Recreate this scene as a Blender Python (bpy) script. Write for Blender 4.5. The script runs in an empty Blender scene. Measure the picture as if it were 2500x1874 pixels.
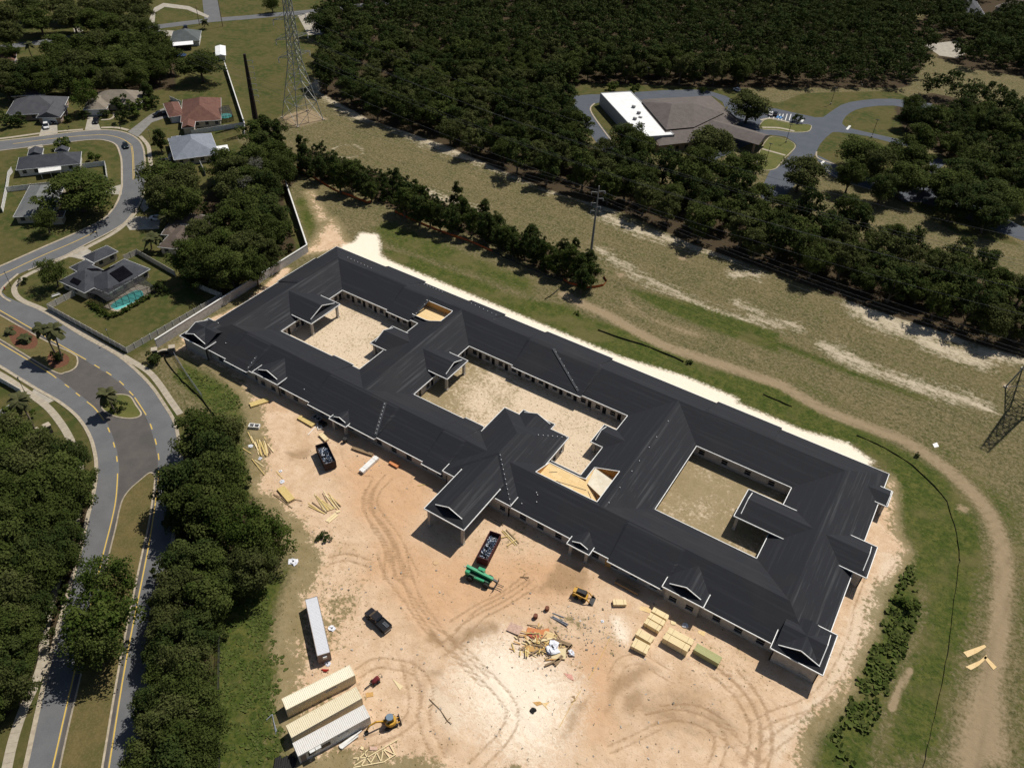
import bpy, bmesh, math, random
import numpy as np
from mathutils import Vector, Matrix
R = math.radians
random.seed(7); rng = np.random.default_rng(7)
sc = bpy.context.scene
col = sc.collection

# ------------------------------------------------------------------ camera, sky, sun, exposure
CAM_H, FOC = 130.0, 1925.85            # flying height in metres, focal length in photo pixels (2500 wide)
PITCH, ROLL, YAW = 0.709615, 0.0566046, 2.102201
_f = np.array([math.cos(YAW)*math.cos(PITCH), math.sin(YAW)*math.cos(PITCH), -math.sin(PITCH)])
_r0 = np.array([math.sin(YAW), -math.cos(YAW), 0.0]); _u0 = np.cross(_r0, _f)
_r = _r0*math.cos(ROLL)+_u0*math.sin(ROLL); _u = -_r0*math.sin(ROLL)+_u0*math.cos(ROLL)
cam = bpy.data.cameras.new('camera'); camo = bpy.data.objects.new('camera', cam); col.objects.link(camo)
cam.sensor_fit = 'HORIZONTAL'; cam.sensor_width = 36.0; cam.lens = 36.0*FOC/2500.0
cam.clip_start = 1.0; cam.clip_end = 5000.0
camo.matrix_world = Matrix(((_r[0], _u[0], -_f[0], 0), (_r[1], _u[1], -_f[1], 0), (_r[2], _u[2], -_f[2], CAM_H), (0, 0, 0, 1)))
sc.camera = camo
SUN_EL, SUN_AZ = R(57.0), R(76.0)      # height of the sun; direction towards the sun in the ground plane
world = bpy.data.worlds.new('World'); sc.world = world; world.use_nodes = True
_nt = world.node_tree; _nt.nodes.clear()
_sky = _nt.nodes.new('ShaderNodeTexSky'); _sky.sky_type = 'NISHITA'; _sky.sun_disc = False
_sky.sun_elevation = SUN_EL; _sky.sun_rotation = math.pi/2-SUN_AZ
_bg = _nt.nodes.new('ShaderNodeBackground'); _bg.inputs[1].default_value = 0.055
_wo = _nt.nodes.new('ShaderNodeOutputWorld')
_nt.links.new(_sky.outputs[0], _bg.inputs[0]); _nt.links.new(_bg.outputs[0], _wo.inputs[0])
sun = bpy.data.lights.new('sun', 'SUN'); sun.energy = 4.6; sun.angle = R(0.5); sun.color = (1.0, 0.95, 0.87)
suno = bpy.data.objects.new('sun', sun); col.objects.link(suno)
suno.rotation_euler = Vector((math.cos(SUN_AZ)*math.cos(SUN_EL), math.sin(SUN_AZ)*math.cos(SUN_EL), math.sin(SUN_EL))).to_track_quat('Z', 'Y').to_euler()
sc.view_settings.view_transform = 'Standard'; sc.view_settings.look = 'None'
sc.view_settings.exposure = 0.0; sc.view_settings.gamma = 1.0

# ------------------------------------------------------------------ survey: photo point + height -> place on the site
CR = {'T0': (0, 0), 'T1': (600, 0), 'T2': (1200, 0), 'T3': (1800, 0), 'A': (0, 450), 'B': (600, 450), 'C': (1200, 450), 'D': (1800, 450),
      'M': (0, 900), 'E': (600, 900), 'F': (1200, 900), 'G': (1800, 900), 'N': (0, 1349), 'J': (600, 1349), 'K': (1200, 1349), 'L': (1800, 1349),
      'W': (0, 0)}
def S(x, y, z=0.0):
    d = _r*(x-1250)/FOC-_u*(y-937)/FOC+_f
    t = (z-CAM_H)/d[2]
    return Vector((d[0]*t, d[1]*t, z))
def P(c, x, y, z=0.0):
    s = 2500/2212 if c == 'W' else 700/2211
    return S(CR[c][0]+x*s, CR[c][1]+y*s, z)
def Z(box, W, x, y, z=0.0):            # point seen in an enlarged window of the photo
    s = (box[2]-box[0])/W
    return S(box[0]+x*s, box[1]+y*s, z)
def PL(c, pts, z=0.0): return [P(c, x, y, z) for x, y in pts]

# ------------------------------------------------------------------ mesh and object helpers
class MB:
    def __init__(s): s.v = []; s.f = []
    def add(s, vs, fs):
        o = len(s.v); s.v += [tuple(v) for v in vs]; s.f += [tuple(i+o for i in f) for f in fs]; return s
    def poly(s, vs): return s.add(vs, [tuple(range(len(vs)))])
    def box(s, x0, x1, y0, y1, z0, z1):
        return s.add([(x0,y0,z0),(x1,y0,z0),(x1,y1,z0),(x0,y1,z0),(x0,y0,z1),(x1,y0,z1),(x1,y1,z1),(x0,y1,z1)],
                     [(3,2,1,0),(4,5,6,7),(0,1,5,4),(1,2,6,5),(2,3,7,6),(3,0,4,7)])
    def obox(s, c, ax, ay, az, hx, hy, hz):      # oriented box
        c, ax, ay, az = Vector(c), Vector(ax)*hx, Vector(ay)*hy, Vector(az)*hz
        vs = [c+i*ax+j*ay+k*az for k in (-1, 1) for i, j in ((-1,-1),(1,-1),(1,1),(-1,1))]
        return s.add(vs, [(3,2,1,0),(4,5,6,7),(0,1,5,4),(1,2,6,5),(2,3,7,6),(3,0,4,7)])
    def bar(s, a, b, w, h, up=(0,0,1)):
        a, b = Vector(a), Vector(b); d = b-a; L = d.length
        if L < 1e-6: return s
        d /= L; x = d.cross(Vector(up))
        if x.length < 1e-4: x = d.cross(Vector((1, 0, 0)))
        x.normalize(); y = x.cross(d)
        return s.obox((a+b)/2, d, x, y, L/2, w/2, h/2)
    def cyl(s, a, b, r0, r1=None, n=10, cap=True):
        r1 = r0 if r1 is None else r1
        a, b = Vector(a), Vector(b); d = (b-a).normalized()
        x = d.orthogonal().normalized(); y = d.cross(x)
        vs = [a+(x*math.cos(2*math.pi*i/n)+y*math.sin(2*math.pi*i/n))*r0 for i in range(n)]
        vs += [b+(x*math.cos(2*math.pi*i/n)+y*math.sin(2*math.pi*i/n))*r1 for i in range(n)]
        fs = [(i, (i+1) % n, n+(i+1) % n, n+i) for i in range(n)]
        if cap: fs += [tuple(range(n-1, -1, -1)), tuple(range(n, 2*n))]
        return s.add(vs, fs)
    def tube(s, pts, r, n=6):
        for a, b in zip(pts, pts[1:]): s.cyl(a, b, r, r, n)
        return s
    def prism(s, pts, z0, z1):                     # plan polygon pulled up
        a = [(p[0], p[1], z0) for p in pts]; b = [(p[0], p[1], z1) for p in pts]; n = len(pts)
        return s.add(a+b, [tuple(range(n-1, -1, -1)), tuple(range(n, 2*n))]+[(i, (i+1) % n, n+(i+1) % n, n+i) for i in range(n)])
def mesh(name, mb, mat=None, smooth=False):
    me = bpy.data.meshes.new(name); me.from_pydata([tuple(v) for v in mb.v], [], mb.f)
    if mat: me.materials.append(mat)
    if smooth: me.polygons.foreach_set('use_smooth', [True]*len(me.polygons))
    me.update(); return me
def tag(o, label=None, cat=None, group=None, kind=None):
    if label: o['label'] = label
    if cat: o['category'] = cat
    if group: o['group'] = group
    if kind: o['kind'] = kind
    return o
def put(name, me, parent=None, loc=(0, 0, 0), rz=0.0, **k):
    o = bpy.data.objects.new(name, me); col.objects.link(o)
    o.location = loc; o.rotation_euler = (0, 0, rz); o.parent = parent
    return tag(o, **k)
def mk(name, mb, mat, parent=None, smooth=False, world=False, **k):
    """one mesh object; world=True: vertices are in site coordinates, parent is an unrotated Empty"""
    if world and parent is not None:
        l = parent.location; mb.v = [(v[0]-l[0], v[1]-l[1], v[2]-l[2]) for v in mb.v]
    return put(name, mesh(name, mb, mat, smooth), parent, **k)
def thing(name, label, cat, loc=(0, 0, 0), rz=0.0, group=None):
    return put(name, None, None, loc, rz, label=label, cat=cat, group=group)
def solid(name, mb, mat, smooth=False, **k):
    """top-level one-mesh thing, origin moved to its base"""
    a = np.array([tuple(v) for v in mb.v]); c = (a.min(0)+a.max(0))/2; c[2] = a[:, 2].min()
    mb.v = [tuple(v) for v in (a-c)]
    return put(name, mesh(name, mb, mat, smooth), None, tuple(c), **k)
def copy_tree(o, loc, rz=0.0, scale=1.0, parent=None, **k):
    c = o.copy(); col.objects.link(c); c.parent = parent
    if loc is not None: c.location = loc; c.rotation_euler = (0, 0, rz); c.scale = (scale,)*3
    for ch in o.children: copy_tree(ch, None, parent=c)
    return tag(c, **k)

# ------------------------------------------------------------------ material helpers
def lin(h):
    h = h.lstrip('#'); c = [int(h[i:i+2], 16)/255 for i in (0, 2, 4)]
    return tuple((x/12.92 if x <= .04045 else ((x+.055)/1.055)**2.4) for x in c)
class NT:
    def __init__(s, name):
        s.m = bpy.data.materials.new(name); s.m.use_nodes = True; s.t = s.m.node_tree; s.n = s.t.nodes
        s.b = s.n['Principled BSDF']; s.b.inputs['Specular IOR Level'].default_value = 0.25
        s.geo = s.n.new('ShaderNodeNewGeometry')
        s.tc = s.n.new('ShaderNodeTexCoord')
    def lk(s, a, b): s.t.links.new(a, b)
    def node(s, t, **k):
        n = s.n.new(t)
        for a, b in k.items(): setattr(n, a, b)
        return n
    def val(s, sock, v):
        if hasattr(v, 'is_output') or isinstance(v, bpy.types.NodeSocket): s.lk(v, sock)
        else: sock.default_value = v
    def noise(s, vec, scale, detail=4, rough=.55, dist=0.0):
        n = s.node('ShaderNodeTexNoise'); s.lk(vec, n.inputs['Vector']); n.inputs['Scale'].default_value = scale
        n.inputs['Detail'].default_value = detail; n.inputs['Roughness'].default_value = rough; n.inputs['Distortion'].default_value = dist
        return n.outputs['Fac']
    def vmul(s, vec, v):
        n = s.node('ShaderNodeVectorMath', operation='MULTIPLY'); s.lk(vec, n.inputs[0]); n.inputs[1].default_value = v; return n.outputs[0]
    def vrot(s, vec, ang, scale):
        n = s.node('ShaderNodeMapping'); s.lk(vec, n.inputs[0]); n.inputs['Rotation'].default_value = (0, 0, ang); n.inputs['Scale'].default_value = scale; return n.outputs[0]
    def math(s, op, a, b=0.0, clamp=False):
        n = s.node('ShaderNodeMath', operation=op); n.use_clamp = clamp; s.val(n.inputs[0], a); s.val(n.inputs[1], b); return n.outputs[0]
    def step(s, v, lo, hi):
        n = s.node('ShaderNodeMapRange', interpolation_type='SMOOTHSTEP'); s.val(n.inputs[0], v); n.inputs[1].default_value = lo; n.inputs[2].default_value = hi; return n.outputs[0]
    def mix(s, f, a, b):
        n = s.node('ShaderNodeMix', data_type='RGBA'); s.val(n.inputs[0], f)
        for i, c in ((6, a), (7, b)):
            if isinstance(c, tuple): n.inputs[i].default_value = (*c[:3], 1)
            else: s.lk(c, n.inputs[i])
        return n.outputs[2]
    def attr(s, name):
        n = s.node('ShaderNodeAttribute', attribute_name=name); return n.outputs['Fac']
    def bump(s, h, strength=.4, dist=.05):
        n = s.node('ShaderNodeBump'); n.inputs['Strength'].default_value = strength; n.inputs['Distance'].default_value = dist
        s.lk(h, n.inputs['Height']); s.lk(n.outputs[0], s.b.inputs['Normal'])
    def done(s, colr, rough=.85, metal=0.0):
        s.val(s.b.inputs['Base Color'], (*colr[:3], 1) if isinstance(colr, tuple) else colr)
        s.val(s.b.inputs['Roughness'], rough); s.b.inputs['Metallic'].default_value = metal; return s.m
_mc = {}
def mat(name, c, c2=None, sc_=3.0, rough=.8, metal=0.0, bump=0.0, spec=None, stretch=(1, 1, 1)):
    """plain surface with a soft mottle between two tones"""
    if name in _mc: return _mc[name]
    n = NT(name)
    v = n.vmul(n.tc.outputs['Object'], stretch)
    c2 = c2 or tuple(x*.72 for x in c)
    f = n.noise(v, sc_, 5)
    n.done(n.mix(n.step(f, .3, .7), c, c2), rough, metal)
    if bump: n.bump(f, bump, .03)
    if spec is not None: n.b.inputs['Specular IOR Level'].default_value = spec
    _mc[name] = n.m; return n.m
# ------------------------------------------------------------------ ground: one sheet with surveyed zones
def sdist(px, py, poly):
    """signed distance (negative inside) from points to a polygon"""
    q = np.array([(p[0], p[1]) for p in poly]); n = len(q)
    d = np.full(px.shape, 1e9); ins = np.zeros(px.shape, bool)
    for i in range(n):
        a, b = q[i], q[(i+1) % n]; e = b-a
        t = np.clip(((px-a[0])*e[0]+(py-a[1])*e[1])/(e@e+1e-9), 0, 1)
        d = np.minimum(d, np.hypot(px-a[0]-t*e[0], py-a[1]-t*e[1]))
        c = ((a[1] > py) != (b[1] > py)) & (px < (b[0]-a[0])*(py-a[1])/(b[1]-a[1]+1e-12)+a[0])
        ins ^= c
    return np.where(ins, -d, d)
def pdist(px, py, line):
    d = np.full(px.shape, 1e9)
    for a, b in zip(line, line[1:]):
        a, b = np.array(a[:2]), np.array(b[:2]); e = b-a
        t = np.clip(((px-a[0])*e[0]+(py-a[1])*e[1])/(e@e+1e-9), 0, 1)
        d = np.minimum(d, np.hypot(px-a[0]-t*e[0], py-a[1]-t*e[1]))
    return d
def smooth(pts, n=8, closed=False):
    """Catmull-Rom through the points"""
    p = [Vector(q) for q in pts]; out = []; m = len(p)
    for i in range(m if closed else m-1):
        a, b, c, d = (p[(i-1) % m], p[i], p[(i+1) % m], p[(i+2) % m]) if closed else (p[max(i-1, 0)], p[i], p[i+1], p[min(i+2, m-1)])
        for k in range(n):
            t = k/n
            out.append(.5*((2*b)+(c-a)*t+(2*a-5*b+4*c-d)*t*t+(3*b-a-3*c+d)*t**3))
    if not closed: out.append(p[-1])
    return out
def axis(*segs):
    out = []
    for a, b, s in segs: out += list(np.arange(a, b, s))
    return np.array(out+[segs[-1][1]])
gx = axis((-1500, -500, 100), (-500, -290, 7), (-290, -170, 1.6), (-170, 22, .42), (22, 60, 1.2), (60, 180, 6), (180, 1200, 120))
gy = axis((-300, 10, 30), (10, 24, 2), (24, 96, .42), (96, 150, .8), (150, 240, 1.1), (240, 330, 2), (330, 480, 5), (480, 1800, 120))
GX, GY = np.meshgrid(gx, gy)
zone = {}
def zpoly(name, poly, soft=12.0, amt=1.0):
    v = np.clip(.5-sdist(GX, GY, poly)/soft, 0, 1)*amt
    zone[name] = np.maximum(zone.get(name, 0), v)
def zline(name, line, width, soft=1.0, amt=1.0):
    v = np.clip(.5-(pdist(GX, GY, line)-width/2)/soft, 0, 1)*amt
    zone[name] = np.maximum(zone.get(name, 0), v)

site = (PL('W', [(405, 770), (470, 805), (520, 860), (545, 950), (540, 1060), (595, 1125), (640, 1215), (610, 1290), (585, 1400), (600, 1450), (590, 1500), (600, 1560), (640, 1680)])
        + PL('L', [(560, 1900), (560, 1658), (600, 1400), (780, 1240), (900, 1100), (940, 900), (1080, 640), (1150, 340), (1330, 100)])
        + PL('G', [(1330, 1600), (1350, 1400), (1260, 1250), (1240, 1000), (1250, 900), (1190, 810)])
        + [Vector((9, 147, 0)), Vector((-100, 148, 0)), Vector((-151, 148, 0)), Vector((-155, 130, 0)), Vector((-157.5, 100, 0)), Vector((-156.5, 88, 0))])
zpoly('sand', site)
zpoly('sand', PL('B', [(390, 560), (480, 470), (620, 250), (700, 250), (800, 420), (860, 480), (700, 520)]))
zpoly('sand', PL('B', [(440, 60), (520, 20), (650, 250), (560, 330)]))
zline('sand', PL('A', [(1440, 1190), (1640, 1050), (1900, 930), (2211, 660)]), 3.2, 3)
# white limerock strip behind the building and the white patch of the yard
zpoly('strip', PL('B', [(740, 470), (840, 440), (880, 370), (1020, 385), (1040, 460), (1040, 540), (1090, 580)]) + PL('C', [(0, 915), (420, 1090), (1000, 1330), (1500, 1480), (1900, 1650)])
      + PL('G', [(0, 260), (500, 470), (850, 570), (1060, 720)]) + [Vector((2, 147, 0)), Vector((-151, 147, 0))], 8)
zpoly('white', PL('J', [(1830, 700), (2000, 660), (2211, 780)]) + PL('K', [(300, 800), (480, 880), (560, 960), (620, 1080), (560, 1250), (500, 1420), (350, 1600), (150, 1500), (-150, 1250), (-250, 950)]), 26)
zpoly('white', PL('K', [(930, 500), (980, 500), (1060, 610), (1040, 700), (960, 660)]), 6)
zpoly('pale', PL('J', [(1380, 1050), (1480, 1020), (1600, 1120), (1680, 1300), (1640, 1390), (1500, 1350)]), 5)
zpoly('pale', PL('L', [(1050, 200), (1100, 0), (1250, 0), (1300, 80), (1130, 420), (1060, 640), (900, 900), (560, 1300), (300, 1658), (240, 1400), (600, 1100), (800, 600), (950, 300)]), 10)
# orange subsoil
zpoly('orange', PL('E', [(760, 640), (1250, 640), (1480, 900), (1300, 1300), (1650, 1500), (2100, 1420), (2211, 1500), (2211, 1658), (850, 1658), (1000, 1300), (800, 1150), (700, 800)]), 16)
zpoly('orange', PL('J', [(900, 0), (2211, 0), (2211, 420), (1650, 560), (1500, 650), (1350, 650), (1150, 420)]), 16)
zpoly('orange', PL('K', [(-50, 0), (500, 0), (700, 100), (760, 330), (500, 400), (250, 420), (0, 520)]), 14)
zpoly('orange', PL('K', [(600, 700), (900, 680), (1000, 1000), (900, 1500), (650, 1400), (700, 1100)]), 14)
# damp / disturbed brown soil
for c, pts in (('K', [(500, 60), (720, 90), (770, 200), (740, 330), (500, 320), (330, 300)]), ('K', [(980, 1120), (1100, 1000), (1190, 1080), (1220, 1180), (1100, 1300), (1000, 1220)]),
               ('J', [(1380, 600), (1450, 570), (1500, 640), (1580, 700), (1500, 740), (1380, 690)]), ('J', [(1380, 930), (1560, 850), (1520, 940), (1400, 990)]),
               ('K', [(100, 600), (-200, 720), (-350, 760), (-330, 640), (-150, 540), (60, 520)]), ('K', [(900, 960), (1200, 820), (1300, 900), (1000, 1120), (880, 1250)]),
               ('E', [(300, 640), (520, 600), (480, 700), (330, 720)]), ('J', [(1520, 1440), (1620, 1450), (1640, 1530), (1530, 1550)]),
               ('K', [(620, 1180), (760, 1100), (640, 1400), (500, 1480)])):
    zpoly('brown', PL(c, pts), 7)
# weedy sand
for c, pts in (('J', [(330, 100), (900, 60), (1000, 380), (900, 700), (760, 900), (1000, 1050), (800, 1500), (350, 1658), (250, 1200), (420, 900), (280, 700), (240, 450)]), ('E', [(200, 1100), (620, 1180), (760, 1400), (600, 1658), (250, 1658), (360, 1400)]), ('E', [(-100, 200), (100, 350), (60, 700), (-150, 900), (-250, 500)]),
               ('K', [(250, 430), (500, 380), (900, 430), (1000, 640), (700, 800), (600, 700), (350, 560)]), ('E', [(1800, 1250), (2211, 1150), (2211, 1500), (2050, 1480)]), ('K', [(1500, 650), (2000, 850), (2100, 1000), (1700, 950)]), ('J', [(600, 1500), (1100, 1400), (1300, 1658), (500, 1700)])):
    zpoly('weedy', PL(c, pts), 14)
zpoly('track', PL('C', [(950, 850), (1050, 830), (1250, 1000), (1600, 1100), (1800, 1230), (1500, 1200), (1200, 1080), (1000, 960)]), 7, .62); zpoly('track', PL('D', [(60, 1260), (150, 1250), (200, 1350), (100, 1390)]), 5, .62)
# lush weeds
for c, pts in (('N', [(1720, 300), (1830, 330), (2000, 320), (2150, 150), (2130, 400), (2060, 600), (2100, 900), (2120, 1100), (2110, 1300), (2130, 1658), (1690, 1700), (1690, 900)]),
               ('J', [(-300, 1658), (-200, 300), (130, 250), (330, 130), (260, 300), (200, 500), (230, 700), (320, 850), (400, 930), (260, 1000), (240, 1250), (330, 1400), (380, 1600), (360, 1700)]),
               ('A', [(1340, 1480), (1420, 1370), (1560, 1460), (1720, 1540), (1850, 1640), (1880, 1800), (1700, 1800), (1500, 1620)]),
               ('M', [(1500, 130), (1600, 60), (1830, 180), (1870, 330), (1830, 480), (1880, 700), (1960, 950), (1900, 1050), (1700, 1000), (1650, 380)]),
               ('L', [(1340, 0), (1480, 0), (1400, 300), (1350, 600), (1250, 800), (1180, 1000), (1100, 1250), (1000, 1658), (620, 1700), (640, 1500), (700, 1380), (800, 1240), (900, 1120), (960, 900), (1080, 680), (1150, 340)]),
               ('C', [(60, 830), (350, 900), (560, 930), (700, 1010), (900, 1080), (1200, 1180), (1500, 1350), (1900, 1480), (2211, 1560), (2211, 1700), (1900, 1640), (1500, 1480), (1000, 1330), (420, 1090), (20, 905)]),
               ('G', [(0, 80), (300, 130), (500, 250), (820, 420), (1000, 480), (1400, 700), (1700, 950), (1850, 1200), (1900, 1500), (1750, 1658), (1400, 1658), (1360, 1400), (1270, 1250), (1250, 950), (1190, 810), (900, 580), (500, 460), (0, 250)]),
               ('B', [(380, 130), (470, 90), (560, 250), (500, 420), (470, 380)]), ('B', [(1040, 490), (1300, 560), (1500, 640), (1800, 740), (2211, 950), (2211, 1030), (1600, 780), (1150, 600)]),
               ('C', [(1030, 800), (1500, 900), (2211, 1150), (2211, 1300), (1700, 1120), (1300, 960)]),
               ('D', [(0, 1080), (500, 1280), (900, 1440), (1500, 1658), (1380, 1658), (800, 1440), (300, 1240), (0, 1130)]),
               ('K', [(330, 470), (420, 400), (560, 410), (700, 430), (850, 440), (920, 560), (900, 620), (760, 700), (700, 620), (480, 460)])):
    zpoly('lush', PL(c, pts), 9)
zpoly('lush', PL('L', [(1340, 0), (1980, 0), (1930, 500), (1800, 900), (1640, 1658), (900, 1750), (1000, 1500), (1150, 1000), (1350, 500)]), 10, .66)
zpoly('lush', PL('G', [(1300, 600), (1650, 800), (1900, 1100), (2000, 1658), (1300, 1700), (1250, 1000)]), 10, .68)
zpoly('lush', PL('G', [(0, -60), (500, 30), (1100, 350), (1700, 600), (2300, 1100), (2300, 1700), (2080, 1650), (2000, 1250), (1650, 780), (1300, 530), (700, 300), (300, 110)]), 14, .60)
zpoly('lush', PL('B', [(1000, 480), (900, 330), (1100, 230), (1500, 400), (1900, 560), (2300, 720), (2300, 950), (1700, 720)]), 10, .58)
zpoly('lush', PL('L', [(2100, 0), (2300, 0), (2300, 1700), (2050, 1700), (2120, 900)]), 9, .62)
for c, pts in (('K', [(820, 900), (1500, 800), (1900, 1000), (2150, 1300), (2120, 1658), (1500, 1658), (1000, 1500), (800, 1250)]), ('J', [(1000, 150), (1500, 500), (1750, 800), (1900, 1100), (1700, 1100), (1400, 800), (1050, 500), (900, 250)]), ('E', [(850, 850), (1100, 800), (1350, 1400), (1400, 1658), (1000, 1658), (850, 1100)])):
    zpoly('brown', PL(c, pts), 16, .62)
# mown lawns of the houses and the boulevard
zpoly('lawn', PL('W', [(-60, -40), (740, -40), (700, 100), (560, 60), (545, 250), (510, 300), (610, 400), (660, 540), (330, 745), (290, 770), (330, 800), (400, 900), (420, 1060), (400, 1700), (-200, 1700)]), 10)
zpoly('lawn', PL('T1', [(-100, -60), (800, -60), (560, 420), (560, 560), (420, 800), (100, 1000), (-100, 900)]), 14)
zpoly('lawn', PL('T2', [(400, 700), (620, 600), (1900, 700), (2211, 800)]) + PL('T3', [(500, 720), (1200, 700), (1700, 900), (1300, 1300), (2211, 1900), (1700, 1800), (600, 1200), (0, 1100)]) + PL('T2', [(1500, 1300), (700, 1000), (450, 900)]), 10)
# bare earth below the woods
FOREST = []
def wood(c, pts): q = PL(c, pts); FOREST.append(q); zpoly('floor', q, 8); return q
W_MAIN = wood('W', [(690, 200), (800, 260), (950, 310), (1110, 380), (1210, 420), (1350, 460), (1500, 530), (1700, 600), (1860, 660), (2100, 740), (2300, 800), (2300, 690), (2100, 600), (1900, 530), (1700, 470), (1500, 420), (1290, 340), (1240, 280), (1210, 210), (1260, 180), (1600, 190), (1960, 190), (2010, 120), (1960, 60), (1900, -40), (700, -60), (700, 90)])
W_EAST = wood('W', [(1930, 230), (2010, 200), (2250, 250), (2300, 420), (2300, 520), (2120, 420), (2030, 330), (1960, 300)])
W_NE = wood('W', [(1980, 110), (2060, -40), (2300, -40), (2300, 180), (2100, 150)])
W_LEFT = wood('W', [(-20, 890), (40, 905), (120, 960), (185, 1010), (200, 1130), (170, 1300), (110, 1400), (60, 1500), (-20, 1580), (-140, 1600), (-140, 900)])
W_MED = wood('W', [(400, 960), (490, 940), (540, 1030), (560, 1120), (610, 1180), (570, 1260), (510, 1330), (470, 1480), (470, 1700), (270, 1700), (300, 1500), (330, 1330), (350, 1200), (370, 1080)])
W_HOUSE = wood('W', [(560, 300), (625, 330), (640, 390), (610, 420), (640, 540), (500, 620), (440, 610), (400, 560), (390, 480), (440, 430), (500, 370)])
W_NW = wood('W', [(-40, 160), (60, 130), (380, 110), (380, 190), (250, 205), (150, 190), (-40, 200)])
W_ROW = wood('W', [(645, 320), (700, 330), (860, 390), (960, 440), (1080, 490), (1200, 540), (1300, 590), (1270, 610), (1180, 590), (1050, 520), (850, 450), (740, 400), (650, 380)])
# pale dry thatch on the power-line corridor
for pts, wd in ((PL('T1', [(520, 640), (700, 760), (900, 890), (1100, 930), (1350, 1050), (1600, 1150), (1900, 1250), (2211, 1370)]), 12), (PL('T2', [(0, 1200), (400, 1370), (520, 1460), (700, 1500), (900, 1600)]), 10),
                (PL('C', [(850, 230), (1000, 300), (1150, 370), (1500, 450), (1700, 520), (2211, 640)]), 7), (PL('D', [(950, 950), (1200, 1080), (1500, 1130), (1900, 1180), (2211, 1260)]), 12),
                (PL('D', [(1430, 1190), (1560, 1260), (1700, 1300), (1880, 1360)]), 9), (PL('D', [(1900, 1300), (2211, 1330)]), 9), (PL('D', [(0, 920), (200, 1010), (450, 1100)]), 4),
                (PL('C', [(850, 520), (1200, 740), (1500, 880), (1800, 1010), (2211, 1080)]), 5), (PL('D', [(700, 1260), (1000, 1420), (1400, 1560), (1900, 1700)]), 7),
                (PL('T1', [(1380, 1480), (1600, 1560), (1800, 1650)]), 7), (PL('C', [(1880, 690), (2060, 690)]), 6)):
    zline('thatch', pts, wd, 8)
for cx, cy, r in ((785, 1165, 5.6),):
    c0 = P('T1', cx, cy); zone['thatch'] = np.maximum(zone['thatch'], np.clip(1-np.abs(np.hypot(GX-c0.x, GY-c0.y)-r)/1.3, 0, 1)*.85)
# dirt service track round the building
TRACK = PL('C', [(560, 850), (700, 920), (900, 1010), (1300, 1230), (1600, 1330), (1800, 1400), (2211, 1540)])+PL('G', [(380, 150), (700, 330), (1100, 480), (1300, 560), (1600, 760), (1900, 1050), (2020, 1300), (2050, 1500)])+PL('L', [(2050, 200), (2020, 600), (1960, 950), (1880, 1300), (1800, 1700)])
TR = smooth(TRACK, 6)
zline('track', TR, 4.2, 5)
zline('track', smooth(PL('L', [(1330, 900), (1250, 1050), (1190, 1200)]), 5), 1.5, 1.5)
zpoly('track', PL('L', [(1800, 950), (2050, 900), (2120, 1658), (1600, 1658)]), 9)
zpoly('track', PL('T1', [(260, 900), (490, 830), (640, 920), (380, 990)]), 5)
for c, x, y in (('G', 2080, 130), ('G', 1740, 1080), ('C', 1000, 700), ('D', 1950, 690), ('C', 1470, 570)):
    zpoly('track', [P(c, x, y)+Vector((math.cos(a)*1.6, math.sin(a)*1.6, 0)) for a in np.arange(0, 6.2, .7)], 4)
# wheel ruts
RUTS = []
def rut(c, pts, gap=1.9, n=2, w=.42):
    ln = smooth(PL(c, pts), 8)
    for k in range(n):
        o = (k-(n-1)/2)*gap; q = []
        for i, p in enumerate(ln):
            d = (ln[min(i+1, len(ln)-1)]-ln[max(i-1, 0)]).normalized(); q.append(p+Vector((-d.y, d.x, 0))*o)
        RUTS.append((q, w)); zline('rut', q, w, .62)
rut('E', [(1100, 830), (1000, 950), (980, 1050), (1040, 1150), (1150, 1300), (1230, 1450), (1300, 1600)])
rut('E', [(1000, 860), (950, 980), (960, 1120), (1060, 1250), (1150, 1420), (1200, 1620)], 1.7)
rut('E', [(950, 930), (930, 1050), (1000, 1200), (1100, 1380), (1100, 1620)], 1.8)
rut('E', [(720, 610), (760, 720), (840, 810), (980, 830)], 1, 1, .25)
rut('J', [(1050, 0), (1100, 150), (1250, 350), (1400, 560), (1560, 700), (1700, 850), (1850, 1000)])
rut('J', [(1200, 0), (1250, 200), (1330, 400), (1450, 560), (1600, 750)])
rut('J', [(2211, 230), (1980, 380), (1800, 480), (1650, 640), (1500, 760)], 2.2)
rut('K', [(300, 180), (100, 330), (-100, 430), (-300, 560)], 1.9)
rut('K', [(1700, 900), (1900, 1080), (2000, 1250), (2040, 1400), (2000, 1658)], 1.9, 2, .55)
rut('K', [(1860, 920), (2000, 1080), (2090, 1250), (2120, 1450), (2080, 1658)], 1.9, 2, .55)
rut('K', [(1200, 1290), (1450, 1250), (1700, 1330), (1850, 1440), (2000, 1600)], 2.0)
rut('K', [(1300, 1180), (1550, 1170), (1750, 1260), (1900, 1400)], 1.6, 1)
rut('K', [(900, 1520), (1100, 1430), (1300, 1330)], 1.2, 2, .3)
rut('K', [(1700, 1340), (1760, 1420), (1750, 1560), (1700, 1658)], 1.9)
rut('K', [(930, 1000), (1000, 850), (1150, 820), (1300, 900), (1450, 1000)], 2, 2, .3)
rut('J', [(700, 1500), (1000, 1440), (1250, 1300), (1300, 1150), (1280, 1000), (1250, 850)], 1.9)
rut('J', [(860, 930), (1000, 850), (1150, 860), (1300, 900), (1400, 1050), (1380, 1300), (1500, 1600)], 1.9)
rut('J', [(1620, 720), (1900, 1000), (2050, 1200), (2000, 1400), (1750, 1658)], 2.1)
rut('L', [(120, 1350), (300, 1250), (560, 1150), (750, 950), (900, 650), (950, 420), (1050, 150)], 1.9, 2, .35)
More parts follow.
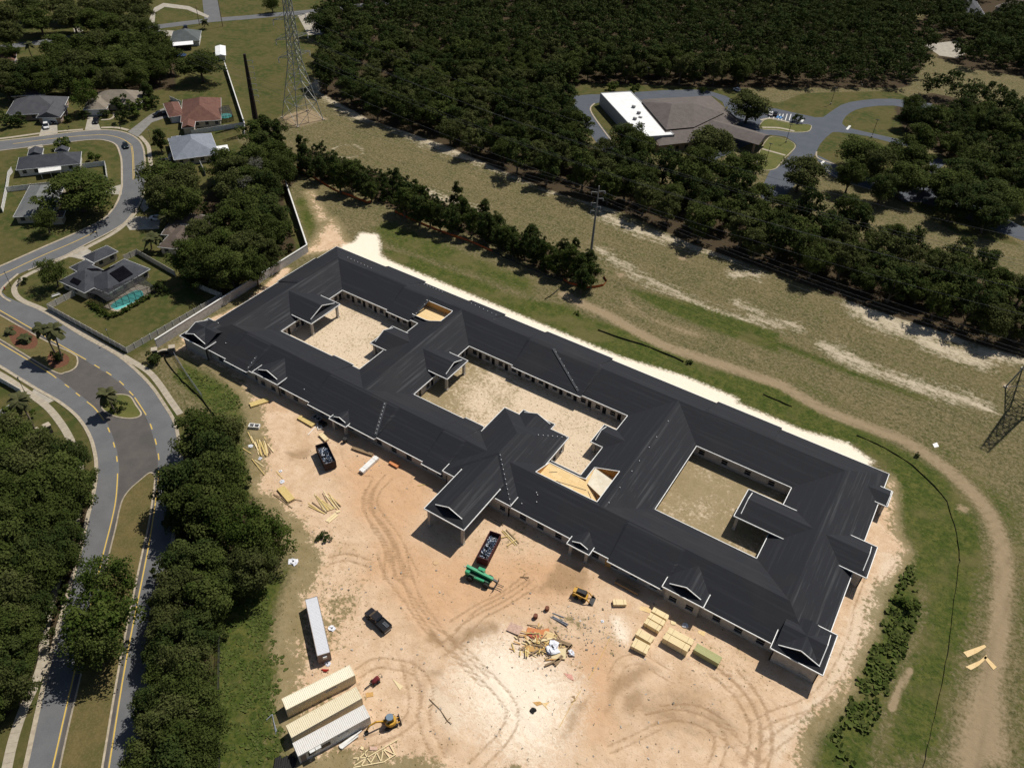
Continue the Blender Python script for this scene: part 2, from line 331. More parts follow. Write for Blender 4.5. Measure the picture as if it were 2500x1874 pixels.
rut('L', [(60, 1658), (300, 1450), (520, 1300), (760, 1150)], 1.9, 2, .4)
rut('E', [(300, 640), (420, 690), (560, 620)], 1, 1, .3)
rut('E', [(640, 1480), (780, 1450), (950, 1500)], 1.6)
rut('G', [(1250, 1520), (1150, 1650)], 1.6); rut('C', [(560, 860), (900, 1020), (1300, 1240), (1800, 1410)], 1.7, 2, .35)
_g = random.Random(12)
for _i in range(46):                       # faint criss-crossing older wheel marks
    c_, x_, y_ = _g.choice((('J', _g.uniform(700, 2100), _g.uniform(0, 1500)), ('K', _g.uniform(0, 1900), _g.uniform(350, 1600)), ('E', _g.uniform(250, 1500), _g.uniform(500, 1600)), ('L', _g.uniform(0, 700), _g.uniform(1000, 1600))))
    p_ = P(c_, x_, y_); a_ = _g.uniform(0, 6.28); k_ = _g.uniform(-.12, .12); ln_ = []
    for _s in range(int(_g.uniform(6, 16))): ln_.append(p_.copy()); p_ = p_+Vector((math.cos(a_), math.sin(a_), 0))*1.5; a_ += k_
    for o_ in (-.9, .9):
        q_ = [p+Vector((-math.sin(a_), math.cos(a_), 0))*o_ for p in ln_]; zline('rut', q_, .3, .6, _g.uniform(.35, .6))
zone['rut2'] = np.zeros_like(GX)
for q in (TR[20:],): zone['rut2'] = np.maximum(zone['rut2'], np.clip(1-np.abs(pdist(GX, GY, q)-.95)/.5, 0, 1))
# courtyards: weeds on sand
COURTS = [(-135.5, -108.8, 109.9, 133.5), (-92.0, -46.1, 110.2, 133.4), (-28.5, -6.25, 110.6, 133.4)]
zone['court'] = np.zeros_like(GX)
for k, (x0, x1, y0, y1) in enumerate(COURTS):
    ins = (GX > x0-1) & (GX < x1+1) & (GY > y0-1) & (GY < y1+1)
    zone['court'][ins] = (.36, .62, .8)[k]
    if k == 1: zone['court'] = np.where(ins, np.clip(.78-(GX+92)*.018, .36, .8), zone['court'])
# relief
def vnoise(x, y, s, seed):
    g = np.random.default_rng(seed).random((256, 256)); x = x/s; y = y/s
    xi, yi = np.floor(x).astype(int), np.floor(y).astype(int); fx, fy = x-xi, y-yi
    fx, fy = fx*fx*(3-2*fx), fy*fy*(3-2*fy); a = lambda i, j: g[(yi+j) % 256, (xi+i) % 256]
    return (a(0, 0)*(1-fx)+a(1, 0)*fx)*(1-fy)+(a(0, 1)*(1-fx)+a(1, 1)*fx)*fy
sandm = np.clip((zone['sand']-.45)*4, 0, 1)*np.clip((96-GY)/3, 0, 1)
GZ = sandm*((vnoise(GX, GY, 1.1, 1)-.5)*.10+(vnoise(GX, GY, 3.3, 2)-.5)*.12)-zone['rut']*.11*sandm
GZ += np.clip(zone['brown']-.4, 0, 1)*.22*vnoise(GX, GY, .9, 3)*sandm
lushm = np.clip((zone['lush']-.5)*3, 0, 1)
GZ -= np.clip((zone.get('track', 0)-.6)*2, 0, 1)*.06
ny, nx = GX.shape
idx = np.arange(nx*ny).reshape(ny, nx)
quads = np.stack([idx[:-1, :-1], idx[:-1, 1:], idx[1:, 1:], idx[1:, :-1]], -1).reshape(-1, 4)
gme = bpy.data.meshes.new('ground')
gme.vertices.add(nx*ny); gme.vertices.foreach_set('co', np.stack([GX, GY, GZ], -1).astype(np.float32).ravel())
gme.loops.add(quads.size); gme.loops.foreach_set('vertex_index', quads.astype(np.int32).ravel())
gme.polygons.add(len(quads)); gme.polygons.foreach_set('loop_start', np.arange(0, quads.size, 4, dtype=np.int32))
gme.update(calc_edges=True)
gme.polygons.foreach_set('use_smooth', np.ones(len(quads), bool))
for k in ('sand', 'white', 'pale', 'orange', 'brown', 'lush', 'lawn', 'floor', 'thatch', 'track', 'rut', 'rut2', 'court', 'weedy', 'strip'):
    a = gme.attributes.new(k, 'FLOAT', 'POINT'); a.data.foreach_set('value', np.broadcast_to(zone[k], GX.shape).astype(np.float32).ravel())
def ground_mat():
    n = NT('ground_soil_and_grass'); v = n.geo.outputs['Position']
    n1 = n.noise(v, .09, 5); n2 = n.noise(v, .45, 5, .6); n3 = n.noise(v, 1.15, 5, .68); n4 = n.noise(v, 3.2, 3, .7)
    streak = n.noise(n.vrot(v, R(-4), (.10, .55, 1)), 1.0, 6, .68, .6)
    fine = n.noise(v, 1.25, 5, .8)
    def M(name, lo=.42, hi=.58, amp=.35, src=None):
        s_ = n.math('ADD', n.attr(name), n.math('MULTIPLY', n.math('SUBTRACT', src or n2, .5), amp)); return n.step(s_, lo, hi)
    # corridor grass
    sw = n.noise(v, .8, 6, .72, 1.6)
    g = n.mix(n.step(n1, .35, .65), (.088, .084, .030), (.125, .105, .045))
    g = n.mix(n.math('MULTIPLY', n.step(fine, .42, .60), .8), g, (.225, .182, .105))
    g = n.mix(n.math('MULTIPLY', n.step(streak, .50, .72), .45), g, (.24, .19, .105))
    g = n.mix(n.math('MULTIPLY', n.step(sw, .50, .62), .75), g, (.050, .054, .018))
    g = n.mix(n.math('MULTIPLY', n.step(n.noise(v, .22, 5, .7), .55, .7), .5), g, (.075, .088, .024))
    th = n.math('ADD', n.math('MULTIPLY', n.attr('thatch'), .62), n.math('MULTIPLY', n.math('SUBTRACT', n.math('ADD', n.math('MULTIPLY', streak, .7), n.math('ADD', n.math('MULTIPLY', fine, .7), n.math('MULTIPLY', n2, .6))), .98), 1.25))
    g = n.mix(n.math('MULTIPLY', n.step(th, .26, .72), .95), g, (.50, .425, .31))
    # lawn
    l = n.mix(n.step(n1, .35, .65), (.046, .062, .015), (.092, .082, .029))
    l = n.mix(n.math('MULTIPLY', n.step(n2, .40, .66), .8), l, (.112, .092, .036))
    l = n.mix(n.math('MULTIPLY', n.step(fine, .45, .7), .35), l, (.040, .048, .013))
    c = n.mix(M('lawn', .42, .58, .3), g, l)
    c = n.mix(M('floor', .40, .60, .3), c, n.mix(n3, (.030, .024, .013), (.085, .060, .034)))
    # lush weeds
    lu = n.mix(n.step(n2, .35, .65), (.054, .074, .013), (.105, .108, .027))
    lu = n.mix(n.math('MULTIPLY', n.step(fine, .42, .66), .8), lu, (.022, .040, .008))
    lu = n.mix(n.math('MULTIPLY', n.step(n1, .48, .68), .75), lu, (.125, .108, .042))
    lu = n.mix(n.math('MULTIPLY', n.step(sw, .58, .72), .7), lu, (.20, .155, .080))
    c = n.mix(M('lush', .36, .60, .8, n3), c, lu)
    # service track
    tr = n.mix(n3, (.24, .175, .105), (.36, .275, .175))
    tr = n.mix(n.math('MULTIPLY', n.step(n.attr('rut2'), .1, .9), .5), tr, (.20, .15, .09))
    c = n.mix(n.math('MULTIPLY', M('track', .40, .74, .75, n3), .9), c, tr)
    # yard sand
    sc1 = n.noise(v, .9, 6, .7, 2.2); sc2 = n.noise(n.vrot(v, R(35), (.35, 2.2, 1)), 1.0, 5, .7, .8); dot = n.noise(v, 2.0, 3, .6); mid = n.noise(v, .17, 4, .6)
    sd = n.mix(n.step(n2, .3, .7), (.57, .40, .26), (.67, .50, .345))
    sd = n.mix(n.math('MULTIPLY', n.step(mid, .45, .66), .4), sd, (.46, .295, .165))
    sd = n.mix(n.math('MULTIPLY', M('orange', .30, .80, .8), .72), sd, n.mix(n3, (.52, .285, .145), (.60, .385, .22)))
    sd = n.mix(n.math('MULTIPLY', M('pale', .35, .7, .5), .7), sd, (.68, .555, .41))
    sd = n.mix(n.math('MULTIPLY', n.step(sc1, .50, .68), .42), sd, (.36, .225, .120))
    sd = n.mix(n.math('MULTIPLY', n.step(sc2, .54, .70), .34), sd, (.40, .255, .140))
    wz = n.math('ADD', n.attr('white'), n.math('MULTIPLY', n.math('SUBTRACT', sc1, .5), .9))
    sd = n.mix(n.math('MULTIPLY', n.step(wz, .28, .72), .92), sd, n.mix(n3, (.90, .80, .66), (.76, .64, .49)))
    sd = n.mix(n.math('MULTIPLY', M('brown', .42, .74, .6), .75), sd, n.mix(n3, (.23, .145, .075), (.38, .25, .14)))
    sd = n.mix(n.math('MULTIPLY', n.step(n.math('ADD', n.attr('rut'), n.math('MULTIPLY', n.math('SUBTRACT', n3, .5), 1.1)), .2, .85), .62), sd, (.27, .165, .085))
    sd = n.mix(n.math('MULTIPLY', n.step(n4, .58, .70), .35), sd, (.24, .16, .085))
    edge = n.math('SUBTRACT', 1.0, n.attr('sand'))
    tz = n.math('ADD', n.math('MULTIPLY', edge, 1.5), n.math('ADD', n.math('MULTIPLY', n.attr('weedy'), .50), n.math('MULTIPLY', n.math('SUBTRACT', mid, .5), .9)))
    tuft = n.step(n.math('ADD', n.math('MULTIPLY', n.math('SUBTRACT', n3, .5), 1.5), tz), .38, .60)
    sd = n.mix(n.math('MULTIPLY', tuft, .8), sd, n.mix(n2, (.095, .098, .030), (.24, .19, .095)))
    sd = n.mix(n.math('MULTIPLY', n.step(n.math('ADD', dot, n.math('MULTIPLY', n.attr('weedy'), .06)), .665, .70), .85), sd, (.085, .075, .028))
    ct = n.attr('court')
    tf = n.step(n.math('ADD', n.math('ADD', n.math('MULTIPLY', n3, .9), n.math('MULTIPLY', n1, .8)), n.math('MULTIPLY', ct, .7)), 1.12, 1.42)
    tf = n.math('MULTIPLY', tf, n.step(ct, .05, .2))
    cs = n.mix(n2, (.58, .45, .31), (.70, .58, .43))
    cs = n.mix(n.math('MULTIPLY', n.step(sc1, .50, .66), .45), cs, (.30, .21, .12))
    cs = n.mix(n.math('MULTIPLY', n.step(dot, .60, .66), .85), cs, (.10, .082, .036))
    cs = n.mix(n.math('MULTIPLY', tf, .85), cs, n.mix(n2, (.155, .125, .050), (.30, .225, .120)))
    sd = n.mix(n.step(ct, .05, .2), sd, cs)
    c = n.mix(M('sand', .38, .60, .55, n3), c, sd)
    wt = n.mix(n3, (.90, .81, .67), (.80, .70, .55))
    c = n.mix(n.math('MULTIPLY', n.math('MULTIPLY', M('strip', .40, .62, .5, n3), n.math('SUBTRACT', 1.0, n.step(ct, .05, .2))), .97), c, wt)
    n.bump(n.math('ADD', n.math('ADD', n.math('MULTIPLY', n3, .5), n.math('MULTIPLY', n4, .35)), n.math('MULTIPLY', sc1, .8)), .6, .2)
    n.b.inputs['Specular IOR Level'].default_value = .1
    return n.done(c, .95)
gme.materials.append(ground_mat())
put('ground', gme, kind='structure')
# ------------------------------------------------------------------ the unfinished care-home building
EZ, PT = 3.3, .40
X0, X1, Y0, Y1 = -152.7, 10.85, 93.7, 150.2
XR = [-144.1, -100.4, -37.3, 2.3]; YF, YB, ZR = 101.9, 141.8, 6.64
def roof_mat():
    n = NT('black_roof_felt_and_shingle'); pos = n.geo.outputs['Position']; nor = n.geo.outputs['True Normal']
    sp = n.node('ShaderNodeSeparateXYZ'); n.lk(pos, sp.inputs[0]); sn = n.node('ShaderNodeSeparateXYZ'); n.lk(nor, sn.inputs[0])
    isx = n.math('GREATER_THAN', n.math('ABSOLUTE', sn.outputs[0]), n.math('ABSOLUTE', sn.outputs[1]))
    along = n.math('ADD', n.math('MULTIPLY', sp.outputs[1], isx), n.math('MULTIPLY', sp.outputs[0], n.math('SUBTRACT', 1.0, isx)))
    cb = n.node('ShaderNodeCombineXYZ'); n.lk(n.math('MULTIPLY', along, .05), cb.inputs[0]); n.lk(n.math('MULTIPLY', sp.outputs[2], 4.2), cb.inputs[1])
    st = n.noise(cb.outputs[0], 1.0, 3, .6)
    cb2 = n.node('ShaderNodeCombineXYZ'); n.lk(n.math('MULTIPLY', along, .22), cb2.inputs[0]); n.lk(n.math('MULTIPLY', sp.outputs[2], 9.0), cb2.inputs[1])
    st2 = n.noise(cb2.outputs[0], 1.0, 4, .7)
    big = n.noise(pos, .06, 3); fine = n.noise(pos, 7.0, 3, .7)
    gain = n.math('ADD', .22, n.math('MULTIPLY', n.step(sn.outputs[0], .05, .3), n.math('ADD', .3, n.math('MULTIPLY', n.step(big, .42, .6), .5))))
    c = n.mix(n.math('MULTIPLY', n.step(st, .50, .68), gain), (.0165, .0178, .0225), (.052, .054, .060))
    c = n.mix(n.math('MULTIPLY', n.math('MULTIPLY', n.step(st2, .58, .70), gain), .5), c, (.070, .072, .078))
    c = n.mix(n.math('MULTIPLY', n.step(big, .55, .7), .35), c, (.030, .027, .027))
    c = n.mix(n.math('MULTIPLY', fine, .25), c, (.012, .013, .016))
    n.bump(n.math('ADD', n.math('MULTIPLY', st2, .3), n.math('MULTIPLY', fine, .5)), .3, .04)
    return n.done(c, .82)
M_ROOF = roof_mat()
M_TRIM = mat('white_drip_edge', (.80, .80, .78), (.66, .66, .64), 2, .5)
def block_mat(name, a, b, mortar):
    n = NT(name); br = n.node('ShaderNodeTexBrick'); br.offset = .5
    sp = n.node('ShaderNodeSeparateXYZ'); n.lk(n.geo.outputs['Position'], sp.inputs[0]); cb = n.node('ShaderNodeCombineXYZ')
    n.lk(n.math('ADD', sp.outputs[0], sp.outputs[1]), cb.inputs[0]); n.lk(sp.outputs[2], cb.inputs[1]); n.lk(cb.outputs[0], br.inputs['Vector'])
    br.inputs['Scale'].default_value = 1.0; br.inputs['Brick Width'].default_value = .8; br.inputs['Row Height'].default_value = .4; br.inputs['Mortar Size'].default_value = .02
    br.inputs['Color1'].default_value = (*a, 1); br.inputs['Color2'].default_value = (*b, 1); br.inputs['Mortar'].default_value = (*mortar, 1)
    ns = n.noise(n.geo.outputs['Position'], 1.2, 5, .65)
    return n.done(n.mix(n.math('MULTIPLY', n.step(ns, .45, .7), .5), br.outputs['Color'], tuple(x*.6 for x in a)), .9)
M_BLOCK = block_mat('grey_concrete_block', (.40, .37, .33), (.48, .44, .39), (.33, .30, .27))
M_DARK = mat('dark_opening', (.012, .013, .015), rough=.35)
M_SILL = mat('pale_window_frame', (.50, .49, .46), rough=.6)
M_DORM = mat('black_gable_felt', (.012, .013, .018), (.02, .021, .026), 2, .6)
def plywood_mat(name, a, b, stencil=True):
    n = NT(name); pos = n.tc.outputs['Object']; br = n.node('ShaderNodeTexBrick'); n.lk(pos, br.inputs['Vector']); br.offset = .5
    br.inputs['Scale'].default_value = 1; br.inputs['Brick Width'].default_value = 2.44; br.inputs['Row Height'].default_value = 1.22; br.inputs['Mortar Size'].default_value = .012
    br.inputs['Color1'].default_value = (*a, 1); br.inputs['Color2'].default_value = (*b, 1); br.inputs['Mortar'].default_value = (a[0]*.4, a[1]*.35, a[2]*.3, 1)
    ns = n.noise(n.vmul(pos, (1, 8, 1)), 1.5, 5, .7)
    return n.done(n.mix(n.math('MULTIPLY', n.step(ns, .4, .75), .4), br.outputs['Color'], tuple(x*.62 for x in a)), .75)
M_PLY = plywood_mat('orange_plywood', (.52, .30, .10), (.58, .35, .13))
M_PLY2 = plywood_mat('pale_plywood_deck', (.70, .50, .24), (.76, .57, .30))
M_PLYW = mat('cream_white_board', (.80, .74, .60), (.72, .64, .48), 1)  # plain cream-white board for the saddle in the roof well

bld = thing('care_home', 'huge unfinished single-storey building with black felt roof and three sandy courtyards', 'building', (-70.9, 121.9, 0))
W = dict(parent=bld, world=True)
cx0 = COURTS
# main roof: outer slopes and the slopes round each courtyard
rb = MB(); q = lambda x, y, z: (x, y, z)
rb.poly([q(X0, Y0, EZ), q(X1, Y0, EZ), q(XR[3], YF, ZR), q(XR[0], YF, ZR)])
rb.poly([q(X1, Y0, EZ), q(X1, Y1, EZ), q(XR[3], YB, ZR), q(XR[3], YF, ZR)])
rb.poly([q(X1, Y1, EZ), q(X0, Y1, EZ), q(XR[0], YB, ZR), q(XR[3], YB, ZR)])
rb.poly([q(X0, Y1, EZ), q(X0, Y0, EZ), q(XR[0], YF, ZR), q(XR[0], YB, ZR)])
for k, (a, b, c, d) in enumerate(COURTS):
    l, r_ = XR[k], XR[k+1]
    rb.poly([q(a, c, EZ), q(a, d, EZ), q(l, YB, ZR), q(l, YF, ZR)][::-1]); rb.poly([q(b, d, EZ), q(b, c, EZ), q(r_, YF, ZR), q(r_, YB, ZR)][::-1])
    rb.poly([q(b, c, EZ), q(a, c, EZ), q(l, YF, ZR), q(r_, YF, ZR)][::-1]); rb.poly([q(a, d, EZ), q(b, d, EZ), q(r_, YB, ZR), q(l, YB, ZR)][::-1])
# cut the two plywood mechanical wells out of the slopes
WELLS = [(-111.8, -102.3, 135.0, 140.4), (-53.4, -38.6, 102.9, 109.1), (-44.4, -38.6, 109.1, 113.3)]
bm = bmesh.new(); bv = [bm.verts.new(v) for v in rb.v]
for f in rb.f: bm.faces.new([bv[i] for i in f])
bmesh.ops.triangulate(bm, faces=bm.faces[:])
for (a, b, c, d) in WELLS:
    for co, no in (((a, 0, 0), (1, 0, 0)), ((b, 0, 0), (1, 0, 0)), ((0, c, 0), (0, 1, 0)), ((0, d, 0), (0, 1, 0))):
        near = [f for f in bm.faces if min(v.co.x for v in f.verts) < b+.1 and max(v.co.x for v in f.verts) > a-.1 and min(v.co.y for v in f.verts) < d+.1 and max(v.co.y for v in f.verts) > c-.1]
        ge = list({e for f in near for e in f.edges})+list({v for f in near for v in f.verts})+near
        bmesh.ops.bisect_plane(bm, geom=ge, plane_co=co, plane_no=no, dist=1e-4)
    kill = [f for f in bm.faces if a < f.calc_center_median().x < b and c < f.calc_center_median().y < d]
    bmesh.ops.delete(bm, geom=kill, context='FACES')
bmesh.ops.recalc_face_normals(bm, faces=bm.faces[:])
rme = bpy.data.meshes.new('roof'); bm.transform(Matrix.Translation(-bld.location)); bm.to_mesh(rme); bm.free(); rme.materials.append(M_ROOF)
roof = put('roof', rme, bld)
RW = dict(parent=bld, world=True)
# wells
def mainz(x, y):
    """height of the main roof"""
    dz = min(x-X0, X1-x, y-Y0, Y1-y)
    for (a, b, c, d) in COURTS:
        dz = min(dz, max(a-x, x-b, c-y, y-d))
    return EZ+PT*max(dz, 0)
def well(rs, fz, m_floor, m_wall, lab):
    fb = MB(); wb = MB(); tb = MB()
    for (a, b, c, d) in rs: fb.poly([(a, c, fz), (b, c, fz), (b, d, fz), (a, d, fz)])
    segs = []
    for (a, b, c, d) in rs: segs += [((a, c), (b, c)), ((b, c), (b, d)), ((b, d), (a, d)), ((a, d), (a, c))]
    for p0, p1 in segs:
        mid = ((p0[0]+p1[0])/2, (p0[1]+p1[1])/2)
        shared = sum(1 for (a, b, c, d) in rs if a-.01 <= mid[0] <= b+.01 and c-.01 <= mid[1] <= d+.01) > 1
        n_ = 8
        for i in range(n_):
            s0, s1 = i/n_, (i+1)/n_
            u = (p0[0]+(p1[0]-p0[0])*s0, p0[1]+(p1[1]-p0[1])*s0); v = (p0[0]+(p1[0]-p0[0])*s1, p0[1]+(p1[1]-p0[1])*s1)
            m_ = ((u[0]+v[0])/2, (u[1]+v[1])/2)
            if len(rs) > 1 and sum(1 for (a, b, c, d) in rs if a-.01 <= m_[0] <= b+.01 and c-.01 <= m_[1] <= d+.01) > 1: continue
            zu, zv = max(mainz(*u), fz+.02), max(mainz(*v), fz+.02)
            wb.poly([(*u, fz), (*v, fz), (*v, zv), (*u, zu)])
            tb.bar((*u, zu+.05), (*v, zv+.05), .16, .10)
    f = mk('well_floor', fb, m_floor, **RW); mk('well_wall', wb, m_wall, **RW); mk('well_edge', tb, M_TRIM, **RW)
    f['label'] = lab
well(WELLS[:1], 4.15, M_PLY2, M_PLY, 'plywood floor of the roof well')
well(WELLS[1:], 3.75, M_PLY2, M_PLY, 'bare plywood deck of the large roof well')
wb = MB(); wb.poly([(-44.2, 113.2, 4.1), (-43.4, 108.2, 4.0), (-38.75, 105.6, 5.1), (-38.75, 110.6, 5.75)]); mk('plywood_saddle', wb, M_PLYW, **RW)
sb = MB()
for a, b in (((-49.5, 105.2, 3.80), (-42.8, 106.6, 3.80)), ((-49.3, 105.4, 3.80), (-45.2, 104.2, 3.80)), ((-42.4, 106.6, 3.80), (-39.2, 103.6, 3.80)), ((-41.0, 106.9, 3.80), (-39.0, 104.8, 3.80)), ((-52, 106.5, 3.80), (-50.6, 107.7, 3.8))): sb.bar(a, b, .09, .05)
mk('deck_board', sb, mat('grey_board', (.16, .14, .11)), **RW)
# eave trim along a path
def trim(pts, z, closed=False, w=.15, h=.22, name='eave_trim'):
    b = MB(); n_ = len(pts)
    for i in range(n_ if closed else n_-1):
        p0, p1 = Vector((*pts[i], z-.06)), Vector((*pts[(i+1) % n_], z-.06)); d = (p1-p0).normalized()*.03
        b.bar(p0-d, p1+d, w, h)
    return mk(name, b, M_TRIM, **RW)
# raised roof panels where the wall steps out
BUMPS = {'front': [(-138.1, -130.4), (-110.1, -89.9), (-76.6, -71.2), (-30.7, -19.0)],
         'back': [(-133.1, -119.3), (-103.4, -91.9), (-78.6, -58.9), (-30, -14)]}
def bump(o, t, n_, a0, a1, reach, step=.72):
    """o: point on the eave line; t along, n_ inward"""
    o, t, n_ = Vector((*o, 0)), Vector((*t, 0)), Vector((*n_, 0)); b = MB(); D = reach-step
    e = lambda a, v, z: tuple(o+t*a+n_*v+Vector((0, 0, z)))
    zt = EZ+PT*(D+step); s = .8
    b.poly([e(a0, -step, EZ), e(a1, -step, EZ), e(a1, D, zt), e(a0, D, zt)]); b.poly([e(a0, D, zt), e(a1, D, zt), e(a1, reach, zt+.004), e(a0, reach, zt+.004)])
    for a, sg in ((a0, -1), (a1, 1)):
        b.poly([e(a, -step, EZ), e(a, D, zt), e(a+sg*s, D, EZ+PT*D-.02), e(a+sg*s*.15, 0, EZ-.02)][::sg])
        b.poly([e(a, D, zt), e(a, reach, zt), e(a+sg*s, reach, zt-.02), e(a+sg*s, D, EZ+PT*D-.02)][::sg])
    mk('roof_panel', b, M_ROOF, **RW)
def eave_path(o, t, n_, L, bumps, step=.72):
    pts = [0.0]; out = [(0, 0)]
    for a0, a1 in bumps: out += [(a0, 0), (a0, -step), (a1, -step), (a1, 0)]
    out.append((L, 0))
    return [(o[0]+t[0]*a+n_[0]*v, o[1]+t[1]*a+n_[1]*v) for a, v in out]
fb_ = [(a-X0, b-X0) for a, b in BUMPS['front']]; bb_ = [(X1-b, X1-a) for a, b in BUMPS['back']][::-1]
for a0, a1 in fb_: bump((X0, Y0), (1, 0), (0, 1), a0, a1, YF-Y0)
for a0, a1 in bb_: bump((X1, Y1), (-1, 0), (0, -1), a0, a1, Y1-YB)
lb_ = [(8.7, 24.0)]
for a0, a1 in lb_: bump((X0, Y1), (0, -1), (1, 0), a0, a1, XR[0]-X0, .5)
trim(eave_path((X0, Y0), (1, 0), (0, 1), X1-X0, fb_), EZ)
trim(eave_path((X1, Y1), (-1, 0), (0, -1), X1-X0, bb_), EZ, w=.12)
trim(eave_path((X0, Y1), (0, -1), (1, 0), Y1-Y0, lb_, .5), EZ, w=.12); trim([(X1, Y0), (X1, Y1)], EZ)
CB = [{'b': [(-119.2, -111.5)], 'f': [(-117.6, -111.1)]}, {'b': [(-78.4, -58.6)], 'f': [(-77.2, -71.9)]}, {'b': [], 'f': []}]
for k, (a, b, c, d) in enumerate(COURTS):
    bk = [(x0-a, x1-a) for x0, x1 in CB[k]['b']]; ft = [(b-x1, b-x0) for x0, x1 in CB[k]['f']]
    for a0, a1 in bk: bump((a, d), (1, 0), (0, 1), a0, a1, YB-d)
    for a0, a1 in ft: bump((b, c), (-1, 0), (0, -1), a0, a1, c-YF, .5)
    trim(eave_path((a, d), (1, 0), (0, 1), b-a, bk), EZ); trim(eave_path((b, c), (-1, 0), (0, -1), b-a, ft, .5), EZ)
    trim([(a, c), (a, d)], EZ); trim([(b, c), (b, d)], EZ)
# walls with real openings
def wall_run(p0, p1, h, openings, th=.22, z0=0.0, par=bld, m=None, frames=True):
    """wall from p0 to p1 (outside on the right hand); openings: (along, width, sill, head)"""
    p0, p1 = Vector((*p0, 0)), Vector((*p1, 0)); L = (p1-p0).length; t = (p1-p0)/L; n_ = Vector((t.y, -t.x, 0)); b = MB()
    def seg(a, c, za, zb):
        if c-a > .01 and zb-za > .01: b.obox(p0+t*(a+c)/2-n_*th/2+Vector((0, 0, (za+zb)/2)), t, n_, (0, 0, 1), (c-a)/2, th/2, (zb-za)/2)
    cur = 0.0
    for a, w, s_, hd in sorted(openings):
        a0, a1 = a-w/2, a+w/2
        if a0 < cur+.1 or a1 > L-.1: continue
        seg(cur, a0, z0, h); seg(a0, a1, z0, s_); seg(a0, a1, hd, h); cur = a1
        pane = MB(); pane.obox(p0+t*a-n_*(th*.75)+Vector((0, 0, (s_+hd)/2)), t, n_, (0, 0, 1), w/2, .02, (hd-s_)/2)
        o = mk('window' if s_ > .3 else 'doorway', pane, M_DARK, parent=par, world=True)
        if frames and s_ > .3:
            fr = MB(); fr.obox(p0+t*a+n_*.04+Vector((0, 0, s_-.06)), t, n_, (0, 0, 1), w/2+.08, .09, .06)
            fr.obox(p0+t*a-n_*(th*.55)+Vector((0, 0, (s_+hd)/2-.1)), t, n_, (0, 0, 1), w/2, .02, .03)
            if par is bld:
                f = mk('window_sill', fr, M_SILL, parent=par, world=True); f.parent = o
            else: mk('window_sill', fr, M_SILL, parent=par, world=True).parent = o
    seg(cur, L, z0, h)
    return mk('wall', b, m or M_BLOCK, parent=par, world=True)
IN = .62
def wins(L, start=2.2, gap=4.3, w=1.5, s_=.75, hd=2.15, doors=0):
    out = []; a = start; i = 0
    while a < L-1.2:
        out.append((a, w, s_, hd))
        if doors and i % doors == 0: out.append((a+1.75, 1.0, .02, 2.15))
        a += gap; i += 1
    return out
xa, xb, ya, yb = X0+IN, X1-IN, Y0+IN, Y1-IN
wall_run((xa, ya), (xb, ya), 3.12, wins(xb-xa)); wall_run((xb, ya), (xb, yb), 3.12, wins(yb-ya, 6)); wall_run((xb, yb), (xa, yb), 3.12, wins(xb-xa)); wall_run((xa, yb), (xa, ya), 3.12, wins(yb-ya, 6))
for k, (a, b, c, d) in enumerate(COURTS):
    a, b, c, d = a-IN, b+IN, c-IN, d+IN
    g = 3.0 if k < 2 else 4.1
    wall_run((a, d), (b, d), 3.12, wins(b-a, 2.0, g*1.35, 1.35, .8, 2.1, 1 if k < 2 else 0)); wall_run((b, d), (b, c), 3.12, wins(d-c)); wall_run((b, c), (a, c), 3.12, wins(b-a)); wall_run((a, c), (a, d), 3.12, wins(d-c, 2.0, 5, 1.3, .8, 2.1, 1))
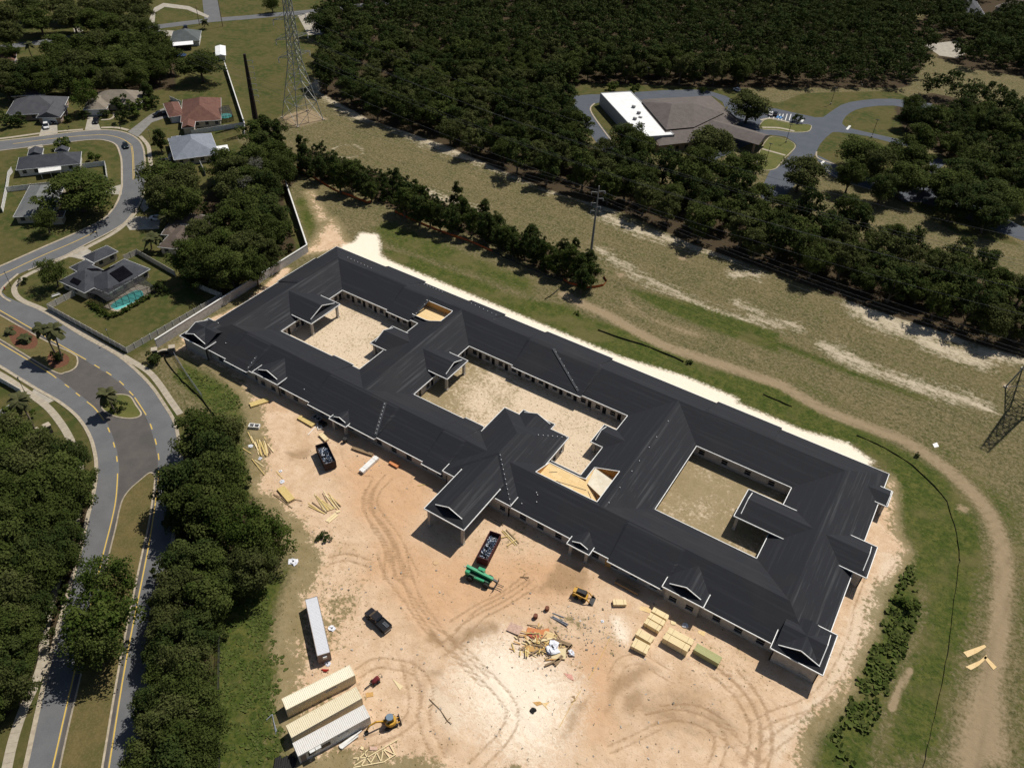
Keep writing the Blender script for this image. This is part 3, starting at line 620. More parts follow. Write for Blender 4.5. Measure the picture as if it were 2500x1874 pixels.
# Dutch gables, porches and the entrance
M_COLUMN = mat('pale_porch_column', (.46, .43, .38), (.36, .33, .29), 3, .85)
def gable(o, n_, w, ze, D, ret, s=1.15, porch=False, wall=True, win=True, wallin=None, plain=False):
    """o: middle of the front eave, n_: outward direction; D: run of the ridge, ret: length of the side eaves before they die into the main roof"""
    n_ = Vector((*n_, 0)); t = Vector((-n_.y, n_.x, 0)); o = Vector((*o, 0)); h = w/2; zr = ze+h*PT
    e = lambda u, v, z: tuple(o+t*u-n_*v+Vector((0, 0, z)))
    b = MB()
    for sg in (1, -1):
        b.poly([e(sg*h, 0, ze), e(sg*h, D, ze), e(0, D, zr), e(0, s, zr), e(sg*(h-s), s, ze+s*PT)][::-sg])
    b.poly([e(-h, 0, ze), e(h, 0, ze), e(h-s, s, ze+s*PT), e(-(h-s), s, ze+s*PT)][::-1])
    g = MB(); g.poly([e(-(h-s)*.97, s+.3, ze+s*PT-.15), e((h-s)*.97, s+.3, ze+s*PT-.15), e(0, s+.3, zr-.05)])
    g.poly([e(-(h-s), s, ze+s*PT), e((h-s), s, ze+s*PT), e((h-s), s+.32, ze+s*PT-.02), e(-(h-s), s+.32, ze+s*PT-.02)])
    gr = mk('gable_roof', b, M_ROOF, **RW); gw = mk('gable_wall', g, M_DORM, **RW)
    if w > 6:
        pp = MB(); pp.poly([e(-.9, s+.27, zr-.62), e(.9, s+.27, zr-.62), e(0, s+.27, zr-.22)]); mk('gable_panel', pp, M_PLY, **RW)
    r_ = MB()
    for sg in (1, -1): r_.bar(e(sg*(h-s+.12), s-.05, ze+s*PT-.02), e(0, s-.05, zr+.05), .15, .16)
    mk('rake_trim', r_, M_TRIM, **RW)
    tb = MB()
    for p0, p1 in ((e(h, ret, ze-.05), e(h, 0, ze-.05)), (e(h, 0, ze-.05), e(-h, 0, ze-.05)), (e(-h, 0, ze-.05), e(-h, ret, ze-.05))):
        d = (Vector(p1)-Vector(p0)).normalized()*.04; tb.bar(Vector(p0)-d, Vector(p1)+d, .15, .24)
    for sg in (1, -1): tb.cyl(e(sg*h, ret-.25, ze-.02), e(sg*h, ret+.05, ze+.0), .15, .15, 8)
    mk('eave_trim', tb, M_TRIM, **RW)
    if porch:
        for sg in (1, -1):
            cb = MB(); p = o+t*sg*(h-.75)-n_*.75
            cb.obox(p+Vector((0, 0, (ze-.1)/2)), t, n_, (0, 0, 1), .30, .30, (ze-.1)/2); cb.obox(p+Vector((0, 0, .15)), t, n_, (0, 0, 1), .40, .40, .15)
            mk('porch_column', cb, M_COLUMN, **RW)
        bm_ = MB(); bm_.obox(o-n_*.75+Vector((0, 0, ze-.32)), t, n_, (0, 0, 1), h-.5, .16, .18); mk('porch_beam', bm_, M_COLUMN, **RW)
    elif wall:
        i = .6; A, Bp = o+t*(-(h-i))-n_*i, o+t*(h-i)-n_*i
        ops = [((w-2*i)*f_, 1.5, .85, 2.15) for f_ in ((.26, .74) if w > 7 else (.5,))] if win is True else (win or [])
        back = 3.6 if wallin is None else wallin
        A, Bp = (A, Bp)
        wall_run((A.x, A.y), (Bp.x, Bp.y), ze-.15, ops)
        wall_run((Bp.x, Bp.y), ((Bp-n_*back).x, (Bp-n_*back).y), ze-.15, []); wall_run(((A-n_*back).x, (A-n_*back).y), (A.x, A.y), ze-.15, [])
# end blocks: two crossed gables each
gable((-149.05, 92.7), (0, -1), 9.4, 4.3, 8.2, 4.9, win=[(1.7, 1.3, .85, 2.2), (4.1, 1.3, .85, 2.2), (6.5, 1.3, .85, 2.2)], wallin=8)
gable((-153.75, 97.42), (-1, 0), 9.42, 4.304, 9, 5.2, wallin=8, win=[])
gable((7.25, 92.0), (0, -1), 9.5, 4.3, 8.4, 4.6, wallin=8); gable((12.0, 96.76), (1, 0), 9.48, 4.304, 9, 4.4, wallin=8, win=[])
gable((-124.1, 93.2), (0, -1), 8.4, 4.3, 7, 3.4); gable((-14.9, 93.0), (0, -1), 8.4, 4.3, 7.0, 3.4)
gable((-36.85, 92.1), (0, -1), 5.1, 3.5, 5.2, 3.1, .9, porch=True)
pc0, pc1 = P('E', 618, 400, 3.5), P('E', 750, 468, 3.5)
gable(((pc0.x+pc1.x)/2, 92.1), (0, -1), 5.1, 3.5, 5.2, 3.1, .9, porch=True)
# right side
gable((12.7, 142.3), (1, 0), 5.3, 3.5, 5, 2.7, .35, porch=True); gable((13.4, 121.95), (1, 0), 9.1, 4.3, 10, 5.6, wallin=3)
# courtyard porches
gable((-130.4, 121.5), (1, 0), 11.2, 4.25, 13, 7.0, porch=True); gable((-113.3, 123.8), (-1, 0), 9.0, 3.5, 9, 5.4, 1.0, porch=True)
gable((-88.1, 122.9), (1, 0), 8.9, 4.25, 11.5, 5.7, porch=True); gable((-49.2, 123.9), (-1, 0), 6.9, 3.4, 7, 3.1, .9, porch=True)
gable((-13.85, 121.95), (-1, 0), 9.0, 4.35, 15, 10.7, porch=True)
# entrance block (raised hip) and porte-cochere
ex0, ex1, ey0, ey1, ez = -71.0, -53.55, 93.25, 118.0, 4.3; hw = (ex1-ex0)/2; er = ez+hw*PT; exm = (ex0+ex1)/2
b = MB()
b.poly([(ex0, ey0, ez), (ex1, ey0, ez), (exm, ey0+hw, er)]); b.poly([(ex1, ey0, ez), (ex1, ey1, ez), (exm, ey1-hw, er), (exm, ey0+hw, er)])
b.poly([(ex1, ey1, ez), (ex0, ey1, ez), (exm, ey1-hw, er)]); b.poly([(ex0, ey1, ez), (ex0, ey0, ez), (exm, ey0+hw, er), (exm, ey1-hw, er)])
mk('entrance_roof', b, M_ROOF, **RW)
for pts in ([(ex0, 98.0), (ex0, ey0), (-67.4, ey0)], [(-57.4, ey0), (ex1, ey0), (ex1, 98.7)], [(ex1, 105.3), (ex1, ey1), (-58.3, ey1)], [(-67.0, ey1), (ex0, ey1), (ex0, 108.2)]): trim(pts, ez)
gable((-62.2, 81.8), (0, -1), 9.9, 5.55, 22, 13.2, 1.75, porch=True, wall=False)
gable((-62.6, 119.85), (0, 1), 8.7, 4.32, 7, 2.0, 1.0, wallin=2.0, win=[])
xa, xb, ya, yb = ex0+.6, ex1-.6, ey0+.6, ey1-.6
wall_run((xa, ya), (xb, ya), 4.15, [(1.8, 1.3, 1.0, 2.3), (5.2, 1.2, .02, 2.3), (8.2, 2.4, .02, 2.5), (14.6, 1.3, 1.0, 2.3)]); wall_run((xb, ya), (xb, yb), 4.15, [(19, 1.4, .9, 2.2), (22, 1.4, .9, 2.2)]); wall_run((xb, yb), (xa, yb), 4.15, []); wall_run((xa, yb), (xa, ya), 4.15, [])
ch = MB(); ch.box(-31.5, -30.1, 94.22, 94.30, .02, 2.2); d_ = mk('plywood_door', ch, M_PLY, **RW); d_['label'] = 'orange plywood sheet standing in for a door'
# narrow hip returns as strips, brighter lighting painted as paler grey, with nail-plate vents
def strip(a, b, w=.55, n_=0, name='roof_strip', lift=.35):
    a, b = Vector((*a, mainz(*a)+lift)), Vector((*b, mainz(*b)+lift)); m = MB(); N = 10; side = (b-a).cross(Vector((0, 0, 1))).normalized()*w/2
    for i in range(N):
        p, q_ = a.lerp(b, i/N), a.lerp(b, (i+1)/N); p.z = mainz(p.x, p.y)+lift; q_.z = mainz(q_.x, q_.y)+lift
        m.poly([p-side, q_-side, q_+side, p+side])
    mk(name, m, M_STRIP, **RW)
    for i in range(n_):
        p = a.lerp(b, (i+.6)/n_); vent(p.x, p.y, mainz(p.x, p.y)+lift)
M_STRIP = mat('lit_hip_return_grey', (.060, .063, .070), (.042, .044, .05), 3, .85)  # paler grey stands in for light on the tilted hip returns
M_VENT = mat('white_vent_metal', (.80, .80, .80), (.6, .6, .6), 4, .4)
_vm = MB(); _vm.cyl((0, 0, -.1), (0, 0, .22), .06, .06, 8); _vm.cyl((0, 0, .18), (0, 0, .26), .11, .08, 8); VENT = mesh('roof_vent', _vm, M_VENT)
def vent(x, y, z): return put('roof_vent', VENT, bld, (x-bld.location.x, y-bld.location.y, z-bld.location.z))
strip((-93.2, 101.3), (-90.2, 93.9), .75, 9); strip((-131.0, 97.5), (-130.6, 93.6), .55, 3); strip((-110.2, 140.6), (-111.0, 134.2), .55, 2)
strip((-71.5, 141.4), (-59.8, 133.9), .8, 6)
for i in range(11):                        # vents along the hips of the entrance roof
    f_ = (i+.4)/11; x, y = ex1-f_*hw, ey0+f_*hw; vent(x+.2, y, ez+f_*hw*PT)
    if i < 7: vent(ex1-f_*hw, ey1-f_*hw-.25, ez+f_*hw*PT)
for i in range(7): vent(-118+i*1.05, 148.4, mainz(-118+i, 148.4)); vent(-101.5+i*1.45, 148.1-.15*i, mainz(-100, 148.0-.15*i)+.2)
for i in range(9): vent(-143+i*1.3, 144.6-i*.05, mainz(-143+i*1.3, 144.6)); 
for i in range(16): vent(*(lambda x, y: (x, y, mainz(x, y)))(-147+rng.random()*155, 95.2+rng.random()*3.5))
for i in range(7): vent(-36.4, 104+i*4.7+rng.random()*2, ZR-.35)
# ------------------------------------------------------------------ roads, kerbs, medians, pavements
def asphalt_mat(name, a, b, warm=None):
    n = NT(name); v = n.geo.outputs['Position']
    f = n.noise(v, .25, 5, .6); g = n.noise(v, 5.0, 3, .75); cr = n.noise(v, 1.1, 6, .75)
    c = n.mix(n.step(f, .3, .7), a, b); c = n.mix(n.math('MULTIPLY', n.step(g, .45, .75), .4), c, tuple(x*1.45 for x in b))
    c = n.mix(n.math('MULTIPLY', n.step(cr, .62, .72), .35), c, tuple(x*.6 for x in a))
    n.bump(g, .3, .02); return n.done(c, .9)
M_ASPH = asphalt_mat('grey_asphalt', (.112, .114, .119), (.135, .137, .140))
M_ASPHB = asphalt_mat('brownish_asphalt', (.075, .070, .066), (.105, .094, .086))
M_ASPHD = asphalt_mat('blue_grey_asphalt', (.070, .080, .098), (.085, .095, .112))
M_CONC = mat('pale_concrete', (.44, .385, .30), (.35, .305, .235), .9, .9, bump=.2)
M_KERB = mat('kerb_concrete', (.42, .36, .27), (.30, .255, .19), 1.3, .9)
M_DRIVE = mat('driveway_concrete', (.40, .365, .30), (.31, .28, .235), .5, .9)
M_YEL = mat('worn_yellow_paint', (.62, .42, .085), (.50, .36, .10), 2.5, .7)
M_WHT = mat('worn_white_paint', (.75, .75, .72), (.55, .55, .52), 2.5, .7)
def verge_mat(name, a, b, d):
    n = NT(name); v = n.geo.outputs['Position']; f = n.noise(v, .3, 5, .6); g = n.noise(v, 3.0, 4, .75); h = n.noise(v, .9, 4, .6)
    c = n.mix(n.step(f, .32, .68), a, b); c = n.mix(n.math('MULTIPLY', n.step(g, .42, .68), .5), c, d); c = n.mix(n.math('MULTIPLY', n.step(h, .55, .72), .4), c, tuple(x*.6 for x in a))
    n.bump(g, .5, .06); return n.done(c, .95)
M_VERGE = verge_mat('dry_verge_grass', (.085, .078, .024), (.125, .098, .036), (.19, .145, .065))
M_ISLE = verge_mat('mown_island_grass', (.075, .090, .018), (.115, .115, .030), (.15, .13, .05))
M_MULCH = mat('red_bark_mulch', (.165, .070, .038), (.10, .045, .026), 4, .95, bump=.5)
def resample(pts, n):
    p = np.array([(a.x, a.y) for a in pts]); d = np.r_[0, np.cumsum(np.hypot(*np.diff(p, axis=0).T))]
    t = np.linspace(0, d[-1], n); return [Vector((np.interp(u, d, p[:, 0]), np.interp(u, d, p[:, 1]), 0)) for u in t]
def off(pts, o):
    out = []
    for i, p in enumerate(pts):
        d = (pts[min(i+1, len(pts)-1)]-pts[max(i-1, 0)]).normalized(); out.append(p+Vector((-d.y, d.x, 0))*o)
    return out
def ribbon(b, L, R_, z):
    n = len(L); o = len(b.v)
    b.v += [(p.x, p.y, z) for p in L]+[(p.x, p.y, z) for p in R_]; up = (L[1]-L[0]).cross(R_[0]-L[0]).z > 0; b.f += [(o+i, o+i+1, o+n+i+1, o+n+i) if up else (o+n+i, o+n+i+1, o+i+1, o+i) for i in range(n-1)]
def strip_road(name, L, R_, z, m, n=60):
    b = MB(); ribbon(b, resample(L, n), resample(R_, n), z); return mk(name, b, m, kind='structure')
from mathutils.geometry import delaunay_2d_cdt
def sheet(name, pts, z, m, kind='structure', **k):
    n = len(pts); r_ = delaunay_2d_cdt([Vector((p.x, p.y)) for p in pts], [(i, (i+1) % n) for i in range(n)], [], 1, 1e-4)
    b = MB(); b.v = [(p.x, p.y, z) for p in r_[0]]
    for f in r_[2]:
        a, c, d = (r_[0][i] for i in f[:3]); b.f.append(tuple(f) if (c-a).cross(d-a) > 0 else tuple(f)[::-1])
    return put(name, mesh(name, b, m), kind=kind, **k)
def kerb(name, pts, w=.55, h=.13, side=1, closed=False, m=None):
    """kerb on the left (+1) of the path: gutter lip and raised top"""
    q = pts+[pts[0]] if closed else pts
    a, b_ = off(q, 0), off(q, side*w); B = MB()
    for P_, Q_ in zip(zip(a, b_), zip(a[1:], b_[1:])):
        (p0, p1), (q0, q1) = P_, Q_
        v = [(p0.x, p0.y, .03), (p0.x, p0.y, h*.5), (p1.x, p1.y, h), (p1.x, p1.y, .0), (q0.x, q0.y, .03), (q0.x, q0.y, h*.5), (q1.x, q1.y, h), (q1.x, q1.y, .0)]
        B.add(v, [(0, 1, 5, 4), (1, 2, 6, 5), (2, 3, 7, 6)])
    return mk(name, B, m or M_KERB, kind='structure')
LL = PL('N', [(150, 1900), (215, 1658), (330, 1130), (470, 560), (600, 110)])+PL('M', [(630, 1418), (690, 1150), (738, 950), (758, 780), (745, 640), (700, 500), (610, 365), (470, 250), (270, 135)])+PL('A', [(0, 1390), (-260, 1240)])
LR = PL('N', [(365, 1900), (420, 1658), (585, 930), (795, 60)])+PL('M', [(870, 1180), (905, 1000), (918, 800), (912, 690), (888, 575), (848, 465), (812, 395), (740, 300), (680, 250), (605, 190), (522, 125), (440, 65)])+PL('A', [(360, 1431), (0, 1215), (-260, 1065)])
RL = PL('N', [(785, 1900), (825, 1658), (960, 830), (1125, 0)])+PL('M', [(1185, 1050), (1215, 790), (1213, 680), (1190, 560), (1155, 445), (1118, 360), (1030, 225), (1000, 190), (925, 110), (830, 40)])+PL('A', [(735, 1405), (655, 1355), (330, 1170), (0, 980), (-260, 835)])
RR = PL('N', [(990, 1900), (1035, 1658), (1130, 1050), (1285, 100)])+PL('M', [(1345, 1150), (1385, 880), (1388, 720), (1372, 600), (1335, 420), (1255, 280), (1150, 130), (1010, -10)])+PL('A', [(870, 1305), (600, 1155), (330, 985), (60, 870), (-260, 705)])
LL, LR, RL, RR = (smooth(q_, 5) for q_ in (LL, LR, RL, RR))
strip_road('road_median_lane', LR, RL, .014, M_ASPHB, 90)
strip_road('road', LL, LR, .02, M_ASPH, 110); strip_road('road', RL, RR, .02, M_ASPH, 110)
CU = smooth(PL('A', [(-260, 745), (0, 637), (330, 490), (560, 390), (760, 295), (850, 225), (915, 130), (945, 30)])+PL('T0', [(948, 1400), (945, 1250), (932, 1185), (900, 1115), (820, 1082), (700, 1076), (450, 1105), (0, 1160), (-260, 1190)]), 5)
CL = smooth(PL('A', [(-260, 860), (0, 757), (150, 690), (310, 620), (490, 550), (640, 470), (830, 372), (960, 290), (1050, 185), (1105, 60)])+PL('T0', [(1118, 1400), (1113, 1280), (1100, 1150), (1055, 1075), (950, 1022), (800, 1005), (600, 1018), (300, 1055), (0, 1090), (-260, 1118)]), 5)
strip_road('side_street', CU, CL, .0245, M_ASPH, 110)
sheet('side_street_mouth', PL('A', [(-260, 830), (-40, 760), (150, 690), (60, 765), (12, 830), (60, 872), (40, 900), (-260, 760)]), .017, M_ASPH)
BR = smooth(PL('T0', [(-260, 400), (0, 368), (340, 323), (600, 281), (830, 260), (1180, 212), (1600, 160)])+PL('T1', [(0, 136), (320, 106), (500, 90), (720, 62), (1100, 20)]), 5)
strip_road('back_road', off(BR, 3.3), off(BR, -3.3), .02, M_ASPH); b2 = PL('T0', [(1640, 150), (1612, -60)]); strip_road('back_road_branch', off(b2, 4), off(b2, -4), .015, M_ASPH, 8)
# kerbs
i0 = 58
kerb('kerb', LL, .75, .12, -1 if False else 1); kerb('kerb', RR[:len(RR)-10], .75, .12, -1)
kerb('kerb', CU, .6, .11, 1); kerb('kerb', CL[12:], .6, .11, -1)
kerb('kerb', smooth(PL('A', [(150, 690), (62, 765), (14, 822), (30, 862), (90, 900)]), 5), .6, .11, -1)
# medians
def median(name, pts, m, label=None, n=6):
    q_ = smooth(pts, n, closed=True); area = sum(a.x*b.y-b.x*a.y for a, b in zip(q_, q_[1:]+q_[:1]))
    sgn = 1 if area > 0 else -1
    kerb('median_kerb', q_, .32, .14, sgn, closed=True)
    sheet(name, off(q_+[q_[0]], sgn*.3)[:-1], .12, m)
    return q_
md1 = PL('M', [(1150, 800), (1085, 850), (1000, 925), (945, 1000), (915, 1090), (885, 1230), (825, 1475)])+PL('N', [(620, 930), (520, 1350), (445, 1700), (420, 1850), (760, 1850), (800, 1640), (945, 780), (1105, 0)])+PL('M', [(1150, 1220), (1185, 1000), (1202, 850), (1190, 808)])
median('median_grass', md1, M_VERGE, n=4)
median('median_grass', PL('M', [(860, 205), (940, 195), (1010, 213), (1055, 280), (1095, 345), (1055, 380), (960, 385), (850, 358), (785, 310), (782, 262)]), M_ISLE)
median('median_grass', PL('A', [(-260, 860), (0, 1003), (330, 1190), (560, 1300), (603, 1345), (590, 1410), (510, 1452), (400, 1440), (0, 1200), (-260, 1040)]), M_VERGE)
for c, pts in (('A', [(60, 1110), (130, 1090), (230, 1140), (290, 1200), (270, 1260), (180, 1270), (100, 1230)]), ('A', [(380, 1310), (450, 1290), (530, 1330), (520, 1390), (420, 1420), (370, 1370)])):
    sheet('mulch_bed', smooth(PL(c, pts), 4, True), .128, M_MULCH)
# lane paint
def paint(name, pts, w, m, z=.030, dash=None):
    q_ = resample(pts, 60); L = sum((a-b).length for a, b in zip(q_, q_[1:])); b = MB()
    if dash is None: ribbon(b, off(q_, w/2), off(q_, -w/2), z)
    return mk(name, b, m, kind='structure')
def sub(q_, a, b): d = resample(q_, 400); return d[int(a*399):int(b*399)+1]
def near(q_, p): d = resample(q_, 400); return min(range(400), key=lambda i: (d[i]-p).length)/399
for q_, o, p0, p1, seq in ((LR, .28, P('M', 918, 800), P('M', 812, 395), [P('M', x, y) for x, y in ((912, 690), (888, 575), (848, 465), (605, 190), (522, 125))]), (RL, -.28, P('M', 1215, 790), P('M', 1118, 360), [P('M', x, y) for x, y in ((1213, 680), (1190, 560), (1155, 445), (1000, 190), (925, 110), (830, 40), (735, -15))])):
    lo, hi = near(q_, p0), near(q_, p1); l2 = near(q_, P('M', 680, 250)) if q_ is LR else near(q_, P('M', 1030, 225)); l3 = near(q_, P('A', 440, 1490)) if q_ is LR else near(q_, P('A', 655, 1355))
    for a, b in ((0, lo), (hi, l2), (l3, 1)): paint('yellow_edge_line', off(sub(q_, a, b), o), .24, M_YEL)
    for p in seq:
        c_ = near(q_, p); paint('yellow_dash', off(sub(q_, c_-.006, c_+.006), o), .26, M_YEL)
CM = [(a+b)/2 for a, b in zip(resample(CU, 300), resample(CL, 300))]
a0, a1, a2, a3 = 0, near(CM, P('A', 750, 360)), near(CM, P('T0', 1030, 1380)), near(CM, P('T0', 100, 1110))
paint('yellow_centre_line', smooth(PL('A', [(-200, 780), (0, 702), (330, 548), (560, 450), (750, 358)]), 4), .26, M_YEL)
for o in (.2, -.2): paint('yellow_centre_line', off(smooth(PL('T0', [(1031, 1385), (1025, 1200), (1013, 1125)]), 4), o), .16, M_YEL)
paint('yellow_centre_line', smooth(PL('T0', [(1013, 1118), (950, 1076), (860, 1048), (740, 1041), (450, 1065), (100, 1110)]), 5), .24, M_YEL)
# pavements with their joints
def walkway(pts, w, m=None, z=.05):
    q_ = resample(smooth(pts, 5), max(8, int(sum((a-b).length for a, b in zip(pts, pts[1:]))/1.6))); L, R_ = off(q_, w/2), off(q_, -w/2); bed = MB(); ribbon(bed, L, R_, z-.03)
    bo = mk('pavement', bed, M_KERB, kind='structure')
    for i in range(len(q_)-1):
        g = .012; l0, l1 = L[i].lerp(L[i+1], g), L[i].lerp(L[i+1], 1-g); r0, r1 = R_[i].lerp(R_[i+1], g), R_[i].lerp(R_[i+1], 1-g); dz = random.uniform(-.006, .006); b = MB()
        b.add([(p.x, p.y, zz+dz) for zz in (z, z-.045) for p in (l0, l1, r1, r0)], [(3, 2, 1, 0), (0, 1, 5, 4), (2, 3, 7, 6), (1, 2, 6, 5), (3, 0, 4, 7)])
        mk('slab', b, m or M_SLAB, bo)
    return bo
def slab_mat():
    n = NT('pavement_slab'); oi = n.node('ShaderNodeObjectInfo'); f = n.noise(n.geo.outputs['Position'], 1.2, 5, .65); c = n.mix(n.step(f, .3, .7), (.43, .375, .29), (.34, .295, .225)); return n.done(n.mix(n.math('MULTIPLY', oi.outputs['Random'], .35), c, (.27, .24, .19)), .9)
M_SLAB = slab_mat()
walkway(PL('A', [(1055, 200), (960, 310), (860, 385), (690, 475), (600, 520), (460, 580), (300, 655), (175, 720), (112, 790), (125, 855), (190, 905), (330, 965), (600, 1120), (850, 1270), (960, 1330), (1140, 1440), (1230, 1540), (1310, 1658)])+PL('M', [(1390, 350)]), 1.5)
walkway(PL('A', [(-200, 1390), (0, 1465), (250, 1630)])+PL('M', [(330, 265), (400, 330), (490, 450), (560, 580), (605, 700), (625, 850), (600, 1080), (545, 1280), (490, 1400)])+PL('N', [(455, 160), (395, 380), (345, 600), (335, 800), (275, 1000), (180, 1210), (100, 1450), (45, 1700)]), 1.6)
walkway(PL('T0', [(-200, 1075), (0, 1070), (300, 1030), (480, 1012), (640, 1000)]), 1.4); walkway(PL('T0', [(780, 985), (900, 985), (990, 1005)]), 1.4)
walkway(PL('T0', [(1080, 1050), (1140, 1120), (1155, 1200), (1165, 1290), (1170, 1350)]), 1.4); walkway(PL('T0', [(780, 925), (850, 920), (885, 890), (870, 870)]), 1.0)
for c, pts in (('A', [(490, 558), (645, 478), (705, 515), (650, 585), (560, 562)]), ('A', [(965, 300), (1050, 245), (1235, 262), (1225, 345), (1000, 352)]), ('A', [(1080, 180), (1110, 110), (1160, 170), (1110, 215)]),
               ('T0', [(655, 1003), (780, 1003), (735, 898), (680, 898)]), ('T0', [(300, 1052), (445, 1028), (440, 950), (330, 960)]), ('T0', [(210, 1150), (335, 1135), (325, 1115), (225, 1130)]),
               ('T0', [(812, 1458), (938, 1422), (940, 1502), (815, 1495)]), ('T0', [(1122, 1300), (1195, 1280), (1190, 1345), (1120, 1390)]), ('M', [(230, 210), (270, 140), (430, 240), (330, 285)]),
               ('T0', [(1480, 1000), (1330, 1200), (1290, 1240), (1300, 1190)]), ('T1', [(400, 120), (505, 95), (620, 265), (480, 272)]), ('T0', [(1190, 60), (1260, 25), (1460, 50), (1615, 125), (1600, 140), (1440, 75), (1270, 55), (1200, 95), (1190, 190), (1150, 150)]),
               ('T0', [(1160, 250), (1200, 230), (1440, 245), (1400, 275), (1300, 280)]), ('T0', [(580, 280), (640, 240), (600, 170), (560, 190)])):
    sheet('driveway', PL(c, pts), .034, M_DRIVE)
sheet('driveway', PL('T0', [(985, 1018), (1062, 1058), (1170, 945), (1290, 905), (1265, 832), (1150, 890)]), .034, mat('grey_drive', (.22, .21, .195), (.17, .165, .15), .6))
# office car park and drives
ASPH_EAST = [('T2', [(540, 742), (660, 738), (845, 728), (835, 790), (790, 800), (765, 850), (905, 1045), (1020, 1190), (900, 1200), (740, 1005), (670, 910), (630, 830), (650, 765), (540, 762)]),
             ('T2', [(1105, 712), (1560, 692), (1720, 715), (1860, 770), (1800, 830), (1700, 740), (1120, 775)]),
             ('T3', [(-60, 790), (260, 830), (600, 905), (690, 885), (800, 810), (950, 775), (1190, 762), (1500, 800), (1500, 860), (1200, 815), (980, 830), (870, 870), (815, 930), (830, 975), (1000, 1020), (1350, 1100), (1345, 1140), (1000, 1050), (780, 1020), (720, 1030), (640, 1110), (600, 1190), (450, 1420), (310, 1540), (180, 1520), (250, 1320), (330, 1280), (440, 1150), (440, 1100), (250, 1040), (-200, 1250), (-300, 1200), (-100, 1000)]),
             ('T3', [(600, 1192), (750, 1262), (1100, 1400), (1470, 1380), (1480, 1230), (1620, 1250), (1560, 1400), (2300, 1800), (2300, 1890), (1700, 1660), (1420, 1560), (1300, 1560), (1180, 1500), (830, 1400), (680, 1320)])]
for i, (c, pts) in enumerate(ASPH_EAST): sheet('car_park', smooth(PL(c, pts), 2, True), .018+.004*i, M_ASPHD)
median('car_park_island', PL('T3', [(170, 965), (225, 918), (330, 935), (450, 955), (560, 962), (572, 990), (540, 1018), (420, 1022), (300, 1005), (180, 998)]), M_ISLE, n=3)
median('car_park_island', PL('T3', [(238, 1062), (350, 1066), (430, 1100), (448, 1140), (380, 1210), (330, 1270), (285, 1308), (180, 1310), (150, 1220)]), M_ISLE, n=3)
kerb('kerb', smooth(PL('T3', [(605, 1170), (610, 1215), (690, 1250), (760, 1270)]), 4), .6, .13, 1); kerb('kerb', smooth(PL('T3', [(690, 1310), (830, 1400), (1000, 1450), (1170, 1510)]), 4), .5, .13, -1)
walkway(PL('T3', [(190, 1150), (370, 1200)]), 1.2, z=.14); walkway(PL('T3', [(190, 985), (330, 990), (440, 1015)]), 1.4, z=.14); walkway(PL('T3', [(180, 930), (260, 915), (400, 945)]), 1.2, z=.14)
kerb('kerb', smooth(PL('T2', [(800, 800), (768, 850), (850, 980), (1010, 1190)]), 4), .6, .13, -1)
for a, b in (((845, 1000), (870, 970)), ((640, 1270), (670, 1242)), ((495, 940), (512, 920))):
    p0, p1 = P('T3', *a), P('T3', *b); bb = MB(); bb.bar((p0.x, p0.y, .045), (p1.x, p1.y, .045), .9, .012); mk('white_stop_bar', bb, M_WHT, kind='structure')
for x in (255, 290, 330, 355, 385, 415):
    p0, p1 = P('T3', x, 880), P('T3', x-15, 930); bb = MB(); bb.bar((p0.x, p0.y, .045), (p1.x, p1.y, .045), .35, .01); mk('white_bay_line', bb, M_WHT, kind='structure')
bb = MB(); p0 = P('T3', 328, 905); bb.obox((p0.x, p0.y, .046), (1, 0, 0), (0, 1, 0), (0, 0, 1), 1.3, 1.3, .004); mk('blue_bay_marking', bb, mat('blue_paint', (.10, .25, .5)), kind='structure')
# ------------------------------------------------------------------ trees and shrubs
def leaf_mat(name, a, b, c):
    n = NT(name); oi = n.node('ShaderNodeObjectInfo'); t = n.attr('tone'); v = n.geo.outputs['Position']
    ns = n.noise(v, .35, 3, .6)
    col_ = n.mix(n.step(ns, .35, .65), a, b)
    col_ = n.mix(n.math('MULTIPLY', t, .8), col_, c)
    col_ = n.mix(n.math('MULTIPLY', oi.outputs['Random'], .45), col_, tuple(x*.55 for x in a))
    tr = n.node('ShaderNodeBsdfTranslucent'); n.lk(col_, tr.inputs[0]); mx = n.node('ShaderNodeMixShader'); mx.inputs[0].default_value = .22
    n.done(col_, .9); n.b.inputs['Specular IOR Level'].default_value = .06; n.lk(n.b.outputs[0], mx.inputs[1]); n.lk(tr.outputs[0], mx.inputs[2]); n.lk(mx.outputs[0], n.n['Material Output'].inputs['Surface'])
    return n.m
M_LEAF = leaf_mat('oak_leaves', (.042, .061, .013), (.060, .082, .018), (.104, .122, .034))
M_LEAFD = leaf_mat('dark_oak_leaves', (.030, .046, .012), (.044, .063, .016), (.080, .098, .028))
M_LEAFG = leaf_mat('bright_leaves', (.044, .072, .012), (.064, .092, .017), (.100, .120, .030))
M_LEAFY = leaf_mat('olive_leaves', (.056, .069, .019), (.078, .090, .027), (.125, .130, .047))
M_LEAFS = leaf_mat('grey_leaves', (.10, .10, .075), (.13, .125, .10), (.17, .165, .13))
M_BARK = mat('grey_brown_bark', (.13, .10, .075), (.07, .055, .04), 3, .95, bump=.4)
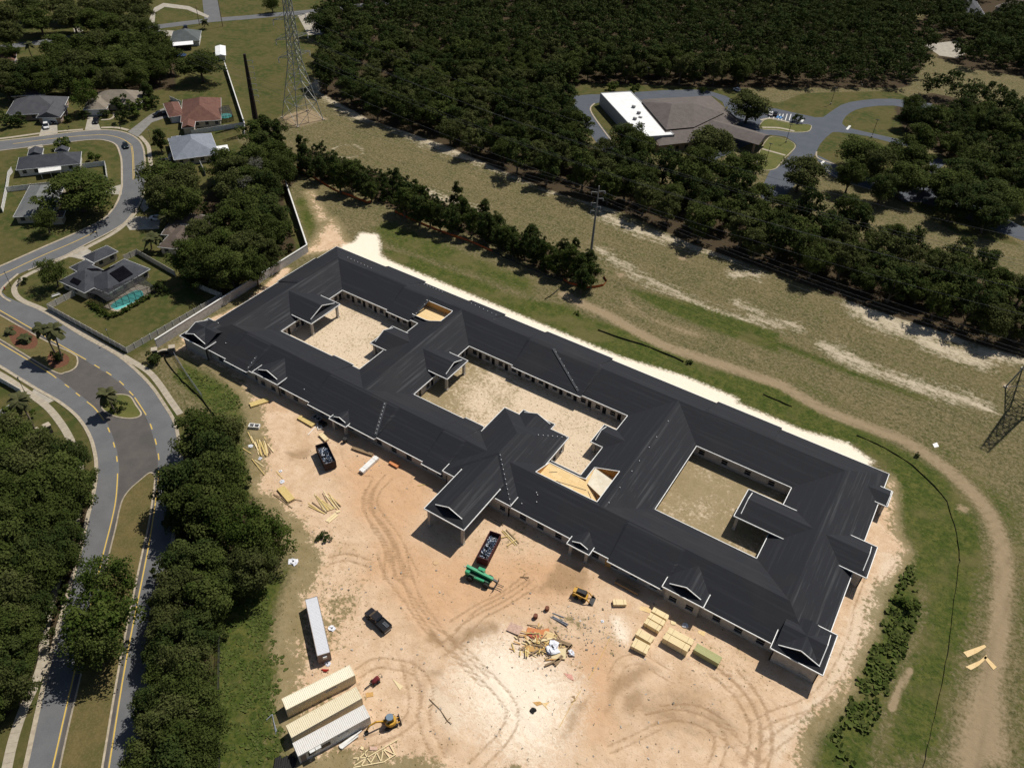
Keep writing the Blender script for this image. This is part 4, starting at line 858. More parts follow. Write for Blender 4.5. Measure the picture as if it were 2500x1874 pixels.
def crown_data(R_, H, base, nclump, per, leaf, seed, flat=.75, cone=0.0):
    """leaf clumps spread through a crown: verts (n,4,3) and tone per leaf"""
    g = np.random.default_rng(seed); quads = []; tones = []
    cz0, cz1 = base, H
    for k in range(nclump):
        while True:
            p = g.uniform(-1, 1, 3)
            if .18 < np.linalg.norm(p) < 1: break
        if k < nclump*.75: p = p/np.linalg.norm(p)*g.uniform(.55, .92)
        taper = 1-cone*(p[2]+1)/2
        wob = 1+.28*math.sin(3*math.atan2(p[1], p[0])+seed)+.12*math.sin(7*math.atan2(p[1], p[0])+seed*2)
        c = np.array([p[0]*R_*.86*taper*wob, p[1]*R_*.86*taper*wob, (cz0+cz1)/2+p[2]*(cz1-cz0)/2*.9])
        r = R_*g.uniform(.20, .36); tone = g.random()**1.5
        d = g.normal(size=(per, 3)); d /= np.linalg.norm(d, axis=1)[:, None]; d[:, 2] = np.where(d[:, 2] < -.35, -d[:, 2], d[:, 2])
        pos = c+d*np.array([1, 1, flat])*r*g.uniform(.55, 1.08, (per, 1))
        nrm = d*.9+g.normal(size=(per, 3))*.55+np.array([0, 0, .35]); nrm /= np.linalg.norm(nrm, axis=1)[:, None]
        ux = np.cross(nrm, g.normal(size=(per, 3))); ux /= np.linalg.norm(ux, axis=1)[:, None]; uy = np.cross(nrm, ux)
        s = leaf*g.uniform(.5, 1.15, (per, 1)); a = s*g.uniform(.55, 1, (per, 1))
        quads.append(np.stack([pos-ux*s*.5, pos-uy*a*.5, pos+ux*s*.5, pos+uy*a*.5], 1)); tones.append(np.clip(tone+g.uniform(-.25, .25, per), 0, 1))
    return np.concatenate(quads), np.concatenate(tones)
def leaf_mesh(name, Q, T, m):
    me = bpy.data.meshes.new(name); n = len(Q)
    me.vertices.add(n*4); me.vertices.foreach_set('co', Q.astype(np.float32).ravel())
    me.loops.add(n*4); me.loops.foreach_set('vertex_index', np.arange(n*4, dtype=np.int32))
    me.polygons.add(n); me.polygons.foreach_set('loop_start', np.arange(0, n*4, 4, dtype=np.int32)); me.update(calc_edges=True)
    a = me.attributes.new('tone', 'FLOAT', 'POINT'); a.data.foreach_set('value', np.repeat(T, 4).astype(np.float32)); me.materials.append(m); return me
def trunk_mesh(name, H, base, R_, seed, n=5):
    g = random.Random(seed); b = MB(); top = base+(H-base)*.45; p = Vector((0, 0, -.1)); r = .045*H*.55
    mid = Vector((g.uniform(-.3, .3), g.uniform(-.3, .3), base*.7)); b.cyl(p, mid, r*1.35, r, 8); tip = Vector((mid.x*1.4, mid.y*1.4, top)); b.cyl(mid, tip, r, r*.5, 7)
    for k in range(n):
        a = k*6.283/n+g.uniform(-.4, .4); q_ = mid.lerp(tip, g.uniform(0, .6)); e = q_+Vector((math.cos(a)*R_*.6, math.sin(a)*R_*.6, (H-base)*g.uniform(.25, .5))); b.cyl(q_, e, r*.5, r*.12, 5)
    return mesh(name, b, M_BARK)
KIND = {}
def make_kind(kind, mats, nvar, R_, H, base, nclump, per, leaf, flat=.75, cone=0.0, lod=True):
    vs = []
    for i in range(nvar):
        Q, T = crown_data(R_, H, base, nclump, per, leaf, 100*len(KIND)+i+1, flat, cone)
        vs.append((trunk_mesh('trunk', H, base, R_, i), leaf_mesh('crown', Q, T, mats[i % len(mats)])))
    KIND[kind] = (vs, R_, H)
make_kind('oak', [M_LEAF, M_LEAFD, M_LEAF, M_LEAFY], 8, 5.0, 10.5, 1.9, 58, 170, .44, .92)
make_kind('wood_oak', [M_LEAFD, M_LEAF, M_LEAFY, M_LEAFD], 8, 4.7, 12.0, 1.6, 44, 95, .58, .92)
make_kind('tall', [M_LEAFD, M_LEAF], 5, 3.4, 10.0, .8, 36, 120, .45, .95, .40)
make_kind('round', [M_LEAFG, M_LEAF], 4, 3.0, 5.4, .9, 44, 130, .26, .92)
make_kind('shrub', [M_LEAFD, M_LEAFG], 4, 1.5, 2.0, .15, 14, 60, .32, .9)
make_kind('grey', [M_LEAFS], 2, 4.2, 9.5, 2.4, 22, 60, .40)
def tree(kind, loc, R_, name, label, cat='tree', group=None, hs=1.0, rg=random):
    vs, R0, H0 = KIND[kind]; i = rg.randrange(len(vs)); s = R_/R0
    t = thing(name, label, cat, (loc[0], loc[1], 0), rg.uniform(0, 6.28), group); sz = s*hs
    t.scale = (s*rg.uniform(.92, 1.08), s*rg.uniform(.92, 1.08), sz)
    put('trunk' if kind != 'shrub' else 'stem', vs[i][0], t); put('crown' if kind != 'shrub' else 'foliage', vs[i][1], t); return t
def scale_at(p): d = Vector((0, 0, CAM_H))-p; return FOC/d.length      # photo pixels per metre
def trees_at(c, lst, kind, name, label, group, cat='tree', hs=1.0, hr=1.15):
    for it in lst:
        x, y, r = it[:3]; k = it[3] if len(it) > 3 else kind
        p = P(c, x, y); R_ = r*.3166/scale_at(p); vs, R0, H0 = KIND[k]; H_ = H0/R0*R_*hs; h2 = hs*min(1.0, 12.5/H_); zc = H0/R0*R_*.58*h2
        p = P(c, x, y, zc); tree(k, p, R_*1.04, name, label, cat, group, h2)
L_MED = 'dark oak in the thick belt between the boulevard and the sandy yard'; G_MED = 'oaks of the belt beside the yard'
trees_at('M', [(1560, 500, 190), (1720, 520, 150), (1640, 680, 200), (1440, 880, 190), (1660, 860, 200), (1760, 980, 150), (1480, 1040, 190), (1650, 1120, 190), (1390, 1160, 120)], 'oak', 'oak_tree', L_MED, G_MED)
trees_at('N', [(1450, 80, 190), (1650, 120, 170), (1780, 250, 150), (1950, 120, 180), (1370, 300, 190), (1580, 380, 190), (1300, 560, 170), (1490, 620, 180), (1610, 560, 120), (1260, 770, 140), (1440, 850, 180), (1250, 960, 130), (1430, 1080, 190), (1170, 1180, 150), (1350, 1260, 190), (1550, 1180, 160), (1190, 1420, 170), (1400, 1460, 200), (1560, 1380, 150), (1150, 1620, 150), (1330, 1660, 210), (1540, 1600, 170)], 'oak', 'oak_tree', L_MED, G_MED)
trees_at('M', [(1900, 1260, 210, 'round'), (2060, 1300, 190, 'round'), (1960, 1420, 180, 'round')], 'round', 'bushy_tree', 'broad fine-leaved bushy tree spilling onto the sand beside the yard', 'bushy trees at the yard edge', hs=1.1)
trees_at('M', [(60, 520, 150), (200, 620, 170), (360, 680, 170), (520, 700, 150), (60, 720, 190), (230, 800, 190), (430, 860, 190), (570, 880, 120), (90, 960, 190), (300, 1010, 190), (500, 1050, 160), (120, 1180, 190), (340, 1240, 180), (500, 1320, 140), (80, 1400, 190), (280, 1450, 180), (440, 1480, 130), (-120, 600, 200), (-120, 900, 220), (-120, 1200, 220)], 'oak', 'oak_tree', 'dark oak in the wood on the far side of the boulevard', 'oaks of the wood across the boulevard')
trees_at('N', [(60, 130, 180), (240, 190, 170), (380, 120, 110), (100, 370, 180), (260, 420, 140), (80, 600, 180), (210, 660, 120), (40, 830, 170), (150, 880, 110), (20, 1040, 160), (100, 1100, 90), (-120, 300, 200), (-130, 700, 200), (-100, 1150, 150)], 'oak', 'oak_tree', 'dark oak in the wood on the far side of the boulevard', 'oaks of the wood across the boulevard')
trees_at('N', [(820, 230, 180, 'round'), (750, 520, 240, 'round'), (720, 700, 190, 'round')], 'round', 'median_tree', 'leafy bright green tree growing on the long grass median', 'trees on the long median', hs=1.25)
L_H = 'oak in the grove behind the boundary wall of the building site'; G_H = 'grove behind the boundary wall'
trees_at('T0', [(1290, 1370, 170), (1420, 1420, 120), (1230, 1520, 130), (1400, 1570, 130), (1720, 1270, 130), (1830, 1320, 130), (1950, 1010, 110, 'tall'), (2010, 1100, 120, 'tall'), (2080, 1000, 90, 'tall'), (2110, 1200, 120), (1990, 1230, 120), (2130, 1330, 120), (1930, 1400, 130), (1780, 1450, 140), (2060, 1450, 130)], 'oak', 'oak_tree', L_H, G_H)
trees_at('A', [(1900, 180, 150), (2060, 230, 150), (1750, 300, 150), (1950, 340, 160), (2110, 380, 120), (1560, 400, 120), (1700, 480, 160), (1880, 500, 150), (2060, 520, 110), (1450, 560, 140), (1600, 600, 150), (1780, 640, 150), (1960, 640, 130), (1500, 690, 110), (1680, 720, 110)], 'oak', 'oak_tree', L_H, G_H)
trees_at('T0', [(1950, 1330, 120, 'grey'), (1900, 1460, 110, 'grey')], 'grey', 'pale_tree', 'grey half-bare tree in the grove behind the boundary wall', 'half-bare trees in the grove')
L_R = 'narrow dark tree in the hedgerow along the orange barrier fence'; G_R = 'hedgerow along the corridor'
trees_at('T1', [(430, 1100, 55), (460, 1220, 70), (560, 1280, 70), (660, 1250, 70), (720, 1340, 90), (820, 1330, 90), (900, 1400, 80), (960, 1460, 60), (1080, 1440, 55), (1170, 1380, 60), (1230, 1480, 90), (1330, 1510, 90), (1300, 1420, 40), (250, 1000, 70), (120, 980, 80), (160, 1120, 110), (290, 1190, 90), (330, 1310, 70)], 'tall', 'hedgerow_tree', L_R, G_R)
trees_at('B', [(1230, 120, 90), (1330, 170, 90), (1420, 210, 80), (1500, 250, 70), (1630, 60, 60), (1660, 180, 90), (1580, 260, 80), (1740, 270, 80), (1840, 170, 55), (1850, 300, 90), (1940, 300, 70), (2000, 390, 70), (2080, 430, 70), (2160, 470, 70), (2190, 380, 50)], 'tall', 'hedgerow_tree', L_R, G_R)
trees_at('C', [(20, 300, 70), (50, 400, 70), (150, 380, 60), (170, 470, 70), (310, 370, 70), (330, 480, 90), (430, 520, 80), (500, 590, 80), (560, 480, 60), (600, 560, 90), (650, 450, 40), (680, 620, 90), (760, 580, 70), (780, 680, 80), (700, 720, 80)], 'tall', 'hedgerow_tree', L_R, G_R)
L_NW = 'dark oak in the shady thicket between the back road and the houses'; G_NW = 'thicket behind the houses'
trees_at('T0', [(30, 120, 110), (50, 260, 90), (200, 60, 110), (290, 150, 110), (480, 60, 110), (560, 140, 100), (720, 30, 100), (700, 160, 100), (850, 90, 90), (930, 20, 90), (1050, 30, 90), (1080, 120, 80), (860, 200, 110), (1000, 220, 120), (1120, 250, 80), (450, 360, 110), (600, 380, 120), (760, 340, 110), (900, 330, 120), (1060, 340, 110), (1220, 340, 90), (480, 480, 110), (640, 500, 120), (820, 480, 120), (980, 480, 120), (1140, 450, 110), (1290, 450, 90), (330, 540, 100), (200, 560, 100), (70, 570, 100), (30, 650, 90), (500, 600, 90), (700, 600, 90), (860, 610, 90), (1050, 580, 90), (1210, 540, 80), (330, 640, 80), (140, 660, 80), (60, 400, 60)], 'oak', 'oak_tree', L_NW, G_NW, hs=.9)
trees_at('T0', [(1545, 500, 140)], 'oak', 'shade_tree', 'single broad dark oak casting shade on the lawn beside the brown-roofed house', None)
trees_at('T0', [(600, 1470, 215)], 'oak', 'shade_tree', 'big rounded oak overhanging the grey-roofed house by the bend', None, hs=.9)
trees_at('A', [(340, 270, 78, 'round')], 'round', 'lawn_tree', 'small round green tree on the lawn in front of the grey-roofed house', None, hs=1.2)
trees_at('A', [(395, 670, 95, 'round')], 'round', 'lawn_tree', 'small green tree on the lawn beside the house with the pool', None, hs=1.2)
trees_at('T0', [(1225, 1060, 58, 'tall')], 'tall', 'street_tree', 'thin young tree between pavement and the pale blue-grey roof', None)
trees_at('T0', [(650, 730, 85, 'round')], 'round', 'lawn_tree', 'bright green tree beside the garage of the house with beige shingles', None, hs=1.3)
trees_at('T0', [(1130, 690, 50, 'tall')], 'tall', 'conical_tree', 'narrow conical tree at the corner of the house with beige shingles', None)
trees_at('T0', [(2090, 30, 55, 'round')], 'round', 'lone_tree', 'round dark tree alone on the grass by the back road', None)
trees_at('T1', [(600, 170, 110)], 'oak', 'lawn_tree', 'light green tree overhanging the pale drive off the back road', None)
for c, x, y, r, lab in (('T0', 480, 1120, 52, 'clipped round bush at the gable of the dark-roofed house'), ('T0', 725, 1212, 42, 'round bush on the lawn inside the road bend'), ('A', 1230, 800, 50, 'round dark bush beside the pool enclosure'),
                        ('T0', 940, 810, 60, 'bush in front of the house with beige shingles'), ('T0', 1050, 845, 60, 'dark round bush next to the grey curving drive'), ('T0', 950, 905, 50, 'low spreading bush on the lawn by the curving drive'), ('T0', 650, 890, 30, 'small round bush at the white garage door'),
                        ('T0', 50, 935, 55, 'dark bush in front of the long slate-roofed house'), ('T0', 145, 930, 45, 'leafy bush beside the entrance of the long slate-roofed house'), ('A', 1180, 1350, 55, 'rounded bush beside the sign wall at the site corner'), ('T0', 810, 880, 30, 'low bush in the bed by the curved garden path'),
                        ('A', 180, 745, 28, 'spiky shrub inside the curve of the pavement'), ('A', 440, 1335, 45, 'clipped mound of shrub at the foot of the two palms'), ('M', 910, 295, 45, 'clipped dark mound on the palm island'), ('M', 825, 262, 28, 'small dark mound beside the palm trunk on the island'),
                        ('T0', 940, 690, 45, 'olive shrub behind the house with beige shingles'), ('T0', 525, 920, 28, 'small shrub at the lamp by the white car'), ('T0', 1185, 790, 45, 'hedge bush between the beige and the brown-roofed house'), ('T0', 1120, 800, 45, 'low hedge beside the beige shingle house'),
                        ('T2', 930, 675, 45, 'young bright shrub on the grass behind the white flat roof'), ('T2', 1100, 700, 45, 'young shrub at the corner of the white flat roof'), ('T2', 1630, 700, 28, 'round bush by the drive behind the office'), ('T3', 465, 920, 34, 'small clipped tree on the car park island'),
                        ('C', 660, 985, 24, 'lone dark weed bush beside the wheel ruts'), ('C', 1530, 1365, 30, 'low bush in the weeds behind the building'), ('G', 1385, 665, 20, 'small dark bush beside the black silt fence'),
                        ('M', 130, 360, 80, 'pale straggly shrub behind the entrance wall across the boulevard'), ('L', 1330, 390, 70, 'dark weed mound at the edge of the sand road'), ('E', 600, 1290, 46, 'green weed clump alone on the sand')):
    p = P(c, x, y); R_ = r*.3166/scale_at(p); p = P(c, x, y, R_*.6); tree('shrub', p, R_*1.15, 'shrub', lab, 'shrub', None, .55 if 'weed' in lab else 1.0)
L_E = 'oak standing among the drives of the brick office'; G_E = 'oaks round the office car park'
trees_at('T2', [(1690, 1100, 160), (1990, 820, 150), (1060, 1070, 130), (1150, 1140, 110), (1600, 1240, 110), (1820, 1300, 130), (1960, 1290, 120)], 'oak', 'car_park_oak', L_E, G_E)
trees_at('T3', [(500, 1340, 160), (960, 1180, 150), (1080, 1260, 120), (1340, 1220, 140), (1290, 1380, 150), (880, 1350, 110), (1420, 1060, 120), (1600, 1420, 150), (1760, 1330, 140), (1680, 1560, 130), (1900, 1500, 150), (2080, 1560, 140), (860, 1620, 120), (1130, 1440, 100), (1950, 1650, 120), (1830, 1250, 120), (1480, 1360, 80)], 'oak', 'car_park_oak', L_E, G_E)
# the big wood: nearest 290 as trees, the far rest as one mass
def fill(poly, sp, seed, inset=0.0):
    q_ = np.array([(p.x, p.y) for p in poly]); lo, hi = q_.min(0), q_.max(0); lo = np.maximum(lo, (-480, 5)); hi = np.minimum(hi, (320, 760)); g = np.random.default_rng(seed)
    c = g.uniform(lo, hi, (int((hi-lo).prod()/(sp*sp)*9), 2)); c = c[sdist(c[:, 0], c[:, 1], poly) < -inset]; cell = {}; out = []
    for p in c:
        k = (int(p[0]//sp), int(p[1]//sp))
        if any(np.hypot(*(p-o)) < sp for i in (-1, 0, 1) for j in (-1, 0, 1) for o in cell.get((k[0]+i, k[1]+j), [])): continue
        cell.setdefault(k, []).append(p); out.append(p)
    return out
def inview(p, m=60):
    v = np.array([p[0], p[1], 8-CAM_H]); d = v@_f
    return d > 0 and -m < 1250+FOC*(v@_r)/d < 2500+m and -m-90 < 937-FOC*(v@_u)/d < 1874+m
OFFICE_KEEP = [PL('T2', [(820, 690), (1060, 690), (1700, 720), (1950, 950), (2150, 1040), (2050, 1230), (1830, 1200), (1380, 1180), (860, 960)])]+[PL(c, pts) for c, pts in ASPH_EAST]
W_NE2 = PL('T3', [(1080, 150), (1100, -90), (2400, -90), (2400, 560), (2180, 560), (1900, 450), (1790, 330), (1700, 300), (1480, 220), (1250, 180)])
OFFICE_KEEP += [PL('T3', [(1440, 345), (1690, 315), (1780, 400), (1560, 430)]), PL('T3', [(1790, 190), (1960, 200), (2000, 60), (1800, 60)]), PL('T3', [(1990, 70), (2215, 120), (2240, 0), (2000, -10)])]
pts = []
for w_, sp in ((W_MAIN, 6.9), (W_EAST, 7.2), (W_NE, 7.4), (W_NE2, 7.4)): pts += fill(w_, sp, len(pts)+3, 1.0)
pts = [p for p in pts if inview(p) and all(sdist(np.array([p[0]]), np.array([p[1]]), k)[0] > 4.5 for k in OFFICE_KEEP)]
pts.sort(key=lambda p: np.hypot(p[0], p[1]))
edge_d = [min(abs(sdist(np.array([p[0]]), np.array([p[1]]), w_)[0]) for w_ in (W_MAIN,)) for p in pts]
for k, p in enumerate(pts[:290]):
    e = edge_d[k] < 9
    tree('wood_oak' if random.random() < .85 else 'oak', p, random.uniform(4.4, 6.0), 'wood_tree', 'dark evergreen oak in the dense wood beyond the power-line corridor', 'tree', 'dense wood beyond the corridor', random.uniform(.78, 1.02)*(1.08 if e else 1))
far = pts[290:]; FQ, FT = [], []
fb = [crown_data(5.4, 12.0, 1.6, 26, 32, .95, 900+i, .95) for i in range(6)]
for p in far:
    Q, T = fb[random.randrange(6)]; a = random.uniform(0, 6.28); s = random.uniform(.8, 1.15); ca, sa = math.cos(a)*s, math.sin(a)*s
    Mx = np.array([[ca, -sa, 0], [sa, ca, 0], [0, 0, s*random.uniform(.85, 1.1)]]); FQ.append(Q@Mx.T+np.array([p[0], p[1], 0])); FT.append(np.clip(T*.8+random.uniform(-.2, .2), 0, 1))
if far: put('far_woodland', leaf_mesh('far_woodland', np.concatenate(FQ), np.concatenate(FT), M_LEAFD), label='far dense woodland that reads as one dark canopy', cat='woodland', kind='stuff')
print('forest', len(pts), len(far))
# undergrowth below the hedgerow and the belts
UQ, UT = [], []
ub = [crown_data(1.9, 2.9, .0, 12, 44, .42, 700+i, .95) for i in range(4)]
for w_, sp in ((W_ROW, 2.5), (W_MED, 4.2), (W_HOUSE, 4.5), (W_LEFT, 5.0)):
    for p in fill(w_, sp, 77):
        Q, T = ub[random.randrange(4)]; a = random.uniform(0, 6.28); s_ = random.uniform(.7, 1.25); Mx = np.array([[math.cos(a)*s_, -math.sin(a)*s_, 0], [math.sin(a)*s_, math.cos(a)*s_, 0], [0, 0, s_*random.uniform(.7, 1.4)]]); UQ.append(Q@Mx.T+np.array([p[0], p[1], 0])); UT.append(T*.6)
put('undergrowth', leaf_mesh('undergrowth', np.concatenate(UQ), np.concatenate(UT), M_LEAFD), label='dark leafy undergrowth filling the foot of hedgerow and tree belts', cat='undergrowth', kind='stuff')
# weeds and grass tufts as one mass each
def tufts(name, polys, dens, size, h, m, seed, label, cat='weeds', flt=None):
    g = np.random.default_rng(seed); QS, TS = [], []
    for poly in polys:
        q_ = np.array([(p.x, p.y) for p in poly]); lo, hi = q_.min(0), q_.max(0); N = int((hi-lo).prod()*dens)
        c = g.uniform(lo, hi, (N, 2)); c = c[sdist(c[:, 0], c[:, 1], poly) < 0]
        nz = vnoise(c[:, 0]+500, c[:, 1]+500, 2.2, seed+5); c = c[nz > g.uniform(.25, .75, len(c))]; n = len(c)
        if not n: continue
        for k in range(3):
            a = g.uniform(0, 6.28, n); s = size*g.uniform(.5, 1.3, n); d = np.stack([np.cos(a), np.sin(a), np.zeros(n)], 1); nn = np.stack([-np.sin(a), np.cos(a), np.zeros(n)], 1)
            b0 = np.stack([c[:, 0], c[:, 1], np.full(n, -.02)], 1); tp = nn*(s*g.uniform(.4, 1.3, n))[:, None]+np.array([0, 0, 1])*(h*g.uniform(.4, 1.2, n))[:, None]
            QS.append(np.stack([b0-d*(s*.5)[:, None], b0+d*(s*.5)[:, None], b0+d*(s*.35)[:, None]+tp, b0-d*(s*.35)[:, None]+tp], 1)); TS.append(g.random(n))
    put(name, leaf_mesh(name, np.concatenate(QS), np.concatenate(TS), m), label=label, cat=cat, kind='stuff')
M_WEED = leaf_mat('weed_blades', (.062, .098, .018), (.088, .122, .026), (.14, .15, .05))
tufts('tall_weeds', [PL('L', [(1330, 60), (1250, 250), (1150, 480), (1080, 660), (960, 900), (910, 1100), (780, 1250), (700, 1400), (700, 1658), (1000, 1658), (1100, 1250), (1200, 950), (1300, 750), (1420, 420)])], 3.2, .75, .55, M_WEED, 31, 'tall lush weeds along the edge of the sand road')
tufts('weeds', [PL('N', [(1760, 330), (2050, 330), (2060, 600), (2100, 1000), (2110, 1650), (1700, 1658), (1700, 500)]), PL('J', [(0, 380), (200, 320), (220, 700), (330, 900), (260, 1000), (230, 1250), (330, 1450), (300, 1658), (0, 1658)])], 2.6, .5, .22, M_WEED, 32, 'green weeds in the strip between the trees and the containers')
tufts('bank_weeds', [PL('A', [(1340, 1480), (1430, 1380), (1580, 1470), (1750, 1560), (1880, 1700), (1700, 1760), (1500, 1620)]), PL('M', [(1640, 330), (1740, 120), (1850, 230), (1860, 380), (1830, 500), (1900, 800), (1950, 1000), (1860, 1020), (1840, 700)])], 2.2, .5, .25, M_WEED, 33, 'weeds on the bank between the pavement and the sand')
# ------------------------------------------------------------------ houses, walls, fences, pool
def shingle_mat(name, a, b):
    n = NT(name); v = n.geo.outputs['Position']; sp = n.node('ShaderNodeSeparateXYZ'); n.lk(v, sp.inputs[0])
    f = n.noise(v, .5, 4, .6); g = n.noise(v, 3.5, 4, .8); cb = n.node('ShaderNodeCombineXYZ'); n.lk(n.math('MULTIPLY', sp.outputs[2], 14.0), cb.inputs[1]); n.lk(n.math('MULTIPLY', n.math('ADD', sp.outputs[0], sp.outputs[1]), .8), cb.inputs[0]); st = n.noise(cb.outputs[0], 1, 3, .7)
    c = n.mix(n.step(f, .3, .7), a, b); c = n.mix(n.math('MULTIPLY', n.step(g, .45, .7), .35), c, tuple(x*1.5 for x in b)); c = n.mix(n.math('MULTIPLY', n.step(st, .5, .7), .4), c, tuple(x*.6 for x in a))
    n.bump(g, .4, .04); return n.done(c, .9)
SH = {'slate': shingle_mat('slate_grey_shingle', (.060, .062, .070), (.080, .080, .088)), 'beige': shingle_mat('beige_shingle', (.17, .145, .115), (.22, .19, .15)), 'red': shingle_mat('red_brown_shingle', (.110, .052, .040), (.15, .075, .055)),
      'blue': shingle_mat('blue_grey_shingle', (.170, .190, .225), (.21, .23, .27)), 'char': shingle_mat('charcoal_shingle', (.040, .043, .052), (.058, .061, .070)), 'grey': shingle_mat('mid_grey_shingle', (.130, .135, .135), (.165, .17, .168)),
      'brown': shingle_mat('brown_shingle', (.085, .065, .052), (.12, .095, .078)), 'brick': shingle_mat('warm_brown_shingle', (.105, .088, .080), (.135, .115, .105)), 'green': shingle_mat('green_grey_shingle', (.075, .088, .088), (.10, .11, .11))}
M_CREAM = mat('cream_stucco', (.50, .44, .34), (.42, .37, .28), 1.5, .9); M_WSTUC = mat('white_stucco', (.62, .60, .55), (.52, .50, .45), 1.5, .9); M_BRICKW = mat('tan_brick', (.34, .25, .18), (.27, .19, .14), 3, .9)
M_WROOF = mat('white_membrane', (.84, .84, .83), (.70, .70, .69), .35, .6, stretch=(1, 4, 1)); M_SOLAR = mat('black_solar_panel', (.005, .005, .007), (.008, .008, .01), 1, .9, spec=0.0)
M_VINYL = mat('white_vinyl', (.74, .73, .70), (.60, .59, .56), 1.2, .5); M_VTAN = mat('tan_vinyl', (.50, .47, .41), (.42, .39, .34), 1.2, .6); M_GARAGE = mat('white_garage_door', (.70, .70, .68), (.6, .6, .58), 3, .5)
def rect3(A, B, C):
    u = (B-A); u.z = 0; L = u.length; u /= L; v = Vector((-u.y, u.x, 0)); w = (C-B).dot(v)
    if w < 0: A, B, u, v, w = B.copy(), A.copy(), -u, -v, -w
    A = Vector((A.x, A.y, 0)); return A, u, v, L, w          # A + u*[0,L] + v*[0,w]
def hip(b, A, u, v, L, w, z, pitch, kind='hip', long_=None):
    e = lambda a, c, zz: tuple(A+u*a+v*c+Vector((0, 0, zz))); al = (L >= w) if long_ is None else long_
    if not al: A, u, v, L, w = A+u*L, v, -u, w, L; e = lambda a, c, zz: tuple(A+u*a+v*c+Vector((0, 0, zz)))
    h = w/2; zr = z+h*pitch; i = min(h, L/2-.05) if kind == 'hip' else 0.0
    p = [e(0, 0, z), e(L, 0, z), e(L, w, z), e(0, w, z), e(i, h, zr), e(L-i, h, zr)]
    b.add(p, [(0, 1, 5, 4), (2, 3, 4, 5), (1, 2, 5), (3, 0, 4)])
    q_ = [Vector(x)-Vector((0, 0, .18)) for x in p[:4]]; b.add(p[:4]+q_, [(0, 4, 5, 1), (1, 5, 6, 2), (2, 6, 7, 3), (3, 7, 4, 0), (4, 7, 6, 5)])
    return zr
def house(name, label, blocks, roofm, wallm, z=2.65, pitch=.48, cat='house', trimm=None):
    R3 = [rect3(*bl[:3]) for bl in blocks]; A, u, v, L, w = R3[0]; c = A+u*L/2+v*w/2
    t = thing(name, label, cat, (c.x, c.y, 0)); k = dict(parent=t, world=True)
    for i, ((A, u, v, L, w), bl) in enumerate(zip(R3, blocks)):
        o = bl[3] if len(bl) > 3 else {}; zz = z+o.get('dz', 0)+.03*i
        b = MB(); zr = hip(b, A, u, v, L, w, zz, o.get('pitch', pitch), o.get('kind', 'hip'), o.get('long'))
        ro = mk('roof', b, SH.get(o.get('m'), roofm) if o.get('m') else roofm, **k)
        tr = MB(); e = lambda a, c_: A+u*a+v*c_+Vector((0, 0, zz-.1)); cs = [e(0, 0), e(L, 0), e(L, w), e(0, w)]
        for p0, p1 in zip(cs, cs[1:]+cs[:1]): tr.bar(p0, p1, .14, .2)
        x = mk('gutter', tr, trimm or M_TRIM, **k); x.parent = ro
        ins = .5
        if o.get('walls', True):
            q_ = [A+u*ins+v*ins, A+u*(L-ins)+v*ins, A+u*(L-ins)+v*(w-ins), A+u*ins+v*(w-ins)]
            for j, (p0, p1) in enumerate(zip(q_, q_[1:]+q_[:1])):
                ln = (p1-p0).length; ops = [(a, 1.3, .9, 2.1) for a in np.arange(1.8, ln-1, 3.6)] if ln > 3 and o.get('win', True) else []
                if o.get('garage') == j: ops = []
                wall_run((p0.x, p0.y), (p1.x, p1.y), zz-.18, ops, .2, par=t, m=wallm)
                if o.get('garage') == j:
                    g = MB(); d = (p1-p0).normalized(); nn = Vector((d.y, -d.x, 0)); g.obox((p0+p1)/2+nn*.03+Vector((0, 0, 1.1)), d, nn, (0, 0, 1), min(2.5, ln/2-.4), .03, 1.08); gd = mk('garage_door', g, M_GARAGE, **k)
                    for s_ in range(4):
                        g = MB(); g.obox((p0+p1)/2+nn*.065+Vector((0, 0, .3+.54*s_)), d, nn, (0, 0, 1), min(2.5, ln/2-.4)-.05, .012, .24); x = mk('door_panel', g, M_GARAGE, **k); x.parent = gd
    return t, k
def roofquad(t, k, name, pts, m, dz=.0, thick=.08):
    b = MB(); a = [tuple(p) for p in pts]; n = len(a); nn = (Vector(a[1])-Vector(a[0])).cross(Vector(a[2])-Vector(a[0])).normalized(); nn = nn if nn.z > 0 else -nn
    hi = [tuple(Vector(p)+nn*(thick+dz)) for p in a]; lo = [tuple(Vector(p)+nn*dz) for p in a]; b.add(lo+hi, [tuple(range(n-1, -1, -1)), tuple(range(n, 2*n))]+[(i, (i+1) % n, n+(i+1) % n, n+i) for i in range(n)]); return mk(name, b, m, **k)
def Q3(c, *pts, z=2.65): return tuple(P(c, x, y, z) for x, y in pts)
house('house', 'long low house with slate grey roof, white car in its open carport', [Q3('T0', (40, 890), (472, 870), (482, 748)), (*Q3('T0', (278, 908), (465, 905), (470, 820)), {'garage': 0, 'kind': 'gable', 'long': False}), (*Q3('T0', (85, 745), (345, 730), (340, 705)), {'kind': 'gable', 'pitch': .15})], SH['slate'], M_BRICKW)
house('house', 'house with beige shingles and white double garage door', [Q3('T0', (700, 805), (1085, 800), (1100, 703)), (*Q3('T0', (640, 848), (822, 842), (810, 745)), {'garage': 0})], SH['beige'], M_CREAM)
t, k = house('house', 'red-brown roofed house beside the screened round pool', [Q3('T0', (1392, 945), (1705, 925), (1640, 757)), (*Q3('T0', (1300, 905), (1400, 893), (1370, 785)), {'garage': 0}), (*Q3('T0', (1258, 800), (1300, 900), (1420, 880)), {}), (*Q3('T0', (1400, 990), (1500, 985), (1480, 935)), {'kind': 'gable', 'long': False, 'win': False})], SH['red'], M_CREAM)
